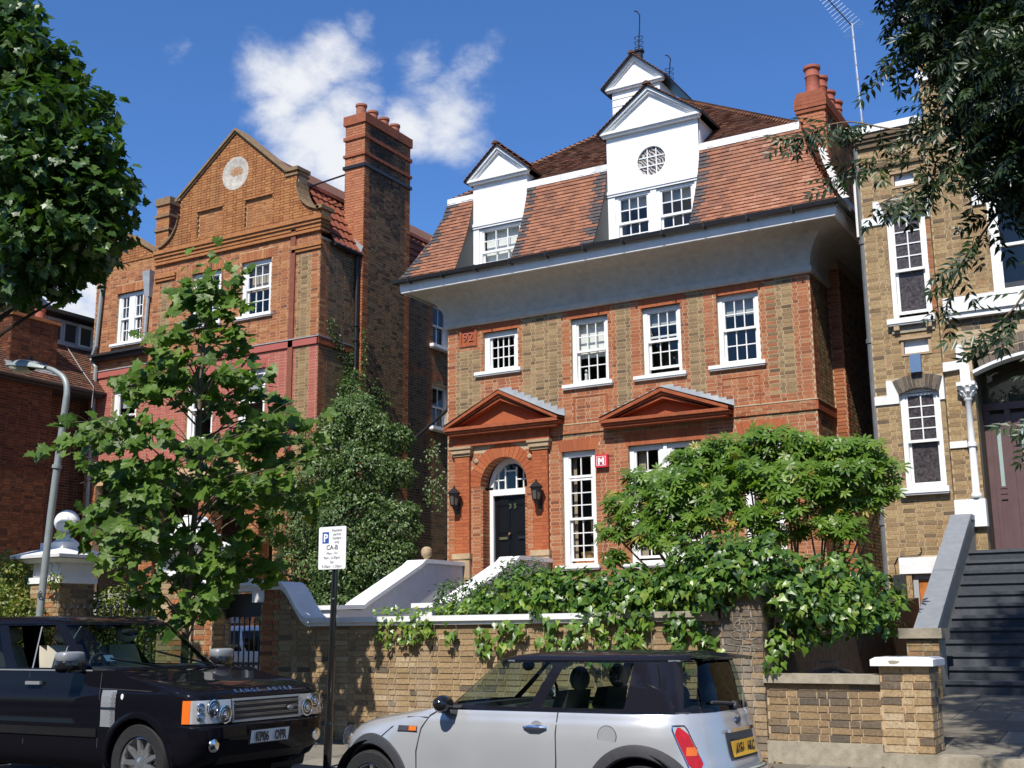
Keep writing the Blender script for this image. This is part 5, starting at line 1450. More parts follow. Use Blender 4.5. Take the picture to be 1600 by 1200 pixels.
m = MB(); m.face([(FE, 15, 8.38), (FE, 23.9, 8.38), (FXW - .45, 23.9, 9.93), (FXW - .45, 15, 9.93)]); m.box(FXW - 5, FXW - .1, 15, 24.0, 10.75, 10.85); m.box(FXW, FE, 15, 23.9, 8.26, 8.37)
m.prism([(FXW - .5, 10.85), (FXW - 5, 10.85), (FXW - 2.6, 12.2)], 22.4, 22.6, 'y'); obj('roof', m, 'dark_grey', fh)
m = MB(); m.tube([(FE + .05, 15, 8.36), (FE + .05, 23.9, 8.36)], .055, 8); obj('gutter', m, 'black_iron', fh)
m = MB(); m.box(FXW - .14, FXW + .02, 18.6, 21.3, 8.98, 9.03) if False else m.hexa([(-27.2, 19.9, 8.80), (-27.05, 19.9, 8.62), (-27.05, 21.75, 8.62), (-27.2, 21.75, 8.80), (-27.16, 19.9, 8.84), (-27.01, 19.9, 8.66), (-27.01, 21.75, 8.66), (-27.16, 21.75, 8.84)]); obj('lead_flashing', m, 'lead', fh)
WX = FXW - .45
m = MB(); m.box(WX - .6, WX - .02, 21.42, 23.7, 9.7, 10.75); obj('dormer_box', m, 'dark_grey', fh)
for i in range(4):
    y0 = 21.42 + i * .56
    f = MB(); f.box(WX - .04, WX + .04, y0, y0 + .07, 9.98, 10.66); f.box(WX - .04, WX + .04, y0 + .48, y0 + .55, 9.98, 10.66); f.box(WX - .04, WX + .04, y0 + .07, y0 + .48, 9.98, 10.05); f.box(WX - .04, WX + .04, y0 + .07, y0 + .48, 10.58, 10.66)
    w_ = obj('window', f, 'old_painted_wood' if i < 3 else 'white_paint', fh)
    g = MB(); g.face([(WX, y0 + .07, 10.05), (WX, y0 + .48, 10.05), (WX, y0 + .48, 10.58), (WX, y0 + .07, 10.58)]); obj('pane', g, 'window_glass', w_)
m = MB(); m.box(WX - .04, WX + .10, 21.3, 23.75, 9.90, 9.975); obj('window_sill', m, 'old_painted_wood', fh)
m = MB(); m.tube([(WX + .1, 22.6, 9.93), (FXW + .4, 22.6, 9.1), (FE + .1, 22.5, 8.5), (FE + .08, 22.5, 7.9)], .012, 5); obj('loose_cable', m, 'old_painted_wood', fh)

# ================================================================== the yellow brick house on the right (bay Y = 22.3, porch wall Y = 22.45)
RY, RYB = 22.30, 22.45
RX0, RXM, RX1 = -5.09, -3.86, 4.5
rh = thing('stock_brick_house', 'yellow brick house with white stone dressings, leaded windows and mauve front doors up steps', 'house', (-2.5, RY, .4))
RZ0 = .3
W1 = (-4.66, -3.94, 7.27, 9.34); W2 = (-4.66, -3.94, 4.10, 5.96); BD = (-4.68, -4.02, .3, 2.56)
PA = (-4.50, -4.06, 6.60, 6.86); PB = (-4.44, -4.08, 9.88, 10.12)
BW = (-2.88, -.9, 7.55, 9.50)
PX0, PX1, PZS, PZT = -3.36, -.75, 6.18, 6.46
m = MB()
wall_panel(m, (RX0, RY, RZ0), (1, 0), RXM - RX0, 11.0 - RZ0, [(a - RX0, b - RX0, c - RZ0, d - RZ0) for a, b, c, d in (W1, W2, BD, PA, PB)])
wall_panel(m, (RXM, RY, RZ0), (0, 1), RYB - RY, 11.0 - RZ0, [])
wall_panel(m, (RXM, RYB, RZ0), (1, 0), RX1 - RXM, 15.0 - RZ0, [(BW[0] - RXM, BW[1] - RXM, BW[2] - RZ0, BW[3] - RZ0), (PX0 - RXM, PX1 - RXM, 2.88 - RZ0, PZT - RZ0), (-2.9 - RXM, -1.2 - RXM, 12.1 - RZ0, 14.0 - RZ0)])
wall_panel(m, (RX0, 33, RZ0), (0, -1), 33 - RY, 11.0 - RZ0, [])
m.face([(RX0, RY, 11.0), (RXM, RY, 11.0), (RXM, 33, 11.0), (RX0, 33, 11.0)])
wall_panel(m, (RXM, 33, 11.0), (0, -1), 33 - RYB, 4.0, [])
m.face([(RXM, RYB, 15.0), (RX1, RYB, 15.0), (RX1, 33, 15.0), (RXM, 33, 15.0)])
obj('wall', m, 'mortar', rh)
def rh_holes(z):
    Z = z + RZ0; hs = []
    for a, b, c, d in (W1, W2):
        if c - .06 < Z < d: hs.append((a - RX0, b - RX0))
    for a, b, c, d in (PA, PB):
        if c - .02 < Z < d: hs.append((a - RX0, b - RX0))
    if Z < 2.56: hs.append((-4.68 - RX0, 9))
    elif Z < 2.86: hs.append((-4.88 - RX0, -4.05 - RX0))
    for zs, zt in ((9.17, 9.64), (5.68, 6.13)):
        if zs - .01 < Z < zs + .16: hs.append((-.1, -4.66 - RX0)); hs.append((-3.95 - RX0, 5))
        if zs + .1 < Z < zt: hs.append((-4.88 - RX0, -3.86 - RX0))
    return hs
brickwork(rh, (RX0, RY, RZ0), (1, 0), RXM - RX0, 10.75 - RZ0, ['neighbour_brick', 'house_red_brick'], lambda u, z: 1 if (u + RX0 > -3.94 and 7.2 < z + RZ0 < 9.2 and rnd.random() < .85) else 0, rh_holes, seed=71, pick=lambda u, z: abs(z + RZ0 - 6.0), npick=300, rough=1.6, joint=.011)
brickwork(rh, (RXM, RY, RZ0), (0, 1), RYB - RY, 10.75 - RZ0, ['neighbour_brick'], lambda u, z: 0, seed=72)
def rh2(z):
    Z = z + RZ0; hs = []
    if BW[2] - .02 < Z < BW[3]: hs.append((BW[0] - RXM, BW[1] - RXM))
    if BW[3] <= Z < BW[3] + .32: hs.append((BW[0] - .25 - RXM, BW[1] + .25 - RXM))
    if 2.88 < Z < PZS: hs.append((PX0 - RXM, PX1 - RXM))
    if PZS <= Z < PZT + .48: hs.append((PX0 - .22 - RXM, PX1 + .22 - RXM))
    if 12.1 < Z < 14.0: hs.append((-2.9 - RXM, -1.2 - RXM))
    return hs
brickwork(rh, (RXM, RYB, RZ0), (1, 0), RX1 - RXM, 14.9 - RZ0, ['neighbour_brick', 'purple_brick'], lambda u, z: 1 if 6.2 < z + RZ0 < 7.15 and u > .35 and rnd.random() < .75 else 0, rh2, seed=73, rough=1.6, joint=.011)
# parapet and cornice
m = MB(); m.box(RX0 - .04, RXM, RY - .16, RY + .3, 11.02, 11.16); obj('parapet_coping', m, 'white_paint', rh)
m = MB()
for i, (e, z0, z1) in enumerate(((.13, 10.92, 11.02), (.10, 10.86, 10.915), (.06, 10.75, 10.855))): m.box(RX0 - e * .3, RXM, RY - e, RY + .1, z0, z1)
m.box(RX0, RXM, RY - .05, RY + .1, 10.30, 10.36); obj('brick_cornice', m, 'dark_stock', rh)
# window arches: dark voussoirs fanning out
def soldier_arch(x0, x1, zb, h, rise, y, parent, mat, n=11, sp=.10, top_rise=None):
    m = MB(); tr = rise if top_rise is None else top_rise
    for i in range(n):
        f0, f1 = i / n, (i + 1) / n
        g = lambda f, e: x0 - e + (x1 - x0 + 2 * e) * f
        zz = lambda f, b, rr: b + rr * (1 - (2 * f - 1) ** 2)
        m.hexa([(g(f0, 0) + .004, y - .012, zz(f0, zb, rise)), (g(f1, 0) - .004, y - .012, zz(f1, zb, rise)), (g(f1, 0) - .004, y + .12, zz(f1, zb, rise)), (g(f0, 0) + .004, y + .12, zz(f0, zb, rise)),
                (g(f0, sp) + .005, y - .012, zz(f0, zb + h, tr)), (g(f1, sp) - .005, y - .012, zz(f1, zb + h, tr)), (g(f1, sp) - .005, y + .12, zz(f1, zb + h, tr)), (g(f0, sp) + .005, y + .12, zz(f0, zb + h, tr))], 0, rnd.random())
    b = MB(); b.box(x0 - sp, x1 + sp, y + .001, y + .1, zb + .02, zb + h + min(tr, .01)) if False else None
    return obj('brick_arch', m, mat, parent)
soldier_arch(W1[0] - .0, W1[1] + .0, 9.33, .27, .0, RY, rh, 'purple_brick')
soldier_arch(W2[0] - .0, W2[1] + .0, 5.84, .26, .10, RY, rh, 'purple_brick')
for zs, zt in ((9.17, 9.63), (5.68, 6.12)):
    for s in (0, 1):
        m = MB(); d0, d1 = RY - .035, RY + .06
        if s == 0: poly = [(RX0 - .01, zs), (-4.66, zs), (-4.66, zs + .15), (-4.77, zt), (-4.87, zt), (-4.87, zs + .16), (RX0 - .01, zs + .16)]
        else: poly = [(-3.94, zs), (RXM + .01, zs), (RXM + .01, zt), (-3.86, zt - .02), (-3.94, zs + .15)]
        m.prism(poly, d0, d1, 'y'); obj('springer_stone', m, 'white_paint', rh)
for (a, b, c, d) in (W1, W2):
    zm = c + (d - c) * .47
    s = [(c + .06, zm + .02, 1, 1, .06), (zm - .03, d - .06 - (.04 if c < 5 else 0), 2, 4, .0)]
    if c > 6: s[0] = (c + .13, zm + .02, 1, 1, .06)
    sash_window(rh, a, b, c, d, RY, s, frame=.085, rev=.08, sill=(a - .09, b + .05, .13, .10), glassmat='leaded_glass', bar=.022)
    m = MB()
    for x in (a + .02, b - .12): m.box(x, x + .1, RY - .10, RY, c - .22, c - .13)
    obj('sill_bracket', m, 'sandstone', rh) if c > 6 else None
m = MB(); m.box(W1[0] - .03, W1[1] + .02, RY - .03, RY + .01, 7.0, 7.12); obj('sill_band', m, 'coping_stone', rh)
# stone panels
for (a, b, c, d) in (PA, PB):
    m = MB(); m.box(a, b, RY + .05, RY + .12, c, d); pn = obj('stone_panel', m, 'white_paint', rh)
    m = MB(); m.box(a - .08, b + .06, RY - .05, RY + .02, d, d + .04); m.box(a - .05, a, RY - .02, RY + .05, c, d); m.box(b, b + .05, RY - .02, RY + .05, c, d); m.box(a - .05, b + .05, RY - .02, RY + .05, c - .04, c); obj('panel_moulding', m, 'sandstone', pn)
box_obj('blue_box', -4.40, -4.205, RY - .10, RY - .005, 6.22, 6.56, 'blue_plastic', rh)
# basement: white lintel, orange boarded door, meter box
box_obj('lintel', -4.88, -4.02, RY - .03, RY + .08, 2.57, 2.86, 'white_paint', rh)
m = MB(); m.box(-4.67, -4.58, RY + .06, RY + .16, .3, 2.56); m.box(-4.58, -4.0, RY + .06, RY + .16, 2.48, 2.56); obj('door_frame', m, 'old_painted_wood', rh)
for k in range(4): box_obj('door_board', -4.575 + k * .135, -4.575 + k * .135 + .130, RY + .10, RY + .14, .3, 2.47, 'orange_wood', rh)
m = MB(); m.box(-4.97, -4.775, RY - .16, RY - .005, 2.12, 2.55); mb_ = obj('meter_box', m, 'dark_grey', rh)
m = MB(); m.tube([(-4.95, RY - .02, 2.13), (-4.95, RY - .02, 2.62), (-4.96, RY - .02, 2.75), (-4.90, RY - .02, 2.86), (-4.8, RY - .02, 2.885), (-4.6, RY - .02, 2.89), (-4.5, RY - .02, 2.91), (-4.47, RY - .02, 2.96), (-4.47, RY - .02, 3.02), (-4.49, RY - .03, 3.03)], .008, 5); obj('cable', m, 'black_iron', rh)
m = MB(); m.tube([(-5.22, RY + .5, 11.0), (-5.22, RY + .5, .3)], .065, 10)
for z in (9., 7., 5., 3.5, 2.5): m.tube([(-5.22, RY + .5, z), (-5.22, RY + .5, z + .09)], .085, 10)
obj('downpipe', m, 'dark_pipe', rh)
m = MB(); m.tube([(-5.33, RY + .6, 10.4), (-5.33, RY + .6, 9.2)], .03, 8); obj('white_pipe', m, 'white_paint', rh)
# upper right: band under the big window, window, arch, springers
m = MB(); m.box(-3.75, RX1, RYB - .16, RYB + .02, 7.26, 7.55); m.box(-3.72, RX1, RYB - .12, RYB + .02, 7.16, 7.26); obj('stone_band', m, 'white_paint', rh)
soldier_arch(BW[0] + .02, BW[1], BW[3] - .0, .30, .04, RYB, rh, 'neighbour_brick', n=18, sp=.12)
for s in (0,):
    m = MB(); m.prism([(-3.10, 9.28), (-2.87, 9.28), (-2.87, 9.50), (-3.0, 9.72), (-3.10, 9.66)], RYB - .04, RYB + .05, 'y'); obj('springer_stone', m, 'white_paint', rh)
sash_window(rh, BW[0], BW[1], BW[2], BW[3] - .02, RYB, [(7.62, 8.5, 2, 1, .05), (8.45, 9.42, 2, 1, 0)], frame=.13)
sash_window(rh, -2.9, -1.2, 12.1, 14.0, RYB, [(12.16, 13.1, 2, 1, .05), (13.0, 13.9, 2, 1, 0)], frame=.12, sill=(-3.6, -1.0, .12, .1))
m = MB(); m.box(-4.06, -3.50, RYB - .30, RYB + .1, 13.14, 13.30); m.box(-3.9, -3.60, RYB - .2, RYB + .1, 12.72, 13.14); m.prism([(-3.9, 12.72), (-3.62, 12.72), (-3.66, 12.45), (-3.86, 12.45)], RYB - .12, RYB + .05, 'y'); m.box(-3.82, -3.72, RYB - .215, RYB - .2, 12.98, 13.02); obj('corner_bracket', m, 'white_paint', rh)
m = MB(); m.box(-3.92, -3.4, RYB - .06, RYB + .02, 11.95, 12.12); obj('stone_band', m, 'white_paint', rh)
# porch
for k in range(2):
    rr = .17
    soldier_arch(PX0 + .12 - .10 * k, PX1 - .12 + .10 * k, PZS + k * .20, .17, PZT - PZS, RYB - .0, rh, 'purple_brick', n=24 + k * 2, sp=.03)
m = MB()
n = 16
for k in range(n):
    f0, f1 = k / n, (k + 1) / n; g = lambda f: (PX0 + (PX1 - PX0) * f, PZS + (PZT - PZS) * (1 - (2 * f - 1) ** 2))
    p, q = g(f0), g(f1)
    m.hexa([(p[0], RYB - .02, p[1] - .055), (q[0], RYB - .02, q[1] - .055), (q[0], RYB + .28, q[1] - .055), (p[0], RYB + .28, p[1] - .055), (p[0], RYB - .02, p[1]), (q[0], RYB - .02, q[1]), (q[0], RYB + .28, q[1]), (p[0], RYB + .28, p[1])])
obj('arch_soffit', m, 'white_paint', rh)
m = MB(); m.prism([(-3.86, 6.20), (-3.57, 6.22), (-3.57, 5.95), (-3.40, 5.95), (-3.40, 6.24), (-3.50, 6.66), (-3.58, 6.68), (-3.61, 6.60), (-3.61, 6.38), (-3.86, 6.37)], RYB - .08, RYB + .05, 'y'); obj('springer_stone', m, 'white_paint', rh)
cx, cy = -3.475, RYB - .05
m = MB(); m.lathe([(.075, 3.86), (.095, 3.88), (.095, 3.93), (.065, 3.97), (.062, 4.78), (.085, 4.79), (.085, 4.85), (.06, 4.87), (.057, 5.62), (.08, 5.64), (.08, 5.67), (.06, 5.68)], (cx, cy, 0), 20); col = obj('column', m, 'white_paint', rh, smooth=True, angle=50)
m = MB(); m.lathe([(.06, 5.67), (.075, 5.72), (.10, 5.80), (.13, 5.87), (.14, 5.89)], (cx, cy, 0), 14); m.box(cx - .16, cx + .16, cy - .15, cy + .1, 5.89, 5.955)
for k in range(8):
    a = 2 * math.pi * k / 8 + .2
    for (r0, z0, r1, z1, r2, z2) in ((.07, 5.70, .125, 5.79, .155, 5.77), (.09, 5.78, .15, 5.88, .185, 5.855)):
        a2 = a + (.35 if z0 > 5.75 else 0)
        m.tube([(cx + r0 * math.cos(a2), cy + r0 * math.sin(a2), z0), (cx + r1 * math.cos(a2), cy + r1 * math.sin(a2), z1), (cx + r2 * math.cos(a2), cy + r2 * math.sin(a2), z2)], [.03, .032, .018], 6)
obj('carved_capital', m, 'white_paint', col, smooth=True)
m = MB(); m.box(-3.88, -3.33, RYB - .10, RYB + .10, 3.55, 3.85); m.prism([(-3.60, 3.36), (-3.33, 3.36), (-3.33, 3.55), (-3.66, 3.55)], RYB - .10, RYB + .1, 'y'); obj('column_base', m, 'white_paint', rh)
m = MB(); m.box(-3.86, -3.56, RYB - .03, RYB + .02, 4.79, 4.91); obj('stone_band', m, 'white_paint', rh)
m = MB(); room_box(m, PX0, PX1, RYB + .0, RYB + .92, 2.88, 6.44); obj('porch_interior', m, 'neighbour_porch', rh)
DYY = RYB + .80
m = MB(); m.box(PX0, PX0 + .10, DYY, DYY + .1, 2.9, 5.66); m.box(PX0 + .36, PX0 + .46, DYY - .01, DYY + .1, 2.9, 5.66); m.box(PX1 - .1, PX1, DYY, DYY + .1, 2.9, 5.66); m.box(-1.95, -1.85, DYY - .01, DYY + .1, 2.9, 5.66)
m.box(PX0, PX1, DYY - .02, DYY + .1, 5.55, 5.68); dfr = obj('door_screen', m, 'mauve_paint', rh)
def panelled(a, b, glass=True):
    m = MB(); y = DYY + .03
    st = .075 if b - a < .4 else .13
    m.box(a, a + st, y, y + .05, 2.92, 5.48); m.box(b - st, b, y, y + .05, 2.92, 5.48)
    for z0, z1 in ((2.92, 3.22), (3.90, 4.10), (5.36, 5.48)): m.box(a + st, b - st, y, y + .05, z0, z1)
    m.box(a + st, b - st, y + .025, y + .05, 3.22, 3.90)
    m.box(a + st + .05, b - st - .05, y + .012, y + .03, 3.30, 3.82)
    for z0, z1 in ((4.10, 4.14), (5.32, 5.36)): m.box(a + st - .01, b - st + .01, y - .012, y + .02, z0, z1)
    for x0, x1 in ((a + st - .01, a + st + .02), (b - st - .02, b - st + .01)): m.box(x0, x1, y - .012, y + .02, 4.14, 5.32)
    d = obj('door', m, 'mauve_paint', rh)
    g = MB(); g.box(a + st, b - st, y + .02, y + .03, 4.10, 5.36); obj('frosted_pane', g, 'frosted', d)
    if b - a < .5: g = MB(); g.box(a + .07, b - .07, y - .012, y, 4.0, 4.04); obj('letterbox', g, 'mauve_paint', d)
panelled(PX0 + .10, PX0 + .36); panelled(PX0 + .46, -1.95); panelled(-1.85, PX1 - .1)
m = MB(); m.face([(PX0, DYY + .05, 5.68), (PX1, DYY + .05, 5.68), (PX1, DYY + .05, 6.44), (PX0, DYY + .05, 6.44)]); obj('fanlight', m, 'window_glass', dfr)
# ---- stone steps
rs = thing('stone_steps', 'long flight of dark stone steps with a slate-topped side wall rising to the mauve doors', 'steps', (-2.2, 20, .5))
NST = 12; SY0, SY1, SZ0, SZ1 = 17.95, 21.9, .70, 2.90
rise = (SZ1 - SZ0) / NST; go = (SY1 - SY0) / NST
for i in range(NST):
    y = SY0 + go * i; z = SZ0 + rise * i
    m = MB(); m.box(-3.56, -.6, y - .03, y + go + .06, z + rise - .05, z + rise, 0, rnd.random()); m.box(-3.56, -.6, y, y + .06, z - .01, z + rise - .05, 0, rnd.random()); obj('step', m, 'step_stone', rs)
m = MB(); m.box(-3.56, -.6, SY1, DYY + .1, 2.80, 2.90, 0, .5); obj('landing', m, 'step_stone', rs)
m = MB(); m.prism([(22.4, .3), (22.4, 3.42), (21.95, 3.42), (18.2, 1.45), (18.2, .3)], -3.80, -3.56, 'x'); fw = obj('flank_wall', m, 'mortar_grey', rs)
m = MB(); a, b = -3.87, -3.53
for p0, p1 in (((18.15, 1.45), (20.0, 2.42)), ((20.02, 2.43), (22.0, 3.47)), ((22.0, 3.47), (22.42, 3.47))):
    m.hexa([(a, p0[0], p0[1]), (b, p0[0], p0[1]), (b, p1[0], p1[1]), (a, p1[0], p1[1]), (a, p0[0], p0[1] + .09), (b, p0[0], p0[1] + .09), (b, p1[0], p1[1] + .09), (a, p1[0], p1[1] + .09)])
obj('slate_coping', m, 'grey_coping', fw)
m = MB(); m.box(-3.86, -3.42, 17.72, 18.2, .3, 1.47); p = obj('pier', m, 'mortar_grey', rs)
brickwork(p, (-3.865, 17.715, .3), (1, 0), .45, 1.17, ['neighbour_brick'], lambda u, z: 0, seed=74)
m = MB(); m.box(-3.95, -3.36, 17.65, 18.25, 1.47, 1.61); obj('cap', m, 'coping_stone', p)
# path up to the steps
pth = thing('front_path', None, None, (-1.7, 15.5, .3)); pth['kind'] = 'structure'
def pz(y): return .32 + (y - 13.35) * (.38 / 4.6)
for i in range(6):
    y0 = 13.42 + i * .76; x = -3.40 - (i % 2) * .3
    while x < .8:
        L_ = rnd.choice((.6, .75)); t = rnd.random(); e = rnd.uniform(-.004, .004)
        a, b = max(x, -3.40), min(x + L_, .8)
        if b - a > .05:
            m = MB(); y1 = y0 + .75
            m.hexa([(a, y0, pz(y0) - .05), (b - .009, y0, pz(y0) - .05), (b - .009, y1, pz(y1) - .05), (a, y1, pz(y1) - .05), (a, y0, pz(y0) + e), (b - .009, y0, pz(y0) + e), (b - .009, y1, pz(y1) + e), (a, y1, pz(y1) + e)], 0, t); obj('slab', m, 'paving', pth)
        x += L_
m = MB(); m.hexa([(-3.4, 13.4, .2), (.8, 13.4, .2), (.8, 18.0, .55), (-3.4, 18.0, .55), (-3.4, 13.4, pz(13.4) - .02), (.8, 13.4, pz(13.4) - .02), (.8, 18.0, pz(18) - .02), (-3.4, 18, pz(18) - .02)]); obj('bed', m, 'mortar_grey', pth)
m = MB(); m.box(-2.64, 1.5, 13.12, 13.41, .05, .325); obj('threshold', m, 'coping_stone', pth)

# ================================================================== garden walls along the pavement (face Y = 13.2)
GY = 13.20
gw = thing('garden_wall', 'old yellow brick garden wall with white coping that sweeps up to the gateway', 'wall', (-8.4, GY, .18))
GX0, GX1, GZ0, GZT = -11.86, -4.92, .16, 1.74
def gtop(X):
    if X > -10.95: return GZT
    if X > -11.5: f = (-10.95 - X) / .55; return GZT + .52 * (f * f * (3 - 2 * f))
    return GZT + .52
m = MB(); n = 24
xs = [GX0 + (GX1 - GX0) * 0 + (-10.9 - GX0) * k / n for k in range(n + 1)] + [GX1]
poly = [(GX0, GZ0 - .05), (GX1, GZ0 - .05)] + [(x, gtop(x)) for x in xs[::-1]]
m.prism(poly, GY + .007, GY + .33, 'y'); obj('wall_core', m, 'mortar', gw)
def gz(u, z):
    X = u + GX0
    if X < -11.62 + .12 * (int(z / .0762) % 2): return 1
    return 0
def gtone(u, z, r):
    X = u + GX0
    t = r.gauss(.58, .15)
    if r.random() < .08: t = r.uniform(.0, .25)
    if X > -6.5: t -= .12
    return min(1, max(0, t))
brickwork(gw, (GX0, GY, GZ0), (1, 0), GX1 - GX0, 2.3 - GZ0, ['old_stock_brick', 'house_red_brick'], gz, lambda z: [] if z + GZ0 < GZT - .03 else [( -11.5 - GX0 + .55 * (1 - (max(0, min(1, (z + GZ0 - GZT) / .52))) ** .6) , 20)], course=.0715, lb=.225, seed=81, tone=gtone, rough=2.0, joint=.0125,
          pick=lambda u, z: (abs(u + GX0 + 9.3) * .6 + (.8 if z < .5 else 0) + (1.1 if z > 1.45 else 0)), npick=300)
# coping: white painted, swept
m = MB()
pts = [(x, gtop(x)) for x in [-12.9, -11.5] + [-11.5 + .55 * k / 12 for k in range(1, 13)] + [-9.5, -8.0, -6.5]]
def cop_run(pts, mat, z_add=0., name='coping', parent=gw):
    m = MB()
    for (x0, z0), (x1, z1) in zip(pts, pts[1:]):
        for e, a, b in ((.05, -.03, .015), (.085, .015, .085)):
            m.hexa([(x0, GY - e, z0 + a), (x1 + .0, GY - e, z1 + a), (x1, GY + .33 + e, z1 + a), (x0, GY + .33 + e, z0 + a), (x0, GY - e, z0 + b), (x1, GY - e, z1 + b), (x1, GY + .33 + e, z1 + b), (x0, GY + .33 + e, z0 + b)])
    return obj(name, m, mat, parent)
cop_run([(-12.02, GZT + .52)] + pts[1:], 'white_paint'); cop_run([(-6.495, GZT), (-4.95, GZT)], 'coping_stone')
# end pier smothered in ivy
pr = thing('ivy_pier', 'leaning old brick pier with chalk scribbles between ivy and low wall', 'pier', (-4.67, GY, .18))
m = MB(); m.box(-4.92 + .005, -4.43 - .005, GY - .03 + .007, GY + .40, .12, 2.02); obj('pier_core', m, 'mortar_grey', pr)
brickwork(pr, (-4.92, GY - .03, .15), (1, 0), .49, 1.87, ['old_stock_brick'], lambda u, z: 0, course=.0762, seed=82, tone=lambda u, z, r: (r.gauss(.32, .2) if z < 1.0 else r.uniform(.0, .3)), rough=2.2, pick=lambda u, z: 1, npick=200)
brickwork(pr, (-4.43, GY - .03, .15), (0, 1), .43, 1.87, ['old_stock_brick'], lambda u, z: 0, course=.0762, seed=83, tone=lambda u, z, r: r.uniform(.0, .35))
m = MB(); m.box(-5.0, -4.35, GY - .10, GY + .48, 2.02, 2.13); obj('cap', m, 'coping_stone', pr)
m = MB()      # chalk scribble: looping flat strokes
def stroke(pts, w=.008):
    y = GY - .042
    for (x0, z0), (x1, z1) in zip(pts, pts[1:]):
        d = Vector((x1 - x0, 0, z1 - z0)); 
        if d.length < 1e-5: continue
        q = Vector((-d.z, 0, d.x)).normalized() * w / 2
        m.face([(x0 - q.x, y, z0 - q.z), (x1 - q.x, y, z1 - q.z), (x1 + q.x, y, z1 + q.z), (x0 + q.x, y, z0 + q.z)])
def loop(cx, cz, rx, rz, n=18, a0=0, a1=360): return [(cx + rx * math.cos(math.radians(a0 + (a1 - a0) * k / n)), cz + rz * math.sin(math.radians(a0 + (a1 - a0) * k / n))) for k in range(n + 1)]
for cx, cz, rx, rz in ((-4.66, 1.66, .09, .06), (-4.56, 1.66, .07, .07), (-4.70, 1.55, .10, .05), (-4.58, 1.55, .10, .05)): stroke(loop(cx, cz, rx, rz))
stroke([(-4.80, 1.20), (-4.70, 1.45), (-4.62, 1.22), (-4.55, 1.46), (-4.50, 1.24)]); stroke([(-4.84, 1.45), (-4.46, 1.40)])
obj('chalk_scribble', m, 'chalk', pr)
# low wall
lw = thing('low_wall', 'low grey-brown brick wall with a plain stone coping between two piers', 'wall', (-3.8, GY, .2))
m = MB(); m.box(-4.43, -3.18, GY + .007, GY + .24, .12, 1.02); obj('wall_core', m, 'mortar', lw)
brickwork(lw, (-4.43, GY, .42), (1, 0), 1.25, .60, ['old_stock_brick'], lambda u, z: 0, course=.076, seed=84, tone=lambda u, z, r: min(1, max(0, r.gauss(.26, .10) if r.random() < .8 else r.uniform(.3, .6))), rough=2.4, pick=lambda u, z: 1, npick=300)
m = MB(); m.box(-4.43, -3.18, GY - .055, GY + .24, .10, .415); obj('plinth', m, 'coping_stone', lw)
m = MB(); m.box(-4.44, -3.17, GY - .06, GY + .30, 1.03, 1.125); obj('coping', m, 'coping_stone', lw)
# right pier with a white cap
rp = thing('gate_pier', 'short sunlit brick pier with chipped white cap beside the path', 'pier', (-2.92, GY, .2))
m = MB(); m.box(-3.18 + .006, -2.66 - .007, GY - .035 + .006, GY + .44, .1, 1.22); obj('pier_core', m, 'mortar_bright', rp)
pt = lambda u, z, r: (r.uniform(.05, .25) if r.random() < .28 else min(1, max(.5, r.gauss(.8, .12))))
brickwork(rp, (-3.18, GY - .035, .34), (1, 0), .52, .87, ['old_stock_brick'], lambda u, z: 0, course=.080, seed=85, tone=pt, rough=1.8, pick=lambda u, z: 1, npick=200)
brickwork(rp, (-2.66, GY - .035, .34), (0, 1), .48, .87, ['old_stock_brick'], lambda u, z: 0, course=.080, seed=86, tone=pt, rough=1.8, pick=lambda u, z: 1, npick=200)
m = MB(); m.box(-3.20, -2.64, GY - .06, GY + .47, .08, .335); obj('plinth', m, 'coping_stone', rp)
m = MB(); m.hexa([(-3.245, GY - .11, 1.22), (-2.60, GY - .11, 1.22), (-2.60, GY + .52, 1.22), (-3.245, GY + .52, 1.22), (-3.245, GY - .11, 1.285), (-2.60, GY - .11, 1.285), (-2.60, GY + .52, 1.285), (-3.245, GY + .52, 1.285)])
m.hexa([(-3.245, GY - .11, 1.285), (-2.60, GY - .11, 1.285), (-2.60, GY + .52, 1.285), (-3.245, GY + .52, 1.285), (-3.20, GY - .06, 1.31), (-2.65, GY - .06, 1.31), (-2.65, GY + .47, 1.31), (-3.20, GY + .47, 1.31)])
cp = obj('cap', m, 'white_paint', rp)
m = MB(); m.face([(-3.0 + .06 * math.cos(k * .6) * (1 + .3 * math.sin(k * 2.)), GY - .112, 1.26 + .018 * math.sin(k * .6)) for k in range(10)]); obj('chip', m, 'coping_stone', cp)
# dustbin behind the low wall
db = thing('dustbin', 'dark dustbin lid with a wire handle behind the low wall', 'bin', (-4.0, 14.2, .25))
m = MB(); m.lathe([(.24, .25), (.27, 1.05), (.285, 1.06)], (-4.0, 14.2, 0), 24); obj('body', m, 'dark_grey', db, smooth=True)
m = MB(); m.lathe([(.30, 1.06), (.30, 1.10), (.26, 1.13), (.12, 1.17), (0, 1.18)], (-4.0, 14.2, 0), 24); ld = obj('lid', m, 'dark_grey', db, smooth=True)
m = MB(); m.tube([(-4.10, 14.2, 1.16), (-4.10, 14.2, 1.235), (-3.90, 14.2, 1.235), (-3.90, 14.2, 1.16)], .010, 6); obj('handle', m, 'galvanised', ld)

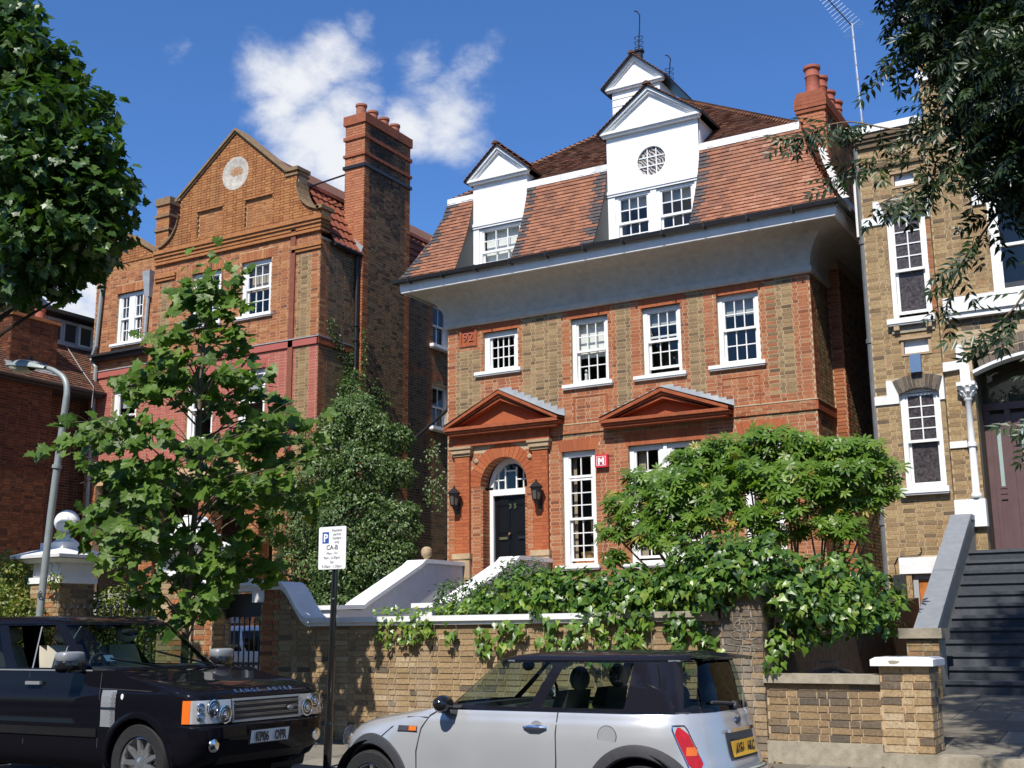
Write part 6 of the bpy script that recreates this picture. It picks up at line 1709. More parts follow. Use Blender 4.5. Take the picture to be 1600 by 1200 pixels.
# ================================================================== gateway of the gabled house
gt = thing('gateway', 'brick gateway with white lintel over a black iron gate', 'gateway', (-12.5, GY, .18))
m = MB(); m.box(-13.17 + .006, -12.80 - .006, GY + .006, GY + .40, .1, 2.06); p1 = obj('pier_core', m, 'mortar', gt)
zt = lambda u, z: 1 if (int((z) / .0762) % 2 == 0) == (.10 < u < .30) else 0
brickwork(gt, (-13.17, GY, .16), (1, 0), .37, 1.90, ['old_stock_brick', 'house_red_brick'], zt, seed=87, pick=lambda u, z: 1, npick=120)
brickwork(gt, (-12.80, GY, .16), (0, 1), .40, 1.90, ['old_stock_brick'], lambda u, z: 0, seed=88, tone=lambda u, z, r: r.uniform(0, .4))
m = MB(); m.box(-13.18, -12.80, GY - .02, GY + .36, 2.06, 2.22); m.box(-12.02, -11.80, GY - .02, GY + .36, 2.06, 2.26); m.box(-13.18, -12.02, GY - .02, GY + .36, 2.22, 2.30); m.box(-13.24, -12.02, GY - .08, GY + .42, 2.30, 2.40); obj('lintel', m, 'white_paint', gt)
m = MB(); m.box(-12.80, -11.99, GY + .30, GY + .36, 1.86, 2.20); obj('lintel_board', m, 'dark_grey', gt)
ig = thing('iron_gate', 'black iron bar gate with ring row under the white lintel', 'gate', (-12.6, GY + .2, .2))
x0, x1, yy = -12.79, -12.0, GY + .20
for k in range(8):
    q = MB(); x = x0 + .05 + (x1 - x0 - .1) * k / 7; h = 1.72 + .10 * math.sin(math.pi * k / 7)
    q.tube([(x, yy, .22), (x, yy, h)], .012, 6); q.lathe([(.012, 0), (.024, .02), (0, .09)], (x, yy, h), 6); obj('bar', q, 'black_iron', ig)
for z in (.30, 1.08, 1.20): q = MB(); q.box(x0, x1, yy - .015, yy + .015, z - .014, z + .014); obj('rail', q, 'black_iron', ig)
for k in range(7):
    q = MB(); x = x0 + .05 + (x1 - x0 - .1) * (k + .5) / 7; cx = x
    q.tube([(cx + .043 * math.cos(2 * math.pi * j / 14), yy, 1.14 + .043 * math.sin(2 * math.pi * j / 14)) for j in range(15)], .008, 5, caps=False); obj('ring', q, 'black_iron', ig)
# pillars of the drive
def drive_pillar(x0, x1, label, ball, y=GY):
    t = thing('gate_pillar', label, 'pillar', ((x0 + x1) / 2, y, .18), group='white capped pillars of the drive')
    m = MB(); m.box(x0 + .006, x1 - .006, y + .006, y + x1 - x0, .1, 2.46); obj('pillar_core', m, 'mortar', t)
    w = x1 - x0
    zf = lambda u, z: 1 if abs(u - w / 2) < (.12 if int(z / .0762) % 2 else .06) else 0
    brickwork(t, (x0, y, .16), (1, 0), w, 2.3, ['old_stock_brick', 'house_red_brick'], zf, seed=int(-x0 * 10), pick=lambda u, z: -z, npick=300, tone=lambda u, z, r: min(1, max(.3, r.gauss(.62, .16))))
    brickwork(t, (x1, y, .16), (0, 1), w, 2.3, ['old_stock_brick'], lambda u, z: 0, seed=int(-x0 * 10) + 1, tone=lambda u, z, r: r.uniform(.1, .5))
    m = MB(); m.box(x0 - .03, x1 + .03, y - .03, y + w + .03, 2.46, 2.56); m.box(x0 + .02, x1 - .02, y + .02, y + w - .02, 2.56, 2.80)
    for k in range(4): xx = x0 + .06 + (w - .2) * k / 3; m.box(xx, xx + .07, y - .005, y + .03, 2.58, 2.78)
    cx, cy = (x0 + x1) / 2, y + w / 2
    def slab(e0, z0, e1, z1): m.hexa([(cx - e0, cy - e0, z0), (cx + e0, cy - e0, z0), (cx + e0, cy + e0, z0), (cx - e0, cy + e0, z0), (cx - e1, cy - e1, z1), (cx + e1, cy - e1, z1), (cx + e1, cy + e1, z1), (cx - e1, cy + e1, z1)])
    h = w / 2
    slab(h + .10, 2.80, h + .16, 2.86); slab(h + .24, 2.87, h + .25, 2.92); slab(h + .25, 2.92, h - .06, 3.03); slab(h - .08, 3.03, h - .08, 3.14)
    c = obj('cap', m, 'white_paint', t)
    m = MB(); m.lathe([(.22, 3.14), (.20, 3.16), (.10, 3.24), (.07, 3.28), (.10, 3.30), (.085, 3.31)], (cx, cy, 0), 24)
    for k in range(17):
        a = -math.pi / 2 + math.pi * k / 16
    R = .205; zc = 3.31 + R - .02
    m.lathe([(max(.001, R * math.cos(a) * (1.02 if abs(a + .12) < .08 else 1)), R * math.sin(a)) for a in [-math.pi / 2 + math.pi * k / 22 for k in range(23)]], (cx, cy, zc), 28)
    if ball: obj('ball_finial', m, 'white_paint', c, smooth=True, angle=50)
    else:
        m = MB(); slab2 = [(cx - .26, 3.14), (cx + .26, 3.14), (cx + .2, 3.26), (cx + .02, 3.42), (cx - .04, 3.42), (cx - .2, 3.26)]; m.prism(slab2, cy - .2, cy + .2, 'y'); obj('broken_finial', m, 'white_paint', c)
    return t
drive_pillar(-17.02, -16.30, 'white capped gate pillar topped by a large round ball', True, GY + .1)
drive_pillar(-13.93, -13.22, 'banded brick gate pillar with wide white cap behind the young tree', False)
# railing and the low wall under it
rl = thing('iron_railing', 'black spiked iron railing among the hedge behind the black car', 'railing', (-15.3, GY + .3, .2))
for k in range(15):
    x = -16.25 + k * .155; q = MB(); q.tube([(x, GY + .2, .3), (x, GY + .2, 2.02)], .013, 6); q.lathe([(.013, 0), (.03, .03), (.0, .11)], (x, GY + .2, 2.02), 6); obj('spike', q, 'black_iron', rl)
for z in (1.86, .6): q = MB(); q.box(-16.3, -13.95, GY + .185, GY + .215, z, z + .035); obj('rail', q, 'black_iron', rl)

# ================================================================== plants
def fan(outline, c, fold=.10, curl=.12):
    v = [(c[0], c[1], 0)] + [(x, y, 0) for x, y in outline]
    v = [(x, y, fold * abs(x) - curl * (y * y) + .0) for x, y, z in v]
    n = len(outline); return np.array(v), [(0, i, i + 1) for i in range(1, n)] + [(0, n, 1)]
def mirror(half): return half + [(-x, y) for x, y in half[::-1] if abs(x) > 1e-6]
LF = {}
LF['maple'] = fan(mirror([(0, 0), (.17, .03), (.46, -.05), (.40, .14), (.62, .40), (.46, .44), (.34, .52), (.33, .72), (.17, .74), (0, 1.0)]), (0, .36))
LF['ivy'] = fan(mirror([(0, .03), (.25, -.12), (.46, .16), (.36, .36), (.20, .55), (0, 1.0)]), (0, .30), .12, .15)
LF['ovate'] = (np.array([(0, 0, 0), (.28, .36, .10), (0, 1, -.08), (-.28, .36, .10)]), [(0, 1, 2), (0, 2, 3)])
LF['blade'] = (np.array([(0, 0, 0), (.16, .45, .05), (0, 1, -.16), (-.16, .45, .05)]), [(0, 1, 2), (0, 2, 3)])
def compound(n=9):
    V, F = [], []
    def leaflet(p, a, L, droop):
        d = np.array([math.sin(a), math.cos(a), -droop]); d /= np.linalg.norm(d); s = np.cross(d, [0, 0, 1.]); s /= np.linalg.norm(s)
        b = len(V); w = .17 * L
        V.extend([p, p + d * L * .45 + s * w + np.array([0, 0, .04 * L]), p + d * L + np.array([0, 0, -.10 * L]), p + d * L * .45 - s * w + np.array([0, 0, .04 * L])]); F.extend([(b, b + 1, b + 2), (b, b + 2, b + 3)])
    m = (n - 1) // 2
    for i in range(m):
        y = .22 + .62 * i / max(1, m - 1); p = np.array([0, y, -.10 * y * y])
        for s in (-1, 1): leaflet(p, s * (1.0 - .25 * i / m), .34, .25 + .1 * (i % 2))
    leaflet(np.array([0, .86, -.08]), 0, .34, .35)
    b = len(V); V.extend([np.array([-.008, 0, 0]), np.array([.008, 0, 0]), np.array([0, .9, -.09])]); F.append((b, b + 1, b + 2))
    return np.array(V), F
LF['ash'] = compound(9)
def palmate(n=8):
    V, F = [], []
    for k in range(n):
        a = math.radians(-150 + 300 * k / (n - 1)); L = 1.0 - .25 * abs(k - (n - 1) / 2) / ((n - 1) / 2); d = np.array([math.sin(a), math.cos(a), 0]); s = np.array([d[1], -d[0], 0]); b = len(V)
        V.extend([np.array([0, 0, .0]), d * .48 * L + s * .13 + np.array([0, 0, .02]), d * .78 * L + s * .10 + np.array([0, 0, -.03]), d * L + np.array([0, 0, -.10]), d * .78 * L - s * .10 + np.array([0, 0, -.03]), d * .48 * L - s * .13 + np.array([0, 0, .02])])
        F.extend([(b, b + 1, b + 5), (b + 1, b + 2, b + 4, b + 5), (b + 2, b + 3, b + 4)])
    return np.array(V), F
LF['palm'] = palmate()
LEAFMESH = {}
def leaf_proto(tmpl, mat, var):
    k = (tmpl, mat, var)
    if k not in LEAFMESH:
        V, F = LF[tmpl]; r = random.Random(var); b = MB()
        b.v = [(x * (1 + r.uniform(-.06, .06)), y, z + r.uniform(-.03, .03)) for x, y, z in V.tolist()]; b.f = [tuple(f) for f in F]; b.m = [0] * len(F); b.t = [(var + .5) / 10] * len(F)
        LEAFMESH[k] = mesh_of('leaf', b, [mat])
    return LEAFMESH[k]
def frames(Nn, D):
    Nn = Nn / (np.linalg.norm(Nn, axis=1, keepdims=True) + 1e-9)
    D = D - Nn * (D * Nn).sum(1, keepdims=True); D = D / (np.linalg.norm(D, axis=1, keepdims=True) + 1e-9)
    X = np.cross(D, Nn); return X, D, Nn
_Mv = np.array([list(_r), list(_u), list(_f)])
def project(P):
    q = (P - np.array(CAM)) @ _Mv.T
    return 800 + 1859 * q[:, 0] / np.maximum(q[:, 2], .1), 600 - 1859 * q[:, 1] / np.maximum(q[:, 2], .1), q[:, 2]
def leaves(parent, P, Nn, D, S, T, tmpl, mat, npart=300, name='foliage', pname='leaf', minpx=8.):
    """one leaf per row; the ones that show largest become parts, the rest one stuff part"""
    P = np.asarray(P); Nn = np.asarray(Nn); D = np.asarray(D); S = np.asarray(S); T = np.clip(np.asarray(T), 0, .999)
    X, Y, Z = frames(Nn, D)
    V, F = LF[tmpl]
    chosen = np.zeros(len(P), bool)
    if npart:
        px, py, dep = project(P)
        size = S * 1859 / np.maximum(dep, .1)
        ok = (px > -10) & (px < 1610) & (py > -10) & (py < 1205) & (dep > 1) & (size > minpx)
        cell = (np.floor(px / (np.median(size[ok]) * .5 + 1e-6)).astype(int) * 100003 + np.floor(py / (np.median(size[ok]) * .5 + 1e-6)).astype(int)) if ok.any() else np.zeros(len(P), int)
        order = np.argsort(dep); seen = set(); cand = []
        for i in order:
            if not ok[i] or cell[i] in seen: continue
            seen.add(cell[i]); cand.append(i)
        view = (P - np.array(CAM)); view /= np.linalg.norm(view, axis=1, keepdims=True)
        face = np.abs((view * Z).sum(1))
        cand.sort(key=lambda i: -size[i] * (.4 + face[i]))
        chosen[cand[:npart]] = True
    off = np.array(origin(parent)) if parent is not None else np.zeros(3)
    for i in np.nonzero(chosen)[0]:
        me = leaf_proto(tmpl, mat, int(T[i] * 10))
        s = float(S[i]); M = Matrix(((X[i, 0] * s, Y[i, 0] * s, Z[i, 0] * s, P[i, 0]), (X[i, 1] * s, Y[i, 1] * s, Z[i, 1] * s, P[i, 1]), (X[i, 2] * s, Y[i, 2] * s, Z[i, 2] * s, P[i, 2]), (0, 0, 0, 1)))
        inst(pname, me, parent, M)
    idx = np.nonzero(~chosen)[0]
    if not len(idx): return
    K = len(idx); k = len(V)
    jit = 1 + nrs.uniform(-.12, .12, (K, 1, 1))
    W = (V[None, :, 0:1] * jit) * X[idx][:, None, :] + V[None, :, 1:2] * Y[idx][:, None, :] + V[None, :, 2:3] * Z[idx][:, None, :]
    W = W * S[idx][:, None, None] + (P[idx] - off)[:, None, :]
    verts = W.reshape(-1, 3)
    loops = np.concatenate([np.asarray(f) for f in F]); starts = np.cumsum([0] + [len(f) for f in F])[:-1]; nl = len(loops)
    me = bpy.data.meshes.new(name)
    me.vertices.add(len(verts)); me.vertices.foreach_set('co', verts.astype(np.float32).ravel())
    me.loops.add(nl * K); me.loops.foreach_set('vertex_index', (loops[None, :] + (np.arange(K) * k)[:, None]).astype(np.int32).ravel())
    me.polygons.add(len(F) * K); me.polygons.foreach_set('loop_start', (starts[None, :] + (np.arange(K) * nl)[:, None]).astype(np.int32).ravel())
    me.materials.append(MATS[mat])
    at = me.attributes.new('tone', 'FLOAT', 'FACE'); at.data.foreach_set('value', np.repeat(T[idx], len(F)).astype(np.float32))
    me.update(calc_edges=True); me.validate()
    o = bpy.data.objects.new(name, me); COL.objects.link(o); o.parent = parent; o['kind'] = 'stuff'
    return o
def unit(a): return a / (np.linalg.norm(a, axis=1, keepdims=True) + 1e-9)
def clump_leaves(clumps, dens, size, up=.6, out=.5, jit=.55, droop=.35, flat=.85, shell=.5, tone=(.5, .18), face=None):
    """leaves through lumpy clumps (x,y,z,r)"""
    P, Nn, D, S, T = [], [], [], [], []
    for (x, y, z, r) in clumps:
        n = max(6, int(dens * r * r))
        d = unit(nrs.normal(size=(n, 3))); rad = r * (shell + (1 - shell) * nrs.random_sample(n) ** .6)
        # lumpy outline
        ph = nrs.random_sample(6) * 6.28
        lump = 1 + .22 * np.sin(3 * d[:, 0] * 2 + ph[0]) * np.sin(3 * d[:, 1] * 2 + ph[1]) + .18 * np.sin(7 * d[:, 2] + ph[2]) * np.sin(5 * d[:, 0] + ph[3])
        p = np.array([x, y, z]) + d * (rad * lump)[:, None] * np.array([1, 1, flat])
        nn = d * out + np.array([0, 0, up]) + nrs.normal(size=(n, 3)) * jit
        if face is not None: nn = nn + np.array(face)
        dd = d * .7 + nrs.normal(size=(n, 3)) * .6 + np.array([0, 0, -droop])
        P.append(p); Nn.append(nn); D.append(dd); S.append(size * nrs.uniform(.65, 1.2, n)); T.append(np.clip(nrs.normal(tone[0], tone[1], n), 0, .99))
    return [np.concatenate(a) for a in (P, Nn, D, S, T)]
def limb(pts, r0, r1, n=7):
    """smooth tapered limb"""
    pts = [Vector(p) for p in pts]; out = []
    m = len(pts)
    for i in range(m - 1):
        p0, p1, p2, p3 = pts[max(i - 1, 0)], pts[i], pts[i + 1], pts[min(i + 2, m - 1)]
        for k in range(4):
            t = k / 4
            out.append(.5 * ((2 * p1) + (-p0 + p2) * t + (2 * p0 - 5 * p1 + 4 * p2 - p3) * t * t + (-p0 + 3 * p1 - 3 * p2 + p3) * t ** 3))
    out.append(pts[-1]); b = MB(); q = len(out)
    b.tube(out, [r0 + (r1 - r0) * i / (q - 1) for i in range(q)], n); return b

m_leaf('plane_leaf', [(0, (.04, .085, .015)), (.5, (.095, .175, .024)), (.85, (.14, .235, .040)), (1, (.19, .25, .06))], rough=.46, trans=.40, spec=.35)
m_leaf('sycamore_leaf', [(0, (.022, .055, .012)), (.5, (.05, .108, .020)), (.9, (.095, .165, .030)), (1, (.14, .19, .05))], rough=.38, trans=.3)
m_leaf('ash_leaf', [(0, (.012, .026, .009)), (.5, (.024, .047, .014)), (1, (.055, .095, .026))], rough=.4, trans=.2)
m_leaf('fatsia_leaf', [(0, (.045, .11, .014)), (.5, (.115, .215, .024)), (.90, (.19, .29, .04)), (.95, (.40, .33, .06)), (1, (.42, .30, .06))], rough=.40, trans=.36)
m_leaf('ivy_leaf', [(0, (.025, .07, .016)), (.35, (.06, .135, .020)), (.75, (.135, .235, .028)), (1, (.27, .34, .06))], rough=.36, trans=.25)
m_leaf('creeper_leaf', [(0, (.028, .065, .018)), (.5, (.075, .135, .032)), (.9, (.135, .20, .052)), (1, (.28, .25, .07))], rough=.42, trans=.25)
m_leaf('hedge_leaf', [(0, (.06, .10, .02)), (.5, (.15, .20, .035)), (.85, (.25, .28, .055)), (.93, (.45, .42, .16)), (1, (.40, .22, .10))], rough=.4, trans=.3)
m_leaf('shrub_leaf', [(0, (.03, .08, .02)), (.6, (.075, .165, .035)), (1, (.14, .24, .05))], rough=.35, trans=.25)
m_leaf('rose_petal', [(0, (.55, .01, .02)), (1, (.75, .03, .05))], rough=.5, trans=.3, tcol=(1.1, .6, .6))

# ---- young plane tree on the pavement
yt = thing('young_plane_tree', 'slim young street tree with large lobed leaves in front of the gabled house', 'tree', (-11.12, 11.0, .14))
TR = [(-11.12, 11.0, .12), (-11.10, 11.0, 1.2), (-11.13, 11.02, 2.2), (-11.02, 11.0, 3.4), (-11.06, 11.02, 4.6), (-11.0, 11.0, 5.7), (-10.95, 11.0, 6.45)]
obj('trunk', limb(TR, .058, .010, 10), 'bark', yt, smooth=True)
def tr_at(z):
    for a, b in zip(TR, TR[1:]):
        if a[2] <= z <= b[2]: f = (z - a[2]) / (b[2] - a[2]); return np.array(a) * (1 - f) + np.array(b) * f
    return np.array(TR[-1])
def young_radius(z, side):
    zs = [1.7, 2.0, 2.4, 2.9, 3.4, 4.0, 4.5, 5.0, 5.5, 6.0, 6.6]
    L = [.4, .9, 1.25, 1.4, 1.6, 1.75, 1.45, .85, .46, .34, .1]; Rr = [.4, .9, 1.2, 1.35, 1.5, 1.5, 1.15, .75, .45, .32, .1]
    return float(np.interp(z, zs, L if side < 0 else Rr))
P, Nn, D, S, T = [], [], [], [], []
br = []
for k in range(84):
    f = (k + .5) / 84; z0 = 1.55 + 4.5 * f ** 1.05 + nrs.uniform(-.15, .15); az = k * 2.399 + nrs.uniform(-.5, .5)
    p0 = tr_at(z0); z1 = z0 + nrs.uniform(.1, 1.0) * (1.15 - f)
    c, s = math.cos(az), math.sin(az); R = young_radius(z1, c) * nrs.choice([.55, .75, .95, 1.08, 1.15])
    if abs(s) > .5: R = R * .85
    p2 = np.array([p0[0] + c * R, p0[1] + s * R * .9, z1]); p1 = (p0 + p2) / 2 + np.array([0, 0, .10 + .1 * R])
    br.append((p0, p1, p2, R))
    for tw in range(1 + int(R * 3.2)):
        t0 = nrs.uniform(.35, .95); q0 = p0 * (1 - t0) ** 2 + 2 * p1 * t0 * (1 - t0) + p2 * t0 * t0
        a2 = az + nrs.choice([-1, 1]) * nrs.uniform(.3, 1.2) if t0 < .85 else az + nrs.uniform(-.3, .3); L2 = nrs.uniform(.22, .55) * (.6 + .4 * R)
        q1 = q0 + np.array([math.cos(a2) * L2, math.sin(a2) * L2, nrs.uniform(-.25, .30)]); br.append((q0, (q0 + q1) / 2 + np.array([0, 0, .03]), q1, .25))
        for i in range(int(nrs.randint(8, 14) + (2 if c > 0 and z0 > 2.4 else 0))):
            t = nrs.uniform(.1, 1.05); q = q0 + (q1 - q0) * t; sd = nrs.choice([-1, 1])
            o = np.array([-math.sin(a2) * sd, math.cos(a2) * sd, nrs.uniform(-.35, .15)]) * nrs.uniform(.05, .16)
            P.append(q + o); Nn.append(np.array([.16, -.62, .62]) + nrs.normal(size=3) * .40); D.append(o * 4 + np.array([math.cos(a2), math.sin(a2), -.35]) * .6 + nrs.normal(size=3) * .2); S.append(nrs.choice([.09, .12, .15, .17, .21]) * nrs.uniform(.85, 1.1)); T.append(nrs.normal(.56, .22))
for i in range(30):
    z = nrs.uniform(5.9, 6.7); P.append(tr_at(min(z, 6.45)) + nrs.normal(size=3) * np.array([.16, .14, .10])); Nn.append(np.array([0, -.4, .7]) + nrs.normal(size=3) * .5); D.append(nrs.normal(size=3) + np.array([0, 0, -.2])); S.append(nrs.uniform(.10, .17)); T.append(nrs.normal(.6, .15))
keep = [i for i in range(len(P)) if P[i][0] < -9.5 - max(0, 10.9 - P[i][1]) * .8 and P[i][0] > -13.0 and not (P[i][0] < -12.55 and P[i][2] < 3.5)]
P, Nn, D, S, T = [[a[i] for i in keep] for a in (P, Nn, D, S, T)]
leaves(yt, np.array(P), np.array(Nn), np.array(D), np.array(S), np.array(T), 'maple', 'plane_leaf', 300, name='foliage')
for (p0, p1, p2, R) in br:
    if R > .2: obj('branch', limb([p0, p1, p2], .014 if R > .26 else .006, .004, 5), 'bark', yt, smooth=True)
# ---- the big tree at the top left
bt = thing('big_sycamore_tree', 'large leafy tree filling the top left corner beside the street', 'tree', (-17.6, 11.2, .14))
SYC = [(-15.25, 11.0, 10.48, 0.7), (-14.96, 11.5, 10.4, 0.5), (-14.14, 10.6, 9.09, 0.68), (-14.03, 11.3, 9.34, 0.56), (-13.23, 11.0, 8.51, 0.36), (-14.2, 10.5, 8.17, 0.74), (-13.71, 11.0, 8.24, 0.64), (-13.17, 11.2, 7.9, 0.38), (-13.95, 10.6, 7.28, 0.69), (-13.49, 11.0, 7.32, 0.53), (-13.36, 11.4, 7.41, 0.33), (-14.56, 10.8, 6.8, 0.52), (-14.15, 11.2, 6.82, 0.40), (-13.85, 11.5, 7.12, 0.30), (-15.66, 11.0, 11.3, 0.55), (-16.76, 11.0, 11.22, 1.15), (-17.47, 11.5, 10.0, 1.29), (-17.08, 11.5, 8.34, 1.15), (-17.08, 11.5, 7.3, 0.83), (-20.25, 12.0, 10.2, 1.76), (-20.41, 12.0, 12.42, 1.69), (-19.52, 12.0, 8.0, 1.25), (-17.76, 11.5, 13.2, 1.35), (-14.95, 11.2, 6.58, 0.22), (-14.30, 11.3, 6.5, 0.13), (-20.44, 12.0, 14.6, 1.6),
       (-15.8, 11.2, 9.3, .9), (-15.6, 10.9, 8.1, .85), (-15.8, 11.3, 7.2, .6), (-15.9, 10.4, 10.2, .7), (-18.3, 10.2, 9, 1.2), (-18.8, 10.4, 11.5, 1.3), (-14.9, 12.2, 8.6, .8), (-14.6, 12.0, 7.5, .6)]
A_ = clump_leaves(SYC, 900, .17, up=.55, out=.55, jit=.5, shell=.35)
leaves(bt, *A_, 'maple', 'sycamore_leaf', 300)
obj('trunk', limb([(-17.7, 11.2, .1), (-17.6, 11.2, 3), (-17.5, 11.2, 6), (-17.4, 11.3, 9), (-17.3, 11.3, 12)], .22, .05, 12), 'bark', bt, smooth=True)
for (x, y, z, r) in SYC:
    zb = max(4.5, z - 2.2); obj('branch', limb([(-17.5, 11.2, zb), ((-17.5 + x) / 2, (11.2 + y) / 2, (zb + z) / 2 + .4), (x, y, z)], .06, .012, 6), 'dark_bark', bt, smooth=True)
# ---- the dark overhanging ash at the right
at_ = thing('overhanging_ash_tree', 'dark shaded tree with feathery hanging leaves in the top right corner', 'tree', (1.9, 10.6, .14))
ASH = [(-1.38, 10.2, 6.74, 0.39), (-0.99, 9.8, 6.33, 0.42), (-1.2, 10.0, 5.96, 0.43), (-0.8, 9.8, 5.72, 0.51), (-0.99, 9.8, 5.27, 0.38), (-1.42, 10.3, 6.4, 0.28), (-1.72, 10.5, 6.86, 0.24), (-1.22, 10.2, 5.55, 0.24), (-1.66, 10.5, 7.09, 0.26), (-0.61, 9.8, 6.28, 0.57), (-0.48, 9.8, 5.16, 0.6), (-1.12, 10.2, 7.27, 0.56), (-0.57, 10.2, 7.1, 0.59), (-1.72, 10.6, 7.6, 0.36), (-.4, 10.3, 6.0, .6), (-.2, 10.2, 7.0, .7), (-.9, 10.4, 6.4, .5), (-.6, 9.4, 5.8, .5), (-.9, 10.8, 5.8, .45), (-.45, 10.6, 5.2, .5), (-.95, 10.9, 6.9, .5)]
UP = []
for k in range(84):
    a = nrs.uniform(0, 6.28); zz = nrs.uniform(7.9, 15.2); rr = (3.4 - .55 * abs(zz - 11)) * math.sqrt(nrs.random_sample())
    UP.append((1.3 + rr * math.cos(a) * 1.05, 10.0 + rr * math.sin(a) * .95, zz, nrs.uniform(.7, 1.15)))
A1 = clump_leaves(ASH, 1200, .27, up=.45, out=.5, jit=.5, droop=.9, shell=.2, tone=(.4, .2))
A2 = clump_leaves(UP, 185, .42, up=.6, out=.4, jit=.4, droop=.5, shell=.2, tone=(.45, .2))
SPR = [[(-.9, 9.9, 6.5), (-1.43, 10.2, 6.12), (-1.88, 10.2, 5.90), (-2.34, 10.1, 6.03), (-2.62, 10, 6.0), (-2.85, 10, 5.98)], [(-1.3, 10.2, 5.9), (-1.7, 10.1, 5.75), (-2.0, 10.1, 5.62), (-2.3, 10.0, 5.58), (-2.5, 10.0, 5.46)],
       [(-1.0, 10, 5.2), (-1.3, 10, 4.8), (-1.5, 10, 4.55), (-1.66, 10, 4.2)], [(-.8, 9.8, 4.6), (-1.05, 9.8, 4.15), (-1.25, 9.8, 3.95), (-1.42, 9.8, 3.85)], [(-.7, 9.5, 3.6), (-.95, 9.5, 3.2), (-1.12, 9.5, 3.0)],
       [(-1.5, 10.5, 7.1), (-1.85, 10.5, 6.8), (-2.15, 10.5, 6.62)], [(-1.4, 10.4, 7.4), (-1.8, 10.5, 7.3), (-2.05, 10.5, 7.2)], [(-1.55, 10.2, 5.5), (-1.8, 10.1, 5.3), (-2.0, 10.1, 5.25)], [(-1.3, 10.3, 5.8), (-1.75, 10.3, 5.45), (-2.2, 10.2, 5.25)]]
P, Nn, D, S, T = [], [], [], [], []
for sp in SPR:
    b = limb(sp, .012, .004, 5); obj('twig', b, 'stem_bark', at_, smooth=True)
    pts = [Vector(v) for v in b.v[::5]]; L_ = sum((pts[i + 1] - pts[i]).length for i in range(len(pts) - 1)); n = int(L_ / .048)
    for i in range(n):
        f = (.15 + .85 * i / n) * (len(pts) - 1); q = pts[int(f)].lerp(pts[min(int(f) + 1, len(pts) - 1)], f % 1)
        P.append(np.array(q) + nrs.normal(size=3) * .035); a = nrs.uniform(0, 6.28)
        D.append(np.array([math.cos(a) * .6 - .3, math.sin(a) * .6, -.9 + nrs.uniform(-.3, .5)])); Nn.append(np.array([.2, -.6, .5]) + nrs.normal(size=3) * .5); S.append(nrs.uniform(.2, .33)); T.append(nrs.normal(.5, .2))
A3 = [np.array(a) for a in (P, Nn, D, S, T)]
leaves(at_, *[np.concatenate([a, b, c]) for a, b, c in zip(A1, A2, A3)], 'ash', 'ash_leaf', 300)
obj('trunk', limb([(2.1, 10.8, .1), (2.0, 10.7, 3), (1.7, 10.5, 6), (1.4, 10.3, 9), (1.3, 10, 12), (1.3, 10, 14.5)], .24, .05, 12), 'dark_bark', at_, smooth=True)
for (x, y, z, r) in ASH[:18:2] + UP[::2]:
    zb = max(4.0, z - 2.0); obj('branch', limb([(1.6, 10.4, zb), ((1.6 + x) / 2, (10.4 + y) / 2, (zb + z) / 2 + .3), (x, y, z)], .05, .010, 6), 'dark_bark', at_, smooth=True)
# ---- creeper and bush against the gabled house
cb = thing('ivy_bush', 'huge rounded ivy bush climbing the side wall between the gabled house and white steps', 'climber', (-17.4, 22.2, 1.0))
CL = [(-17.52, 22.6, 6.7, 0.66), (-18.02, 22.4, 6.06, 0.75), (-16.83, 22.6, 6.2, 0.62), (-18.22, 22.2, 5.22, 0.82), (-16.97, 22.3, 5.29, 0.9), (-16.26, 22.6, 5.27, 0.45), (-16.39, 22.9, 6.15, 0.36), (-18.41, 22.0, 4.14, 0.9), (-17.08, 22.0, 4.07, 0.96), (-16.21, 22.3, 4.05, 0.66), (-18.4, 21.8, 3.08, 0.75), (-17.09, 21.8, 3.04, 0.88), (-16.15, 22.0, 3.02, 0.72), (-15.80, 22.4, 4.32, 0.28), (-15.85, 22.3, 3.45, 0.32), (-19.11, 22.3, 4.97, 0.5), (-17.9, 23.2, 7.1, 0.45), (-18.4, 23.2, 6.9, 0.5), (-18.45, 23.6, 7.7, .3), (-18.6, 24.0, 8.1, .2), (-18.3, 21.6, 2.1, .8), (-17.0, 21.6, 2.0, .9), (-16.0, 21.9, 2.0, .6)]
A_ = clump_leaves(CL, 5200, .092, up=.35, out=.8, jit=.5, droop=.5, shell=.72, tone=(.5, .2), face=(0, -.25, 0))
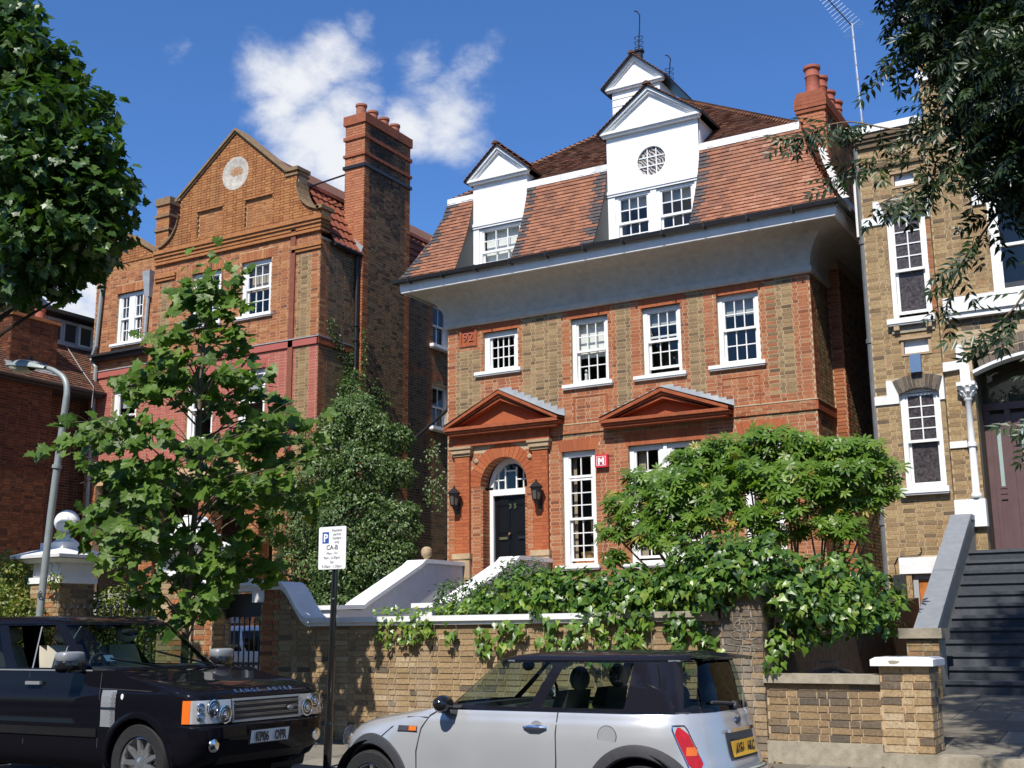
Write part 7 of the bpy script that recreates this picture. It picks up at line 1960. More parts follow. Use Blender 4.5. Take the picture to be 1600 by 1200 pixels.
# tendrils up the walls
P, Nn, D, S, T = [], [], [], [], []
def tendril(pts, w, dens, nrm):
    for p0, p1 in zip(pts, pts[1:]):
        p0, p1 = np.array(p0), np.array(p1); n = int(np.linalg.norm(p1 - p0) * dens)
        for i in range(n):
            t = nrs.random_sample(); q = p0 + (p1 - p0) * t; o = nrs.normal(size=3) * w; o = o - np.array(nrm) * (o @ np.array(nrm)); P.append(q + o + np.array(nrm) * nrs.uniform(.02, .10)); Nn.append(np.array(nrm) + np.array([0, -.2, .4]) + nrs.normal(size=3) * .4); D.append(np.array([0, 0, -.6]) + nrs.normal(size=3) * .5); S.append(nrs.uniform(.055, .095)); T.append(nrs.normal(.55, .18))
tendril([(LX1, 23.9, 7.6), (LX1, 24.0, 8.6), (LX1, 23.7, 9.0), (LX1, 23.4, 9.6)], .10, 130, (1, 0, 0)); tendril([(LX1, 23.9, 7.4), (LX1, 24.2, 8.4), (LX1, 24.45, 9.3)], .07, 90, (1, 0, 0)); tendril([(BXX, 24.55, 7.0), (BXX, 24.6, 8.5), (BXX, 24.6, 9.6)], .06, 90, (1, 0, 0)); tendril([(BXX, 25.3, 6.6), (BXX, 25.4, 7.6), (BXX, 25.0, 8.1), (BXX, 25.8, 7.7)], .14, 120, (1, 0, 0)); tendril([(-19.95, LYY - .05, 6.2), (-19.95, LYY - .05, 7.6)], .05, 80, (0, -1, 0)); tendril([(HX0 - .02, 25, 4.2), (HX0 - .02, 25.3, 5.1), (HX0 - .02, 24.6, 5.3)], .15, 90, (-1, 0, 0)); tendril([(-15.6, 23.2, 4.6), (-15.5, 23.1, 5.2)], .14, 200, (.3, -.9, 0)); tendril([(-15.55, 23.0, 5.5), (-15.35, 22.9, 5.9)], .1, 150, (.3, -.9, 0))
leaves(cb, *[np.concatenate([a, np.array(b)]) for a, b in zip(A_, (P, Nn, D, S, T))], 'ovate', 'creeper_leaf', 0)
for k in range(7): obj('stem', limb([(-18.2 + k * .35, 22.4, 1.0), (-18.1 + k * .3, 22.4, 3.0), (-17.9 + k * .2, 22.6, 5.2)], .04, .015, 6), 'dark_bark', cb, smooth=True)
# ---- ivy over the garden wall and the pier
iv = thing('wall_ivy', 'glossy bright green ivy tumbling over the garden wall and its end pier', 'ivy', (-5.5, 13.4, 1.7))
IV = [(-8.6, 13.5, 1.96, .17), (-8.2, 13.5, 2.0, .22), (-7.85, 13.55, 2.08, .27), (-7.5, 13.55, 2.12, .3), (-7.15, 13.55, 2.14, .3), (-6.8, 13.5, 2.12, .3), (-6.45, 13.5, 2.1, .3), (-6.1, 13.5, 2.12, .32), (-5.75, 13.5, 2.12, .32), (-7.3, 13.25, 1.92, .2), (-6.6, 13.25, 1.9, .2), (-5.9, 13.25, 1.9, .22), (-6.25, 13.22, 1.84, .18), (-5.34, 13.6, 2.38, 0.38), (-4.9, 13.45, 2.40, 0.42), (-4.51, 13.45, 2.36, 0.38), (-4.72, 13.2, 2.24, .28), (-4.98, 13.12, 2.12, .26), (-4.50, 13.2, 2.16, .22), (-4.2, 13.7, 2.21, 0.31), (-5.51, 13.4, 2.09, 0.32), (-5.08, 13.25, 2.0, 0.32), (-4.60, 13.3, 2.16, 0.22), (-4.20, 13.4, 1.98, 0.28), (-5.81, 13.5, 2.0, 0.27), (-6.06, 13.5, 2.0, 0.23), (-6.4, 13.45, 2.0, 0.25), (-6.76, 13.45, 2.0, 0.26), (-7.12, 13.45, 2.02, 0.24), (-7.49, 13.45, 2.0, 0.22), (-7.86, 13.45, 1.97, 0.17), (-4.04, 13.6, 1.84, 0.31), (-3.89, 13.8, 1.7, 0.28), (-4.16, 13.5, 1.56, 0.22), (-3.69, 14.2, 1.85, 0.34), (-3.5, 14.6, 1.77, 0.27), (-3.91, 14.2, 2.0, 0.3), (-5.33, 13.2, 1.66, 0.15), (-5.12, 13.16, 1.50, 0.12), (-5.49, 13.22, 1.72, 0.17), (-4.33, 13.38, 1.46, 0.15), (-8.2, 13.45, 1.88, .13), (-8.45, 13.42, 1.87, 0.12), (-8.85, 13.42, 1.85, 0.11), (-3.9, 14.6, 2.2, .4), (-3.6, 15.0, 2.0, .35), (-5.0, 14.0, 2.3, .4), (-5.6, 13.9, 2.2, .35)]
A_ = clump_leaves(IV, 2500, .105, up=.45, out=.65, jit=.45, droop=.75, shell=.6, tone=(.48, .24), face=(0, -.3, 0))
P, Nn, D, S, T = [], [], [], [], []
for (x0, z0, z1, w, n) in ((-9.55, 1.84, 1.42, .05, 40), (-9.15, 1.86, 1.48, .10, 110), (-9.7, 1.80, 1.52, .04, 22), (-8.55, 1.76, 1.5, .03, 8), (-8.1, 1.70, 1.32, .04, 14), (-7.8, 1.75, 1.35, .07, 26), (-7.55, 1.72, 1.5, .05, 16), (-7.1, 1.78, 1.38, .08, 34), (-6.75, 1.75, 1.45, .08, 30), (-6.4, 1.8, 1.22, .09, 46), (-6.1, 1.75, 1.3, .08, 40), (-5.9, 1.75, 1.35, .07, 30), (-5.45, 1.6, 1.15, .07, 30), (-5.05, 1.5, 1.0, .06, 26), (-4.97, 1.25, .95, .05, 14), (-4.3, 1.4, 1.18, .05, 14), (-8.9, 1.78, 1.60, .03, 12), (-8.05, 1.6, 1.45, .03, 6), (-6.9, 1.5, 1.3, .04, 8)):
    small = x0 < -9
    for i in range(n):
        t = nrs.random_sample(); P.append(np.array([x0 + nrs.normal() * w, 13.2 - nrs.uniform(.03, .14), z0 + (z1 - z0) * t])); Nn.append(np.array([.1, -.9, .35]) + nrs.normal(size=3) * .35); D.append(np.array([nrs.normal() * .4, -.15, -1])); S.append(nrs.uniform(.045, .075) if small else nrs.uniform(.06, .13)); T.append(nrs.normal(.75 if small else .6, .2))
for i in range(150): P.append(np.array([nrs.uniform(-9.9, -8.0), 13.3 + nrs.uniform(-.12, .2), 1.85 + nrs.uniform(0, .09)])); Nn.append(np.array([0, -.4, .8]) + nrs.normal(size=3) * .4); D.append(nrs.normal(size=3)); S.append(nrs.uniform(.05, .09)); T.append(nrs.normal(.65, .22))
leaves(iv, *[np.concatenate([a, np.array(b)]) for a, b in zip(A_, (P, Nn, D, S, T))], 'ivy', 'ivy_leaf', 300)
for k in range(14):
    x = -9.3 + k * .34; obj('stem', limb([(x, 13.5, 1.75), (x + .1, 13.18, 1.80), (x + .12, 13.17, 1.5), (x + .05, 13.18, 1.25)], .006, .003, 5), 'stem_bark', iv)
# ---- the large-leaved shrub in front of the ground-floor windows
fs = thing('palmate_shrub', 'spreading shrub with glossy hand-shaped leaves in front of the ground floor windows', 'shrub', (-5.6, 16.8, 1.7))
FA = [(-6.73, 16.5, 3.71, 0.43), (-7.47, 16.5, 3.47, 0.39), (-7.75, 16.3, 3.08, 0.22), (-7.37, 16.8, 3.86, 0.32), (-6.63, 16.8, 4.05, 0.36), (-6.39, 17.0, 4.22, 0.36), (-5.98, 17.0, 4.28, 0.36), (-5.54, 17.2, 4.39, 0.33), (-5.06, 17.2, 4.25, 0.36), (-4.6, 17.2, 4.12, 0.36), (-4.3, 17.5, 4.14, 0.36), (-4.05, 17.5, 3.86, 0.32), (-5.7, 16.7, 3.84, 0.42), (-5.14, 16.7, 3.71, 0.41), (-4.66, 17.0, 3.71, 0.40), (-6.14, 16.5, 3.52, 0.36), (-6.75, 16.3, 3.25, 0.30), (-4.26, 17.3, 3.43, 0.30), (-3.98, 17.5, 3.53, 0.18), (-4.6, 17.0, 3.3, 0.24), (-7.70, 16.2, 2.69, 0.15), (-7.1, 16.3, 3.2, .25), (-6.9, 16.0, 2.95, .28), (-7.0, 16.9, 3.7, .35), (-6.2, 17.3, 3.95, .35), (-5.3, 17.4, 4.05, .35), (-4.35, 17.0, 3.8, .3), (-7.25, 16.5, 3.0, .25), (-4.4, 16.9, 3.0, .25), (-5.6, 16.4, 3.2, .28), (-5.1, 16.5, 3.35, .30), (-6.2, 16.2, 3.15, .26), (-4.85, 16.7, 3.05, .26), (-5.3, 16.4, 2.95, .22)]
P, Nn, D, S, T = [], [], [], [], []
for (x, y, z, r) in FA:
    n = int(120 * r * r / .16) + 6
    for i in range(n):
        a = nrs.uniform(0, 6.28); q = math.sqrt(nrs.random_sample()) * r * 1.1
        d = np.array([math.cos(a), math.sin(a), 0]); h = nrs.uniform(-.55, .6) * r
        P.append(np.array([x, y, z + h - .12 * q * q / r]) + d * q); Nn.append(np.array([0, -.45, .8]) + d * .25 + nrs.normal(size=3) * .38); D.append(d + np.array([0, -.1, -.1]) + nrs.normal(size=3) * .5); S.append(nrs.uniform(.09, .20)); T.append(nrs.normal(.52, .2) if nrs.random_sample() > .008 else .97)
leaves(fs, np.array(P), np.array(Nn), np.array(D), np.array(S), np.array(T), 'palm', 'fatsia_leaf', 300)
roots = [(-6.1, 16.9, 1.5), (-5.7, 17.0, 1.5), (-5.2, 17.0, 1.5), (-4.9, 17.1, 1.5)]
for k, (x, y, z, r) in enumerate(FA):
    q = min(roots, key=lambda p: abs(p[0] - x)); mid = (q[0] * .45 + x * .55 + nrs.uniform(-.1, .1), (q[1] + y) / 2 + .05, q[2] * .45 + z * .55 - .15)
    obj('branch', limb([q, (q[0] * .8 + x * .2, q[1], 2.3), mid, (x, y, z)], .028, .012, 6), 'stem_bark', fs, smooth=True)
# ---- small shrubs by the steps, hedge, roses
sb_ = thing('dark_shrub', 'low dark leafy shrub between the white steps and garden wall', 'shrub', (-9, 15, 1.5))
SH = [(-8.73, 15.0, 2.42, 0.28), (-8.42, 15.0, 2.36, 0.32), (-8.11, 15.0, 2.35, 0.23), (-9.06, 15.0, 2.22, 0.23), (-10.16, 15.5, 2.22, 0.22), (-9.76, 15.5, 2.28, 0.19), (-9.95, 15.0, 2.0, 0.14), (-8.45, 14.5, 2.06, 0.22), (-9.3, 15.2, 2.1, .2)]
leaves(sb_, *clump_leaves(SH, 3500, .095, up=.6, out=.6, jit=.45, droop=.3, shell=.3), 'blade', 'shrub_leaf', 0)
for k in range(6): obj('stem', limb([(-9.8 + .3 * k, 15.1, 1.5), (-9.75 + .3 * k, 15.1, 2.2)], .01, .005, 5), 'stem_bark', sb_)
hg = thing('mixed_hedge', 'sunny tangled hedge of small pale leaves behind the black car roof', 'hedge', (-17, 14.2, .3))
HG = [(-18.64, 14.2, 2.40, 0.57), (-18.1, 14.3, 2.56, 0.4), (-18.87, 14.2, 2.75, 0.46), (-17.18, 14.0, 2.14, 0.36), (-16.53, 14.2, 2.05, 0.36), (-16.1, 14.3, 2.15, 0.36), (-15.65, 14.3, 2.18, 0.36), (-15.2, 14.3, 2.1, .34), (-14.75, 14.2, 2.0, 0.32), (-14.4, 14.2, 2.05, 0.28), (-18.02, 13.9, 1.95, 0.45), (-19.7, 14.2, 2.36, 0.71), (-17.5, 13.15, 2.55, .25), (-17.2, 13.1, 2.75, .18), (-16.35, 13.2, 2.5, .14), (-15.4, 14.6, 1.6, .6), (-16.4, 14.6, 1.5, .6), (-14.6, 14.5, 1.5, .5), (-17.6, 14.0, 1.5, .6), (-18.8, 14.0, 1.5, .7), (-17.1, 13.0, 2.2, .28), (-16.7, 13.0, 2.0, .28), (-17.3, 13.0, 1.8, .4), (-16.5, 13.05, 1.7, .3), (-17.6, 13.2, 2.2, .4), (-18.3, 13.3, 2.1, .5)]
leaves(hg, *clump_leaves(HG, 6000, .075, up=.5, out=.6, jit=.5, droop=.3, shell=.6, tone=(.5, .24)), 'ovate', 'hedge_leaf', 0)
for k in range(8): obj('stem', limb([(-18.8 + .6 * k, 14.3, .3), (-18.7 + .6 * k, 14.3, 1.9)], .02, .008, 5), 'stem_bark', hg)
rb_ = thing('rose_bush', 'red roses on a leafy bush behind the railing', 'rose bush', (-15.4, 14.7, .4))
leaves(rb_, *clump_leaves([(-15.3, 14.9, 2.55, .35), (-15.0, 14.9, 2.3, .4), (-15.7, 14.9, 2.35, .35)], 900, .085, tone=(.4, .2)), 'ovate', 'shrub_leaf', 0)
for (x, z) in ((-15.18, 2.68), (-15.05, 2.62), (-15.02, 2.52), (-15.42, 2.78), (-15.36, 2.70), (-15.1, 2.75)):
    c = np.array([x, 14.5, z]); d = unit(nrs.normal(size=(26, 3))); m = MB()
    for v in d:
        s = np.cross(v, [0, 0, 1.]); s /= np.linalg.norm(s) + 1e-6; u = np.cross(s, v); p = c + v * .028
        m.face([p - s * .026 - u * .02, p + s * .026 - u * .02, p + s * .02 + u * .03, p - s * .02 + u * .03], 0, float(nrs.random_sample()))
    obj('rose', m, 'rose_petal', rb_)
obj('stem', limb([(-15.2, 14.9, .4), (-15.2, 14.9, 1.5), (-15.1, 14.8, 2.4)], .02, .006, 5), 'stem_bark', rb_)

# ================================================================== cars
ROADZ = .04
def m_car(name, c, metal=.0, rough=.25, flake=0.):
    m, nt, b = new_mat(name)
    n = noise_n(nt, 2.5, 3, .5, geo=True)
    f = mrange(nt, n.outputs['Fac'], .3, .7, .95, 1.05)
    comb = nt.nodes.new('ShaderNodeCombineColor')
    for i in range(3): nt.links.new(f, comb.inputs[i])
    nt.links.new(mixc(nt, 1., c, comb.outputs[0], 'MULTIPLY'), b.inputs['Base Color'])
    b.inputs['Metallic'].default_value = metal; b.inputs['Roughness'].default_value = rough
    if max(c) < .05: b.inputs['Specular IOR Level'].default_value = 0.
    b.inputs['Coat Weight'].default_value = .8 if max(c) > .05 else .4; b.inputs['Coat Roughness'].default_value = .02
m_car('silver_paint', (.50, .51, .52), .38, .28)
m_car('black_paint', (.006, .006, .009), 0., .25)
m_car('white_car_paint', (.72, .73, .75), 0., .3)
m_car('roof_black', (.012, .012, .018), 0., .25)
m_glass('car_glass', (.62, .72, .68), .45, .01)
m_glass('dark_car_glass', (.22, .25, .25), .45, .01)
m_glass('lamp_lens', (.92, .92, .92), 1.0, .02)
m_plain('arch_plastic', (.045, .045, .05), .55, var=.15, nscale=30, bumps=.1)
m_plain('tyre', (.022, .022, .023), .75, var=.2, nscale=30, bumps=.15, spec=.3)
m_plain('alloy', (.72, .72, .72), .25, metal=.9, var=.05, bumps=0)
m_plain('chrome', (.80, .80, .82), .10, metal=1., var=.02, bumps=0)
m_plain('reflector', (.55, .55, .56), .3, metal=.35, var=.1, bumps=0)
m_plain('grey_plastic', (.30, .31, .32), .4, metal=.3, var=.1, bumps=0)
m_plain('amber', (.75, .16, .02), .25, var=.1, bumps=0)
m_plain('tail_red', (.45, .012, .015), .2, var=.2, nscale=40, bumps=0)
m_plain('plate_white', (.78, .79, .78), .45, var=.03, bumps=0)
m_plain('plate_yellow', (.75, .40, .02), .45, var=.03, bumps=0)
m_plain('letter_black', (.012, .012, .014), .5, var=.05, bumps=0)
m_plain('cabin_dark', (.02, .02, .022), .7, var=.2, bumps=0)
m_plain('cream_leather', (.52, .48, .38), .5, var=.06, bumps=.05)

class Loft:
    """car skin as stacked outlines; local x runs from the nose (0) backwards, y+ is the side towards the pavement side given by W"""
    def __init__(s, lv, W, xcf, xcr, pf, pr):
        a = np.array(lv, float); s.z, s.xf, s.xr, s.hw = a[:, 0], a[:, 1], a[:, 2], a[:, 3]; s.W = W; s.xcf, s.xcr, s.pf, s.pr = xcf, xcr, pf, pr
    def at(s, z): return np.interp(z, s.z, s.xf), np.interp(z, s.z, s.xr), np.interp(z, s.z, s.hw)
    def outline(s, z, n):
        xf, xr, hw = s.at(z); th = np.linspace(0, math.pi, 240)
        x = np.where(np.cos(th) >= 0, s.xcf - (s.xcf - xf) * np.abs(np.cos(th)) ** (2 / s.pf), s.xcr + (xr - s.xcr) * np.abs(np.cos(th)) ** (2 / s.pr))
        y = np.where(np.cos(th) >= 0, hw * np.abs(np.sin(th)) ** (2 / s.pf), hw * np.abs(np.sin(th)) ** (2 / s.pr))
        L_ = np.concatenate([[0], np.cumsum(np.hypot(np.diff(x), np.diff(y)))]); t = np.linspace(0, L_[-1], n)
        x, y = np.interp(t, L_, x), np.interp(t, L_, y)
        return np.concatenate([np.stack([x, y], 1), np.stack([x[::-1], -y[::-1]], 1)[1:-1]])
    def side_y(s, x, z):
        xf, xr, hw = s.at(z)
        if x < s.xcf: q = min(1, (s.xcf - x) / (s.xcf - xf)); return hw * (1 - q ** s.pf) ** (1 / s.pf)
        if x > s.xcr: q = min(1, (x - s.xcr) / (xr - s.xcr)); return hw * (1 - q ** s.pr) ** (1 / s.pr)
        return hw
    def front_x(s, y, z): xf, xr, hw = s.at(z); q = min(1, abs(y) / hw); return s.xcf - (s.xcf - xf) * (1 - q ** s.pf) ** (1 / s.pf)
    def rear_x(s, y, z): xf, xr, hw = s.at(z); q = min(1, abs(y) / hw); return s.xcr + (xr - s.xcr) * (1 - q ** s.pr) ** (1 / s.pr)
    def skin(s, zs, n, drop=None, mat=None, cap=True):
        m = MB(); rows = [[s.W(x, y, z) for x, y in s.outline(z, n)] for z in zs]; k = len(rows[0]); base = 0
        for r in rows: m.v.extend(r)
        loc = [s.outline(z, n) for z in zs]
        for i in range(len(rows) - 1):
            for j in range(k):
                j2 = (j + 1) % k
                c = (loc[i][j] + loc[i][j2] + loc[i + 1][j] + loc[i + 1][j2]) / 4; zc = (zs[i] + zs[i + 1]) / 2
                if drop and drop(c[0], c[1], zc): continue
                mm = mat(c[0], c[1], zc, min(j, k - j) / (k / 2), i) if mat else 0
                if mm is None: continue
                m.f.append((i * k + j, i * k + j2, (i + 1) * k + j2, (i + 1) * k + j)); m.m.append(mm); m.t.append(.5)
        if cap:
            e = (len(rows) - 1) * k; m.f.append(tuple(e + j for j in range(k))); m.m.append(0); m.t.append(.5)
        return m
    def strip(s, pts, w=.007, off=.002, side=1):
        """thin line along the flank through (x,z) points"""
        m = MB(); P = []
        for x, z in pts: P.append(np.array([x, side * (s.side_y(x, z) + off), z]))
        for a, b in zip(P, P[1:]):
            d = b - a; d /= np.linalg.norm(d); q = np.cross(d, [0, side, 0]); q = q / (np.linalg.norm(q) + 1e-9) * w / 2
            m.face([s.W(*(a - q)), s.W(*(b - q)), s.W(*(b + q)), s.W(*(a + q))])
        return m
    def flank_patch(s, x0, x1, z0, z1, off, side=1, nx=10, nz=6, shape=None):
        rows = []
        for i in range(nz + 1):
            z = z0 + (z1 - z0) * i / nz; r = []
            for j in range(nx + 1):
                x = x0 + (x1 - x0) * j / nx; xx, zz = shape(x, z) if shape else (x, z); r.append(s.W(xx, side * (s.side_y(xx, zz) + off), zz))
            rows.append(r)
        m = MB(); m.grid(rows); return m
    def front_patch(s, y0, y1, z0, z1, off, ny=12, nz=4, rear=False):
        rows = []
        for i in range(nz + 1):
            z = z0 + (z1 - z0) * i / nz
            rows.append([s.W((s.rear_x(y, z) + off) if rear else (s.front_x(y, z) - off), y, z) for y in [y0 + (y1 - y0) * j / ny for j in range(ny + 1)]])
        m = MB(); m.grid(rows); return m
def wheel(parent, W, x, y, z, R, w, side, spokes=7, rimr=.66, split=False):
    """side=+1: outer face towards +y"""
    t = MB(); prof = [(R * rimr, -w / 2), (R * .93, -w / 2), (R, -w * .36), (R, w * .36), (R * .93, w / 2), (R * rimr, w / 2 - .005), (R * rimr, -w / 2)]
    t.lathe(prof, (0, 0, 0), 40, axis='y')
    for k in range(3):
        yy = -w * .25 + k * w * .25
        t.lathe([(R - .001, yy - .006), (R + .0015, yy - .004), (R + .0015, yy + .004), (R - .001, yy + .006)], (0, 0, 0), 40, axis='y') if False else None
    t.v = [W(x + p[0], y + side * p[1], z + p[2]) for p in t.v]
    wh = obj('wheel', t, 'tyre', parent, smooth=True, angle=40)
    b = MB(); rr = R * rimr
    b.lathe([(rr, -w * .3), (rr, w * .40), (rr * .93, w * .42), (rr * .90, w * .30), (rr * .90, -w * .3)], (0, 0, 0), 40, axis='y'); b.lathe([(rr * .22, w * .0), (rr * .22, w * .33), (rr * .12, w * .36), (0, w * .36)], (0, 0, 0), 20, axis='y')
    for k in range(spokes):
        a = 2 * math.pi * k / spokes; c, s_ = math.cos(a), math.sin(a); q = (-s_, c)
        for e0 in ((-.0,) if not split else (-.0,)):
            h0, h1 = rr * .13, rr * .085
            P = lambda r, o, yy: (c * r + q[0] * o, yy, s_ * r + q[1] * o)
            b.hexa([P(rr * .15, -h0, w * .20), P(rr * .15, h0, w * .20), P(rr * .93, h1, w * .24), P(rr * .93, -h1, w * .24), P(rr * .15, -h0 * .8, w * .33), P(rr * .15, h0 * .8, w * .33), P(rr * .93, h1 * .8, w * .37), P(rr * .93, -h1 * .8, w * .37)])
    b.v = [W(x + p[0], y + side * p[1], z + p[2]) for p in b.v]
    obj('rim', b, 'alloy', wh, smooth=True, angle=30)
    b = MB(); b.lathe([(rr * .9, -w * .1), (rr * .9, -w * .05), (0, -w * .05)], (0, 0, 0), 24, axis='y'); b.v = [W(x + p[0], y + side * p[1], z + p[2]) for p in b.v]; obj('brake_disc', b, 'arch_plastic', wh)
    return wh
def arch_drop(ax, r, az, ymin=.45):
    return lambda x, y, z: abs(y) > ymin and any((x - a) ** 2 + (z - az) ** 2 < r * r for a in ax)
def arch_ring(L_, ax, az, r0, r1, off, side, n=30, a0=-8, a1=188):
    m = MB(); rows = []
    for r, o in ((r0, -.05), (r0, off), (r0 + .012, off + .012), ((r0 + r1) / 2, off + .014), (r1 - .008, off + .008), (r1, -.004)):
        row = []
        for k in range(n + 1):
            a = math.radians(a0 + (a1 - a0) * k / n); x, z = ax + r * math.cos(a), az + r * math.sin(a); row.append(L_.W(x, side * (L_.side_y(x, max(z, L_.z[0])) + o), z))
        rows.append(row)
    m.grid(rows); return m
def wheel_well(L_, ax, az, r, side):
    m = MB(); rows = []
    for y in (.45, L_.side_y(ax, .5) - .0):
        rows.append([L_.W(ax + (r + .03) * math.cos(math.radians(a)), side * y * (1 if y == .45 else 1), az + (r + .03) * math.sin(math.radians(a))) for a in range(-20, 201, 10)])
    m.grid(rows); m.face([p for p in rows[0]]); return m
def rounded_box(c, r, n=20, p=.45):
    m = MB(); rows = []; sg = lambda v: math.copysign(abs(v) ** p, v)
    for i in range(13):
        a = -math.pi / 2 + math.pi * i / 12; rows.append([(c[0] + r[0] * sg(math.cos(a)) * sg(math.cos(2 * math.pi * k / n)), c[1] + r[1] * sg(math.cos(a)) * sg(math.sin(2 * math.pi * k / n)), c[2] + r[2] * sg(math.sin(a))) for k in range(n)])
    m.grid(rows, closed=True); return m
def mirrored_ellipsoid(c, r, n=14):
    m = MB(); rows = []
    for i in range(9):
        a = -math.pi / 2 + math.pi * i / 8; rows.append([(c[0] + r[0] * math.cos(a) * math.cos(2 * math.pi * k / n), c[1] + r[1] * math.cos(a) * math.sin(2 * math.pi * k / n), c[2] + r[2] * math.sin(a)) for k in range(n)])
    m.grid(rows, closed=True); return m

# ------------------------------------------------ the small silver hatchback (faces left)
MXF, MYC = -6.93, 9.22
mini = thing('silver_hatchback', 'small silver hatchback with a black roof parked before the brick garden wall', 'car', (MXF + 1.85, MYC, ROADZ))
WM = lambda x, y, z: (MXF + x, MYC - y, z + ROADZ)
BL = Loft([(.17, .25, 3.42, .74), (.22, .12, 3.54, .80), (.32, .04, 3.62, .83), (.45, .0, 3.66, .845), (.56, .01, 3.66, .847), (.64, .035, 3.63, .847), (.72, .09, 3.615, .843), (.78, .17, 3.605, .836), (.83, .32, 3.595, .825), (.87, .52, 3.585, .815), (.905, .76, 3.58, .80), (.935, 1.0, 3.57, .79), (.955, 1.2, 3.565, .78)], WM, 1.25, 2.72, 2.5, 3.3)
GL_ = Loft([(.955, 1.13, 3.565, .775), (1.10, 1.34, 3.53, .745), (1.22, 1.50, 3.50, .712), (1.30, 1.61, 3.475, .688), (1.335, 1.665, 3.47, .675), (1.355, 1.72, 3.46, .655), (1.375, 1.80, 3.45, .61), (1.395, 2.0, 3.30, .50), (1.408, 2.25, 3.05, .30)], WM, 2.15, 2.7, 3.0, 3.4)
AX = (.62, 3.09); AR = .355; AZ = .30
zs = [.17, .19, .22, .27, .32, .37, .42, .47, .52, .56, .60, .64, .68, .72, .75, .78, .805, .83, .85, .87, .888, .905, .92, .935, .947, .955]
obj('body', BL.skin(zs, 170, arch_drop(AX, AR + .03, AZ)), 'silver_paint', mini, smooth=True, angle=45)
for side in (1, -1):
    for ax in AX:
        obj('wheel_arch', arch_ring(BL, ax, AZ, AR - .01, AR + .085, .006, side), 'arch_plastic', mini, smooth=True)
        obj('wheel_well', wheel_well(BL, ax, AZ, AR, side), 'cabin_dark', mini)
        wheel(mini, WM, ax, side * .70, .30, .30, .19, side, spokes=8)
m = MB(); P0 = BL.outline(.18, 60); m.grid([[WM(x, y, .17) for x, y in P0], [WM(x * .97 + .05, y * 1.005, .26) for x, y in P0]], closed=True)
obj('sill_trim', BL.flank_patch(1.08, 2.66, .18, .27, .012), 'arch_plastic', mini)
def mini_mat(x, y, z, t, i):
    if i == 0 or z > 1.325: return 1
    if t < .155: return 0
    if t < .180: return 1
    if t < .425: return 0
    if t < .460: return 1
    if t < .665: return 0
    if t < .755: return 1
    if t < .80: return 1
    return 0
g = GL_.skin([.955, .985, 1.04, 1.10, 1.16, 1.22, 1.27, 1.305, 1.335], 150, None, lambda *a: 0 if mini_mat(*a) == 0 else None, cap=False)
obj('windows', g, 'car_glass', mini, smooth=True, angle=60)
g = GL_.skin([.955, .985, 1.04, 1.10, 1.16, 1.22, 1.27, 1.305, 1.335], 150, None, lambda *a: 0 if mini_mat(*a) == 1 else None, cap=False)
obj('pillars', g, 'roof_black', mini, smooth=True, angle=60)
# black-edged quarter light: inner frame seen through the glass
obj('roof', GL_.skin([1.325, 1.335, 1.345, 1.355, 1.365, 1.375, 1.385, 1.395, 1.402, 1.408], 150), 'roof_black', mini, smooth=True, angle=60)
m = MB(); m.grid([[WM(x, side_ * 1.0 * y, z) for x, y, z in r] for side_ in (1,) for r in [[(3.40, -.60, 1.365), (3.40, -.3, 1.385), (3.40, .3, 1.385), (3.40, .60, 1.365)], [(3.55, -.56, 1.352), (3.58, -.3, 1.362), (3.58, .3, 1.362), (3.55, .56, 1.352)], [(3.53, -.56, 1.335), (3.55, -.3, 1.34), (3.55, .3, 1.34), (3.53, .56, 1.335)]]]); obj('spoiler', m, 'roof_black', mini, smooth=True)
for sd in (1, -1): obj('roof_trim', merge(*[GL_.strip([(x, 1.337) for x in np.linspace(1.75, 3.42, 24)], .012, .006, sd)]), 'chrome', mini)
for sd in (1, -1): obj('waist_trim', BL.strip([(x, .958) for x in np.linspace(1.35, 3.5, 30)], .014, .004, sd), 'chrome', mini)
# cabin
m = MB(); m.face([WM(x, y, .80) for x, y in GL_.outline(.96, 40) * np.array([1, .97])]); m.hexa([WM(*p) for p in ((1.15, -.7, .80), (1.62, -.7, .80), (1.62, .7, .80), (1.15, .7, .80), (1.25, -.7, .97), (1.58, -.66, .99), (1.58, .66, .99), (1.25, .7, .97))]); obj('cabin', m, 'cabin_dark', mini)
m = MB(); m.hexa([WM(*p) for p in ((3.05, -.66, .5), (3.5, -.66, .5), (3.5, .66, .5), (3.05, .66, .5), (3.15, -.62, .99), (3.4, -.62, .99), (3.4, .62, .99), (3.15, .62, .99))])
obj('rear_seat', m, 'cabin_dark', mini)
for yy in (.36, -.36):
    m = MB(); m.hexa([WM(*p) for p in ((2.05, yy - .24, .45), (2.25, yy - .24, .45), (2.25, yy + .24, .45), (2.05, yy + .24, .45), (2.30, yy - .2, 1.10), (2.40, yy - .2, 1.10), (2.40, yy + .2, 1.10), (2.30, yy + .2, 1.10))]); st_ = obj('seat', m, 'cabin_dark', mini)
    e = mirrored_ellipsoid((0, 0, 0), (.06, .14, .10)); e.v = [WM(2.40 + a, yy + b, 1.19 + c) for a, b, c in e.v]; obj('headrest', e, 'cabin_dark', st_, smooth=True)
for yy in (.3, -.3):
    e = mirrored_ellipsoid((0, 0, 0), (.05, .13, .09)); e.v = [WM(3.25 + a, yy + b, 1.06 + c) for a, b, c in e.v]; obj('rear_headrest', e, 'cabin_dark', mini, smooth=True)
m = MB(); m.tube([WM(1.72 + .05 * math.sin(2 * math.pi * k / 20) * .5, -.34 + .17 * math.cos(2 * math.pi * k / 20), 1.00 + .15 * math.sin(2 * math.pi * k / 20)) for k in range(21)], .014, 6, caps=False); obj('steering_wheel', m, 'cabin_dark', mini)
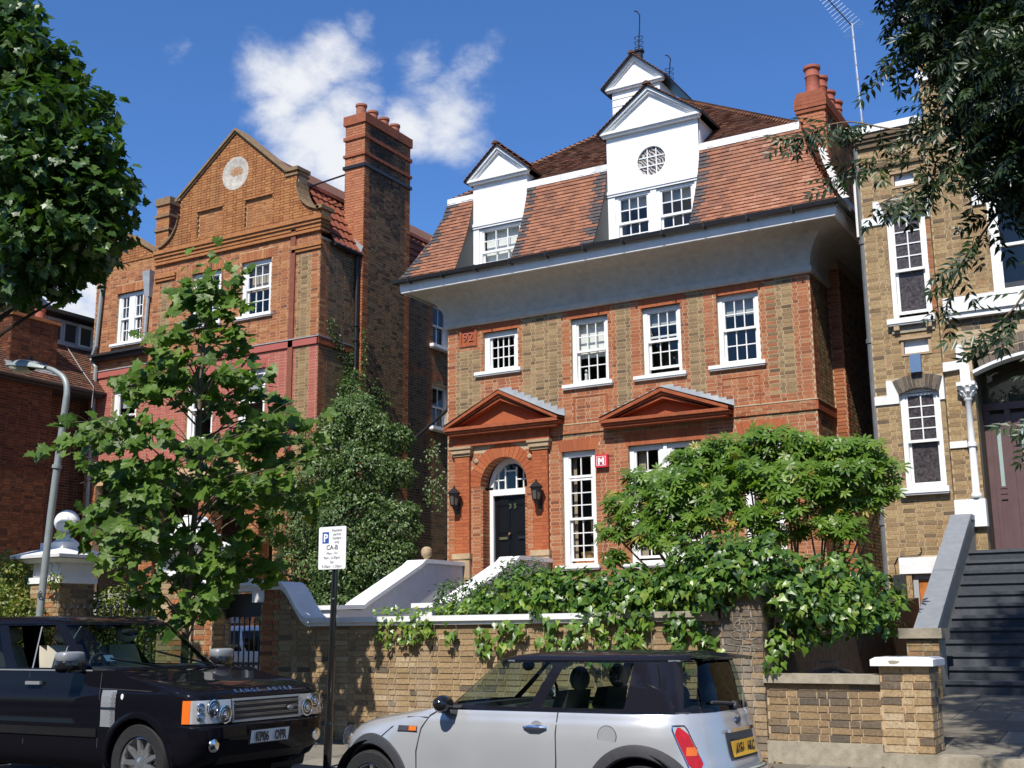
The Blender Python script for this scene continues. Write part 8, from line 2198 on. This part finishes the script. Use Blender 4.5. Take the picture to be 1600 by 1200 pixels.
e = mirrored_ellipsoid((0, 0, 0), (.03, .10, .045)); e.v = [WM(1.72 + a, b, 1.28 + c) for a, b, c in e.v]; obj('rear_view_mirror', e, 'cabin_dark', mini, smooth=True)
# flank details (side facing the street is +y)
def gap(pts, parent=mini, L_=BL, side=1): return obj('panel_gap', L_.strip(pts, .009, .006, side), 'letter_black', parent)
gap([(1.34, .955), (1.24, .90), (1.17, .80), (1.13, .62), (1.13, .40), (1.16, .28)]); gap([(2.42, .955), (2.42, .80), (2.43, .6), (2.42, .42), (2.36, .28)]); gap([(1.22, .885), (1.0, .88)]); gap([(1.05, .93), (.86, .80), (.72, .70)])
m = BL.flank_patch(.93, 1.13, .775, .815, .008, nx=6, nz=2); ind = obj('side_indicator', m, 'arch_plastic', mini); obj('amber_lens', BL.flank_patch(1.05, 1.125, .778, .812, .012, nx=4, nz=2), 'amber', ind); obj('chrome_surround', BL.strip([(.925, .77), (1.135, .77)], .008, .006), 'chrome', ind)
# door handle
m = MB(); y0 = BL.side_y(2.25, .84)
m.tube([WM(2.14, y0 + .01, .835), (WM(2.20, y0 + .035, .84)), WM(2.28, y0 + .035, .84), WM(2.34, y0 + .01, .835)], [.012, .018, .018, .012], 8); hd = obj('door_handle', m, 'chrome', mini, smooth=True)
m = MB(); m.face([WM(2.25 + .055 * math.cos(2 * math.pi * k / 18), BL.side_y(2.25, .84) + .004, .838 + .05 * math.sin(2 * math.pi * k / 18)) for k in range(18)]); obj('handle_cup', m, 'grey_plastic', hd)
# fuel cap
m = MB(); m.lathe([(.075, 0), (.075, .004), (.0, .004)], (0, 0, 0), 32, axis='y'); m.v = [WM(2.86 + p[0], BL.side_y(2.86, .79) + .001 + p[1], .79 + p[2]) for p in m.v]; fc = obj('fuel_cap', m, 'silver_paint', mini)
m = MB(); m.tube([WM(2.86 + .077 * math.cos(2 * math.pi * k / 32), BL.side_y(2.86, .79) + .002, .79 + .077 * math.sin(2 * math.pi * k / 32)) for k in range(33)], .003, 4, caps=False); obj('seam', m, 'letter_black', fc)
# mirror
for sd in (1, -1):
    e = mirrored_ellipsoid((0, 0, 0), (.075, .11, .07)); e.v = [WM(1.43 + a, sd * (.90 + b), 1.00 + c) for a, b, c in e.v]; mr_ = obj('door_mirror', e, 'black_gloss', mini, smooth=True)
    m = MB(); m.hexa([WM(*p) for p in ((1.38, sd * .79, .91), (1.50, sd * .79, .91), (1.50, sd * .90, .93), (1.38, sd * .90, .93), (1.38, sd * .79, .96), (1.50, sd * .79, .96), (1.50, sd * .92, .98), (1.38, sd * .92, .98))]); obj('mirror_foot', m, 'black_gloss', mr_)
# headlamp, tail lamps, plate
for sd in (1, -1):
    m = MB(); rows = []
    for i in range(13):
        z = .55 + .31 * i / 12; wdt = .040 * min(1, math.sin(math.pi * (i + .35) / 12.7) * 1.9) + .002; xc_ = 3.515 - .13 * (z - .55) / .31
        rows.append([WM(xc_ + wdt * s, sd * (BL.side_y(min(xc_ + wdt * s, BL.at(z)[1] - .005), z) + .006), z) for s in np.linspace(-1, 1, 7)])
    m.grid(rows); tl = obj('tail_light', m, 'tail_red', mini, smooth=True)
    m = MB(); rows = [[(WM(3.47 + .030 * s, sd * (BL.side_y(3.47 + .030 * s, z) + .0085), z)) for s in np.linspace(-1, 1, 5)] for z in np.linspace(.66, .72, 5)]; m.grid(rows); obj('amber_lens', m, 'amber', tl)
    m = MB(); pts = []
    for i in range(25):
        a = 2 * math.pi * i / 24; z = .705 + .168 * max(-1, min(1, 1.15 * math.sin(a))); x = 3.515 - .13 * (z - .55) / .31 + .046 * max(-1, min(1, 1.6 * math.cos(a))); pts.append(WM(x, sd * (BL.side_y(min(x, BL.at(z)[1] - .01), z) + .004), z))
    m.tube(pts, .006, 5, caps=False); obj('chrome_ring', m, 'chrome', tl, smooth=True)
    e = mirrored_ellipsoid((0, 0, 0), (.05, .10, .10)); e.v = [WM(.24 + a, sd * (.56 + b), .68 + c) for a, b, c in e.v]; obj('headlamp', e, 'lamp_lens', mini, smooth=True)
obj('plate_recess', BL.front_patch(-.30, .30, .60, .80, .004, rear=True), 'arch_plastic', mini)
npq = obj('number_plate', BL.front_patch(-.26, .26, .62, .735, .016, rear=True), 'plate_yellow', mini)
xp = MXF + BL.rear_x(0, .68) + .022
for w_, dy in (('AY51', -.115), ('HLC', .135)): obj('plate_letters', text_mb(w_, .112, (xp, MYC + dy, .638 + ROADZ), (0, 1, 0), (0, 0, 1), .002, bold=.003, xs=.72), 'letter_black', npq)
obj('boot_handle', BL.front_patch(-.30, .30, .80, .825, .03, rear=True), 'chrome', mini)
m = MB(); m.lathe([(.035, 0), (.03, .01), (0, .012)], (0, 0, 0), 20, axis='x'); m.v = [WM(BL.rear_x(0, .87) + .003 + p[0], p[1] * 1.6, .875 + p[2]) for p in m.v]; obj('badge', m, 'chrome', mini)
m = MB(); rows = []
for z, o in ((.28, .0), (.30, .03), (.46, .045), (.50, .035), (.52, .0)): rows.append([WM(BL.rear_x(y, z) + o, y, z) for y in np.linspace(-.80, .80, 30)])
m.grid(rows); obj('rear_bumper', m, 'silver_paint', mini, smooth=True)
obj('bumper_line', BL.front_patch(-.78, .78, .505, .515, .038, ny=30, nz=1, rear=True), 'letter_black', mini)
m = MB(); m.tube([WM(3.57, .0, 1.0), WM(3.56, .25, 1.02), WM(3.545, .42, 1.03)], .012, 5); m.lathe([(.04, 0), (.03, .03), (0, .04)], WM(3.56, 0, .985), 10, axis='x'); obj('rear_wiper', m, 'arch_plastic', mini)
for sd in (1, -1): m = GL_.strip([(3.34, .99), (3.24, 1.15), (3.20, 1.32)], .02, .004, sd); obj('chrome_edge', m, 'chrome', mini)

# ------------------------------------------------ the big black off-roader (faces right)
RXF, RYC = -8.22, 9.33
rr_ = thing('black_offroader', 'large black off-road car with an open cream interior and silver mesh grille', 'car', (RXF - 2.4, RYC, ROADZ))
WR = lambda x, y, z: (RXF - x, RYC - y, z + ROADZ)
RL = Loft([(.28, .28, 4.75, .86), (.36, .12, 4.88, .93), (.45, .05, 4.93, .955), (.58, .0, 4.97, .965), (.71, .0, 4.97, .97), (.725, .015, 4.97, .97), (.735, .05, 4.96, .968), (.95, .065, 4.95, .968), (1.0, .08, 4.94, .962), (1.035, .13, 4.93, .952), (1.065, .24, 4.92, .945), (1.105, .45, 4.91, .94), (1.15, .80, 4.90, .935), (1.195, 1.12, 4.89, .93), (1.225, 1.42, 4.88, .925)], WR, 1.0, 4.2, 8.0, 8.0)
RG = Loft([(1.225, 1.26, 4.86, .905), (1.40, 1.56, 4.82, .86), (1.55, 1.80, 4.78, .815), (1.66, 1.98, 4.74, .782), (1.70, 2.06, 4.72, .768), (1.73, 2.16, 4.70, .74), (1.755, 2.3, 4.65, .68), (1.775, 2.55, 4.5, .55), (1.785, 2.8, 4.3, .35)], WR, 2.6, 4.2, 4.2, 6.0)
AX2 = (.80, 3.68); AR2 = .43; AZ2 = .375
zs = [.28, .32, .36, .40, .45, .50, .54, .58, .62, .66, .69, .71, .725, .735, .79, .85, .90, .95, .975, 1.0, 1.018, 1.035, 1.05, 1.065, 1.085, 1.105, 1.127, 1.15, 1.165, 1.18, 1.195, 1.21, 1.225]
obj('body', RL.skin(zs, 190, arch_drop(AX2, AR2 + .02, AZ2, .5)), 'black_paint', rr_, smooth=True, angle=42)
for side in (1, -1):
    for ax in AX2:
        obj('wheel_arch', arch_ring(RL, ax, AZ2, AR2 - .02, AR2 + .05, .008, side), 'black_paint', rr_, smooth=True); obj('wheel_well', wheel_well(RL, ax, AZ2, AR2, side), 'cabin_dark', rr_)
        wheel(rr_, WR, ax, side * .815, .375, .375, .26, side, spokes=9, rimr=.66)
def rr_mat(x, y, z, t, i):
    if i == 0 or z > 1.685: return 1
    if t < .195: return 0
    if t < .222: return 1
    if t < .405: return 2          # driver's window stands open
    if t < .440: return 1
    if t < .60: return 0
    if t < .63: return 1
    if t < .76: return 0
    if t < .83: return 1
    return 0
RZ_ = [1.225, 1.25, 1.30, 1.35, 1.40, 1.45, 1.50, 1.55, 1.60, 1.64, 1.68, 1.70]
obj('windows', RG.skin(RZ_, 170, None, lambda *a: 0 if (rr_mat(*a) == 0 and a[3] < .2) else None, cap=False), 'car_glass', rr_, smooth=True, angle=60)
obj('rear_windows', RG.skin(RZ_, 170, None, lambda *a: 0 if (rr_mat(*a) == 0 and a[3] >= .2) else None, cap=False), 'dark_car_glass', rr_, smooth=True, angle=60)
obj('far_window', RG.skin(RZ_, 170, None, lambda x, y, z, t, i: 0 if (rr_mat(x, y, z, t, i) == 2 and y < 0) else None, cap=False), 'car_glass', rr_, smooth=True, angle=60)
obj('pillars', RG.skin(RZ_, 170, None, lambda *a: 0 if rr_mat(*a) == 1 else None, cap=False), 'black_paint', rr_, smooth=True, angle=60)
obj('roof', RG.skin([1.685, 1.70, 1.715, 1.73, 1.742, 1.755, 1.765, 1.775, 1.785], 170), 'black_paint', rr_, smooth=True, angle=60)
# bright window edges
m = RG.strip([(2.02, 1.245), (2.02, 1.45), (2.06, 1.665)], .012, .006); obj('window_trim', m, 'grey_plastic', rr_)
m = RG.strip([(2.43, 1.245), (2.45, 1.45), (2.48, 1.665)], .02, .006) ; obj('window_trim', m, 'grey_plastic', rr_); obj('window_trim', RL.strip([(x, 1.228) for x in np.linspace(1.5, 4.6, 30)], .014, .006), 'grey_plastic', rr_)
# cabin
m = MB(); m.face([WR(x, y * .97, .9) for x, y in RG.outline(1.23, 40)]); m.hexa([WR(*p) for p in ((1.3, -.84, .9), (1.80, -.84, .9), (1.80, .84, .9), (1.3, .84, .9), (1.42, -.84, 1.235), (1.74, -.82, 1.26), (1.74, .82, 1.26), (1.42, .84, 1.235))]); obj('cabin', m, 'cabin_dark', rr_)
for k, yy in enumerate((.42, -.42)):
    for x0, nm in ((2.30, 'seat'), (3.2, 'rear_seat')):
        m = MB(); rows = []
        for i in range(9):
            f = i / 8; xx = x0 + .22 * f; zz = .85 + .62 * f; hw_ = .25 * (1 - .25 * f ** 3); rows.append([WR(xx + .08 * (abs(s) ** 2), yy + hw_ * s, zz) for s in np.linspace(-1, 1, 9)])
        m.grid(rows); rows2 = [[tuple(np.array(p) + np.array([-.12 if True else 0, 0, 0])) for p in r] for r in rows]; m.grid(rows2); m.face(rows[-1] + rows2[-1][::-1])
        s_ = obj(nm, m, 'cream_leather', rr_, smooth=True, angle=60)
        e = mirrored_ellipsoid((0, 0, 0), (.06, .15, .095)); e.v = [WR(x0 + .25 + a, yy + b, 1.58 + c) for a, b, c in e.v]; obj('headrest', e, 'cream_leather', s_, smooth=True)
m = MB(); m.tube([WR(1.92 + .06 * math.sin(2 * math.pi * k / 20), .42 + .19 * math.cos(2 * math.pi * k / 20), 1.22 + .16 * math.sin(2 * math.pi * k / 20)) for k in range(21)], .016, 6, caps=False); obj('steering_wheel', m, 'cabin_dark', rr_)
m = MB(); m.box(0, 0, 0, 0, 0, 0) if False else m.face([WR(1.66, .62, 1.31), WR(1.66, .50, 1.31), WR(1.72, .50, 1.37), WR(1.72, .62, 1.37)]); obj('tax_disc', m, 'blue_plastic', rr_)
e = mirrored_ellipsoid((0, 0, 0), (.03, .12, .04)); e.v = [WR(2.02 + a, b, 1.60 + c) for a, b, c in e.v]; obj('rear_view_mirror', e, 'cabin_dark', rr_, smooth=True)
gp = lambda pts: obj('panel_gap', RL.strip(pts, .008, .006, 1), 'arch_plastic', rr_)
gp([(1.36, 1.21), (1.34, 1.0), (1.34, .5)]); gp([(2.43, 1.22), (2.43, .5)]); gp([(.30, 1.03), (.8, 1.045), (1.34, 1.06)])
# side vent with mesh, badge, handles
m = RL.flank_patch(1.10, 1.30, .70, 1.045, .008, nx=6, nz=6, shape=lambda x, z: (x + .02 * (z - .7), z)); sv = obj('side_vent', m, 'grey_plastic', rr_)
m = MB()
for i in range(17):
    for j in range(3):
        x = 1.13 - .03 + .024 * j + (.012 if i % 2 else 0); z = .72 + .0187 * i; y = RL.side_y(x, z) + .010
        m.face([WR(x - .008, y, z), WR(x, y, z - .008), WR(x + .008, y, z), WR(x, y, z + .008)])
obj('vent_mesh', m, 'letter_black', sv, kind='stuff'); obj('vent_bar', RL.flank_patch(1.10, 1.30, .865, .885, .014, nx=4, nz=1), 'chrome', sv)
m = MB(); m.lathe([(.022, 0), (.02, .006), (0, .006)], (0, 0, 0), 16, axis='y'); m.v = [WR(1.02 + p[0] * .8, RL.side_y(1.02, .985) + .004 + p[1], .985 + p[2] * 1.3) for p in m.v]; obj('badge', m, 'plate_white', rr_)
for xx in (2.32, 3.40): m = MB(); y0 = RL.side_y(xx, 1.10); m.hexa([WR(xx - .11, y0 + a, 1.085 + b) if c == 0 else WR(xx + .11, y0 + a, 1.085 + b) for (a, b, c) in ((.01, 0, 0), (.01, 0, 1), (.045, 0, 1), (.045, 0, 0), (.01, .032, 0), (.01, .032, 1), (.045, .032, 1), (.045, .032, 0))]); obj('door_handle', m, 'grey_plastic', rr_)
obj('side_moulding', RL.flank_patch(1.35, 3.1, .60, .68, .012, nx=12, nz=2), 'black_gloss', rr_)
for sd in (1, -1):
    m = MB(); m.hexa([WR(*p) for p in ((1.62, sd * .93, 1.22), (1.74, sd * .93, 1.22), (1.76, sd * 1.17, 1.21), (1.60, sd * 1.15, 1.21), (1.62, sd * .95, 1.27), (1.74, sd * .95, 1.27), (1.76, sd * 1.17, 1.30), (1.60, sd * 1.14, 1.30))]); mr_ = obj('door_mirror', m, 'black_gloss', rr_)
    e = rounded_box((0, 0, 0), (.085, .14, .055)); e.v = [WR(1.66 + a + .03 * abs(b) / .14, sd * (1.06 + b), 1.36 + c) for a, b, c in e.v]; obj('mirror_shell', e, 'grey_plastic', mr_, smooth=True, angle=60)
    e = rounded_box((0, 0, 0), (.088, .142, .05)); e.v = [WR(1.66 + a + .03 * abs(b) / .14, sd * (1.06 + b), 1.285 + c) for a, b, c in e.v]; obj('mirror_base', e, 'black_gloss', mr_, smooth=True, angle=60)
# front: headlights, grille, name, plate, fog lamps
for sd in (1, -1):
    y0, y1 = (sd * .50, sd * .925) if sd > 0 else (sd * .925, sd * .50)
    hl = obj('headlight', RL.front_patch(y0, y1, 0.750, 0.960, .012, ny=24, nz=6), 'reflector', rr_, smooth=True)
    for (yy, zz, R) in ((.60, .825, .085), (.735, .885, .082), (.86, .895, .045), (.86, .812, .048)):
        xx = RL.front_x(yy, zz) - .02
        m = MB(); m.lathe([(R, .0), (R * 1.02, .016), (R * .88, .018), (R * .80, .0), (R * .62, -.004), (R * .6, .012), (R * .5, .014), (R * .36, .002), (R * .34, .018), (0, .03)], (0, 0, 0), 24, axis='x'); m.v = [WR(xx - p[0], sd * yy + p[1], zz + p[2]) for p in m.v]; obj('lamp_ring', m, 'chrome', hl, smooth=True, angle=30)
        m = MB(); m.lathe([(R * .8, .006), (R * .5, .012)], (0, 0, 0), 20, axis='x'); m.v = [WR(xx - p[0], sd * yy + p[1], zz + p[2]) for p in m.v]; obj('lamp_bowl', m, 'arch_plastic', hl)
    obj('lens', RL.front_patch(y0 * .999, y1 * .999, 0.752, 0.958, .050, ny=20, nz=4), 'lamp_lens', hl, smooth=True)
    q = RL.flank_patch(.165, .235, 0.750, 0.960, .010, side=sd, nx=6, nz=4); obj('amber_marker', q, 'amber', hl)
gr = obj('grille', RL.front_patch(-.49, .49, 0.755, 0.950, .004, ny=16, nz=2), 'letter_black', rr_)
m = MB()
for z0, z1 in ((.742, .762), (.942, .964)): m = merge(m, RL.front_patch(-.50, .50, z0, z1, .022, ny=16, nz=1))
for y in (-.49, .47): m = merge(m, RL.front_patch(y, y + .022, 0.750, 0.950, .021, ny=1, nz=2))
obj('grille_frame', m, 'grey_plastic', gr)
m = MB()
for z0, z1 in ((.788, .818), (.843, .873), (.898, .928)): m = merge(m, RL.front_patch(-.47, .47, z0, z1, .014, ny=16, nz=1))
obj('grille_bar', m, 'letter_black', gr)
m = MB()
for zc in (.768, .798, .812, .852, .866, .906, .920):
    for k in range(23):
        y = -.455 + k * .0413 + (.0206 if int(zc * 1000) % 4 else 0); x = RL.front_x(y, zc) - .020
        m.face([WR(x, y - .012, zc), WR(x + .002, y, zc - .006), WR(x, y + .012, zc), WR(x - .004, y, zc + .006)])
obj('grille_stud', m, 'chrome', gr, kind='stuff')
m = MB(); m.lathe([(.045, 0), (.042, .008), (0, .01)], (0, 0, 0), 20, axis='x'); m.v = [WR(RL.front_x(-.34, .84) - .025 - p[0], -.34 + p[1], .84 + p[2] * .5) for p in m.v]; obj('oval_badge', m, 'grey_plastic', gr)
nm_ = 'RANGE ROVER'
for i, ch in enumerate(nm_):
    if ch == ' ': continue
    y = .40 - .80 * i / (len(nm_) - 1); z = 1.008
    q = text_mb(ch, .066, (RXF - RL.front_x(y, z) + .016, RYC - y, z + .006 + ROADZ), (0, 1, 0), (-.72, 0, .69), .004, bold=.0012)
    obj('letter', q, 'chrome', rr_)
npb = RL.front_patch(-.30, .30, .525, .665, .012, ny=4, nz=1); npb = obj('number_plate', npb, 'letter_black', rr_)
obj('plate_face', RL.front_patch(-.275, .275, .535, .655, .018, ny=6, nz=1), 'plate_white', npb)
for w_, dy in (('KP06', -.125), ('OPR', .14)): obj('plate_letters', text_mb(w_, .125, (RXF - RL.front_x(0, .60) + .024, RYC + dy, .550 + ROADZ), (0, 1, 0), (0, 0, 1), .002, bold=.0035, xs=.70), 'letter_black', npb)
obj('bumper_intake', RL.front_patch(-.62, .62, .36, .44, .004, ny=12, nz=1), 'letter_black', rr_)
for yy in (.74, -.74):
    m = MB(); m.lathe([(.065, 0), (.06, .012), (.03, .02), (0, .022)], (0, 0, 0), 20, axis='x'); m.v = [WR(RL.front_x(yy, .55) - .002 - p[0], yy + p[1], .55 + p[2]) for p in m.v]; obj('fog_lamp', m, 'chrome', rr_, smooth=True)
for s0, s1 in (((1.36, -.62, 1.235), (1.56, .05, 1.40)), ((1.33, .10, 1.232), (1.50, .72, 1.34))):
    m = MB(); a, b = WR(*s0), WR(*s1); m.tube([a, b], .012, 5); obj('wiper', m, 'letter_black', rr_)

# ------------------------------------------------ white car in the drive behind the gate (faces away)
VX, VY = -14.3, 16.9
wc = thing('white_car', 'white car parked in the drive seen between the bars of the black gate', 'car', (VX, VY, .32))
WC = lambda x, y, z: (-12.35 - x, VY - y, z + .30)
CL1 = Loft([(.2, .2, 3.9, .78), (.35, .05, 4.0, .84), (.6, .0, 4.02, .85), (.8, .06, 4.0, .85), (.9, .3, 3.98, .84), (.98, .95, 3.96, .82)], WC, 1.2, 3.2, 2.6, 4.0)
CG = Loft([(.98, .95, 3.94, .80), (1.2, 1.4, 3.85, .75), (1.38, 1.75, 3.72, .68), (1.44, 1.95, 3.62, .62), (1.47, 2.3, 3.4, .45)], WC, 2.0, 3.0, 3.0, 4.0)
obj('body', CL1.skin([.2, .28, .35, .45, .55, .65, .75, .82, .88, .93, .98], 100, arch_drop((.75, 3.25), .36, .3)), 'white_car_paint', wc, smooth=True, angle=45)
obj('windows', CG.skin([.98, 1.02, 1.1, 1.2, 1.3, 1.38], 80, None, lambda x, y, z, t, i: 0 if (i > 0 and not (.2 < t < .23 or .47 < t < .5 or .68 < t < .78)) else None, cap=False), 'dark_car_glass', wc, smooth=True)
obj('pillars', CG.skin([.98, 1.02, 1.1, 1.2, 1.3, 1.38], 80, None, lambda x, y, z, t, i: 0 if (i == 0 or (.2 < t < .23 or .47 < t < .5 or .68 < t < .78)) else None, cap=False), 'white_car_paint', wc, smooth=True)
obj('roof', CG.skin([1.37, 1.38, 1.41, 1.44, 1.46, 1.47], 80), 'white_car_paint', wc, smooth=True)
m = MB(); m.face([WC(x, y * .96, .8) for x, y in CG.outline(1.0, 30)]); obj('cabin', m, 'cabin_dark', wc)
for sd in (1, -1):
    for ax in (.75, 3.25): wheel(wc, WC, ax, sd * .72, .3, .3, .18, sd)
    obj('tail_light', CL1.flank_patch(3.80, 3.97, .70, .90, .012, side=sd, nx=4, nz=4), 'tail_red', wc)
    obj('tail_light', CL1.front_patch(sd * .6 if sd > 0 else sd * .8, sd * .8 if sd > 0 else sd * .6, .66, .92, .012, ny=4, nz=4, rear=True), 'tail_red', wc)

# ================================================================== parking sign
sg = thing('parking_sign', 'white residents parking sign on a black post between the two parked cars', 'sign', (-8.83, 11.0, .13))
m = MB(); m.tube([(-8.83, 11.0, .12), (-8.815, 11.0, .60)], .048, 14); m.tube([(-8.815, 11.0, .60), (-8.81, 11.0, .64)], [.048, .038], 14); m.tube([(-8.81, 11.0, .64), (-8.765, 11.0, 2.80)], .038, 14); obj('post', m, 'black_gloss', sg, smooth=True, angle=50)
bx0, bx1, bz0, bz1, by = -8.985, -8.585, 2.335, 2.825, 10.955
m = MB()
rc = .02; poly = []
for cx_, cz_, a0 in ((bx1 - rc, bz1 - rc, 0), (bx0 + rc, bz1 - rc, 90), (bx0 + rc, bz0 + rc, 180), (bx1 - rc, bz0 + rc, 270)):
    for k in range(5): a = math.radians(a0 + 22.5 * k); poly.append((cx_ + rc * math.cos(a), cz_ + rc * math.sin(a)))
m.prism(poly, by - .004, by, 'y'); bd = obj('board', m, 'sign_white', sg)
m = MB(); m.box(bx0 + .1, bx1 - .1, by, by + .018, bz0 + .10, bz0 + .13); m.box(bx0 + .1, bx1 - .1, by, by + .018, bz1 - .13, bz1 - .10); obj('bracket', m, 'galvanised', bd)
yt_ = by - .0055; xc_ = (bx0 + bx1) / 2
m = MB(); m.box(bx0 + .055, bx0 + .15, yt_ - .001, by - .004, bz1 - .19, bz1 - .06); bs = obj('blue_square', m, 'sign_blue', bd)
obj('letter_p', text_mb('P', .125, (bx0 + .103, yt_ - .002, bz1 - .17), (1, 0, 0), (0, 0, 1), .001, bold=.004), 'sign_white', bs)
def line(s, size, x, z, bold=.0): obj('lettering', text_mb(s, size, (x, yt_, z), (1, 0, 0), (0, 0, 1), .001, bold=bold), 'sign_ink', bd)
for i, s in enumerate(('Resident', 'permit', 'holders', 'only')): line(s, .042, bx0 + .268, bz1 - .058 - i * .045)
line('CA-B', .075, xc_, bz0 + .225, .001); line('Mon - Fri', .043, xc_, bz0 + .168); line('9am - 6.30pm', .043, xc_, bz0 + .118); line('Sat', .043, xc_, bz0 + .068); line('9.30am - 1.30pm', .043, xc_, bz0 + .018)
m = MB(); m.tube([(-8.762, 11.0, 2.0), (-8.762, 10.955, 2.0)], .008, 6); obj('bolt', m, 'galvanised', sg)

# ================================================================== street lamp
lp = thing('street_lamp', 'grey street lamp with a curved arm and flat lantern in front of the dark house', 'street lamp', (-14.24, 11.3, .14))
m = MB(); m.tube([(-14.28, 11.3, .13), (-14.24, 11.3, 1.5)], .078, 16); m.tube([(-14.24, 11.3, 1.5), (-14.235, 11.3, 1.56)], [.078, .054], 16)
pts = [(-14.235, 11.3, 1.56), (-14.13, 11.3, 3.3), (-13.99, 11.3, 4.80), (-13.97, 11.3, 5.02), (-14.0, 11.3, 5.18), (-14.10, 11.3, 5.30), (-14.30, 11.3, 5.41), (-14.45, 11.3, 5.46)]
m2 = limb(pts, .053, .034, 14); m = merge(m, m2); obj('column', m, 'galvanised', lp, smooth=True, angle=50)
m = MB(); m.tube([(-14.075, 11.3, 3.95), (-14.07, 11.3, 4.0)], .068, 14); obj('collar', m, 'galvanised', lp)
# lantern: an elongated shell above, a bowl below
ax_ = Vector((-.97, 0, .17)).normalized(); sd_ = Vector((0, 1, 0)); up_ = sd_.cross(ax_) * -1
if up_.z < 0: up_ = -up_
O_ = Vector((-14.42, 11.3, 5.44))
def lant(tp, zoff0):
    rows = []
    for i in range(13):
        f = i / 12; L_ = .92 * f; w = .16 * math.sin(math.pi * (.12 + .80 * f)) ** .7; h = (.115 if tp else -.105) * math.sin(math.pi * (.10 + .80 * f)) ** (.8)
        if not tp: w *= .82; L_ = .36 + .50 * f
        rows.append([tuple(O_ + ax_ * L_ + sd_ * (w * math.cos(a)) + up_ * (h * math.sin(a) + zoff0)) for a in np.linspace(0, math.pi, 11)])
    m = MB(); m.grid(rows); m.face([r[0] for r in rows] + [r[-1] for r in rows[::-1]]); return m
obj('lantern_shell', lant(True, .0), 'galvanised', lp, smooth=True, angle=50)
obj('lantern_bowl', lant(False, -.003), 'lamp_bowl', lp, smooth=True, angle=50)
m = MB(); p = O_ + ax_ * .42 + up_ * .10; m.tube([p, p + up_ * .03], .04, 12); m.tube([p + up_ * .03, p + up_ * .065], [.03, .025], 12); obj('photocell', m, 'letter_black', lp)
m = MB(); m.face([(-14.24 - .072, 11.3 - .062, 2.10), (-14.24 + .028, 11.3 - .085, 2.10), (-14.235 + .028, 11.3 - .085, 2.26), (-14.235 - .072, 11.3 - .062, 2.26)]) if False else None
lpc = obj('lamp_number', text_mb('6', .15, (-14.172, 11.3 - .062, 2.13), (.9, .45, 0), (.06, 0, 1), .002), 'letter_black', lp)
# fallen leaves on the pavement
fl = MB()
for i in range(90):
    x = rnd.uniform(-12, -1.5); y = 13.18 - abs(rnd.gauss(0, .25)) if rnd.random() < .7 else rnd.uniform(10.5, 13.0); a = rnd.uniform(0, 6.28); s = rnd.uniform(.02, .05); z = pave_z(y) + .006
    if y > 13.14: continue
    fl.face([(x + s * math.cos(a), y + s * math.sin(a), z), (x + s * .5 * math.cos(a + 1.6), y + s * .5 * math.sin(a + 1.6), z + .012), (x - s * math.cos(a), y - s * math.sin(a), z), (x - s * .5 * math.cos(a + 1.6), y - s * .5 * math.sin(a + 1.6), z + .008)], 0, rnd.random())
obj('fallen_leaves', fl, 'dead_leaf', None, kind='stuff')

# ================================================================== the other side of the street (behind the camera; seen in paint and glass)
for k, (x0, x1, h) in enumerate(((-34, -24.2, 11), (-24, -14.2, 12), (-14, -4.2, 11.5), (-4, 5.8, 12.5), (6, 15.8, 11))):
    t = thing('terraced_house', ('leftmost ', 'second ', 'middle ', 'fourth ', 'rightmost ')[k] + 'brick terraced house across the street behind the viewer, counted from the left', 'house', ((x0 + x1) / 2, -12, 0), group='houses across the street')
    m = MB(); m.box(x0, x1, -22, -12, 0, h); obj('wall', m, 'opposite_brick', t)
    m = MB(); m.prism([(-22.2, h), (-11.7, h), (-17, h + 3.2)], x0, x1, 'x'); obj('roof', m, 'dark_grey', t)
    m = MB()
    for i in range(3):
        for j in range(3): xx = x0 + 1.4 + i * 2.8; m.box(xx, xx + 1.3, -12, -11.94, 1.2 + j * 3.4, 3.3 + j * 3.4)
    obj('windows', m, 'black_gloss', t, kind='stuff')
flat('far_pavement', -120, 90, -11.8, -3.4, .12, 'kerb_stone')
for k, (x, y) in enumerate(((-19.5, -4.6), (-12.0, -4.8), (-5.2, -4.4), (2.5, -4.6), (9.5, -4.8))):
    t = thing('plane_tree', ('leftmost ', 'second ', 'middle ', 'fourth ', 'rightmost ')[k] + 'street tree across the road behind the viewer, counted from the left', 'tree', (x, y, .12), group='trees across the street')
    obj('trunk', limb([(x, y, .1), (x + .1, y, 3), (x, y + .1, 6), (x, y, 9)], .22, .06, 10), 'dark_bark', t, smooth=True)
    cl = []
    for q in range(26):
        a = nrs.uniform(0, 6.28); zz = nrs.uniform(3.8, 10.5); rr2 = math.sqrt(nrs.random_sample()) * (3.2 - .45 * abs(zz - 6.8)); cl.append((x + rr2 * math.cos(a), y + rr2 * math.sin(a), zz, nrs.uniform(.8, 1.2)))
    leaves(t, *clump_leaves(cl, 150, .30, shell=.25), 'ovate', 'sycamore_leaf', 0)
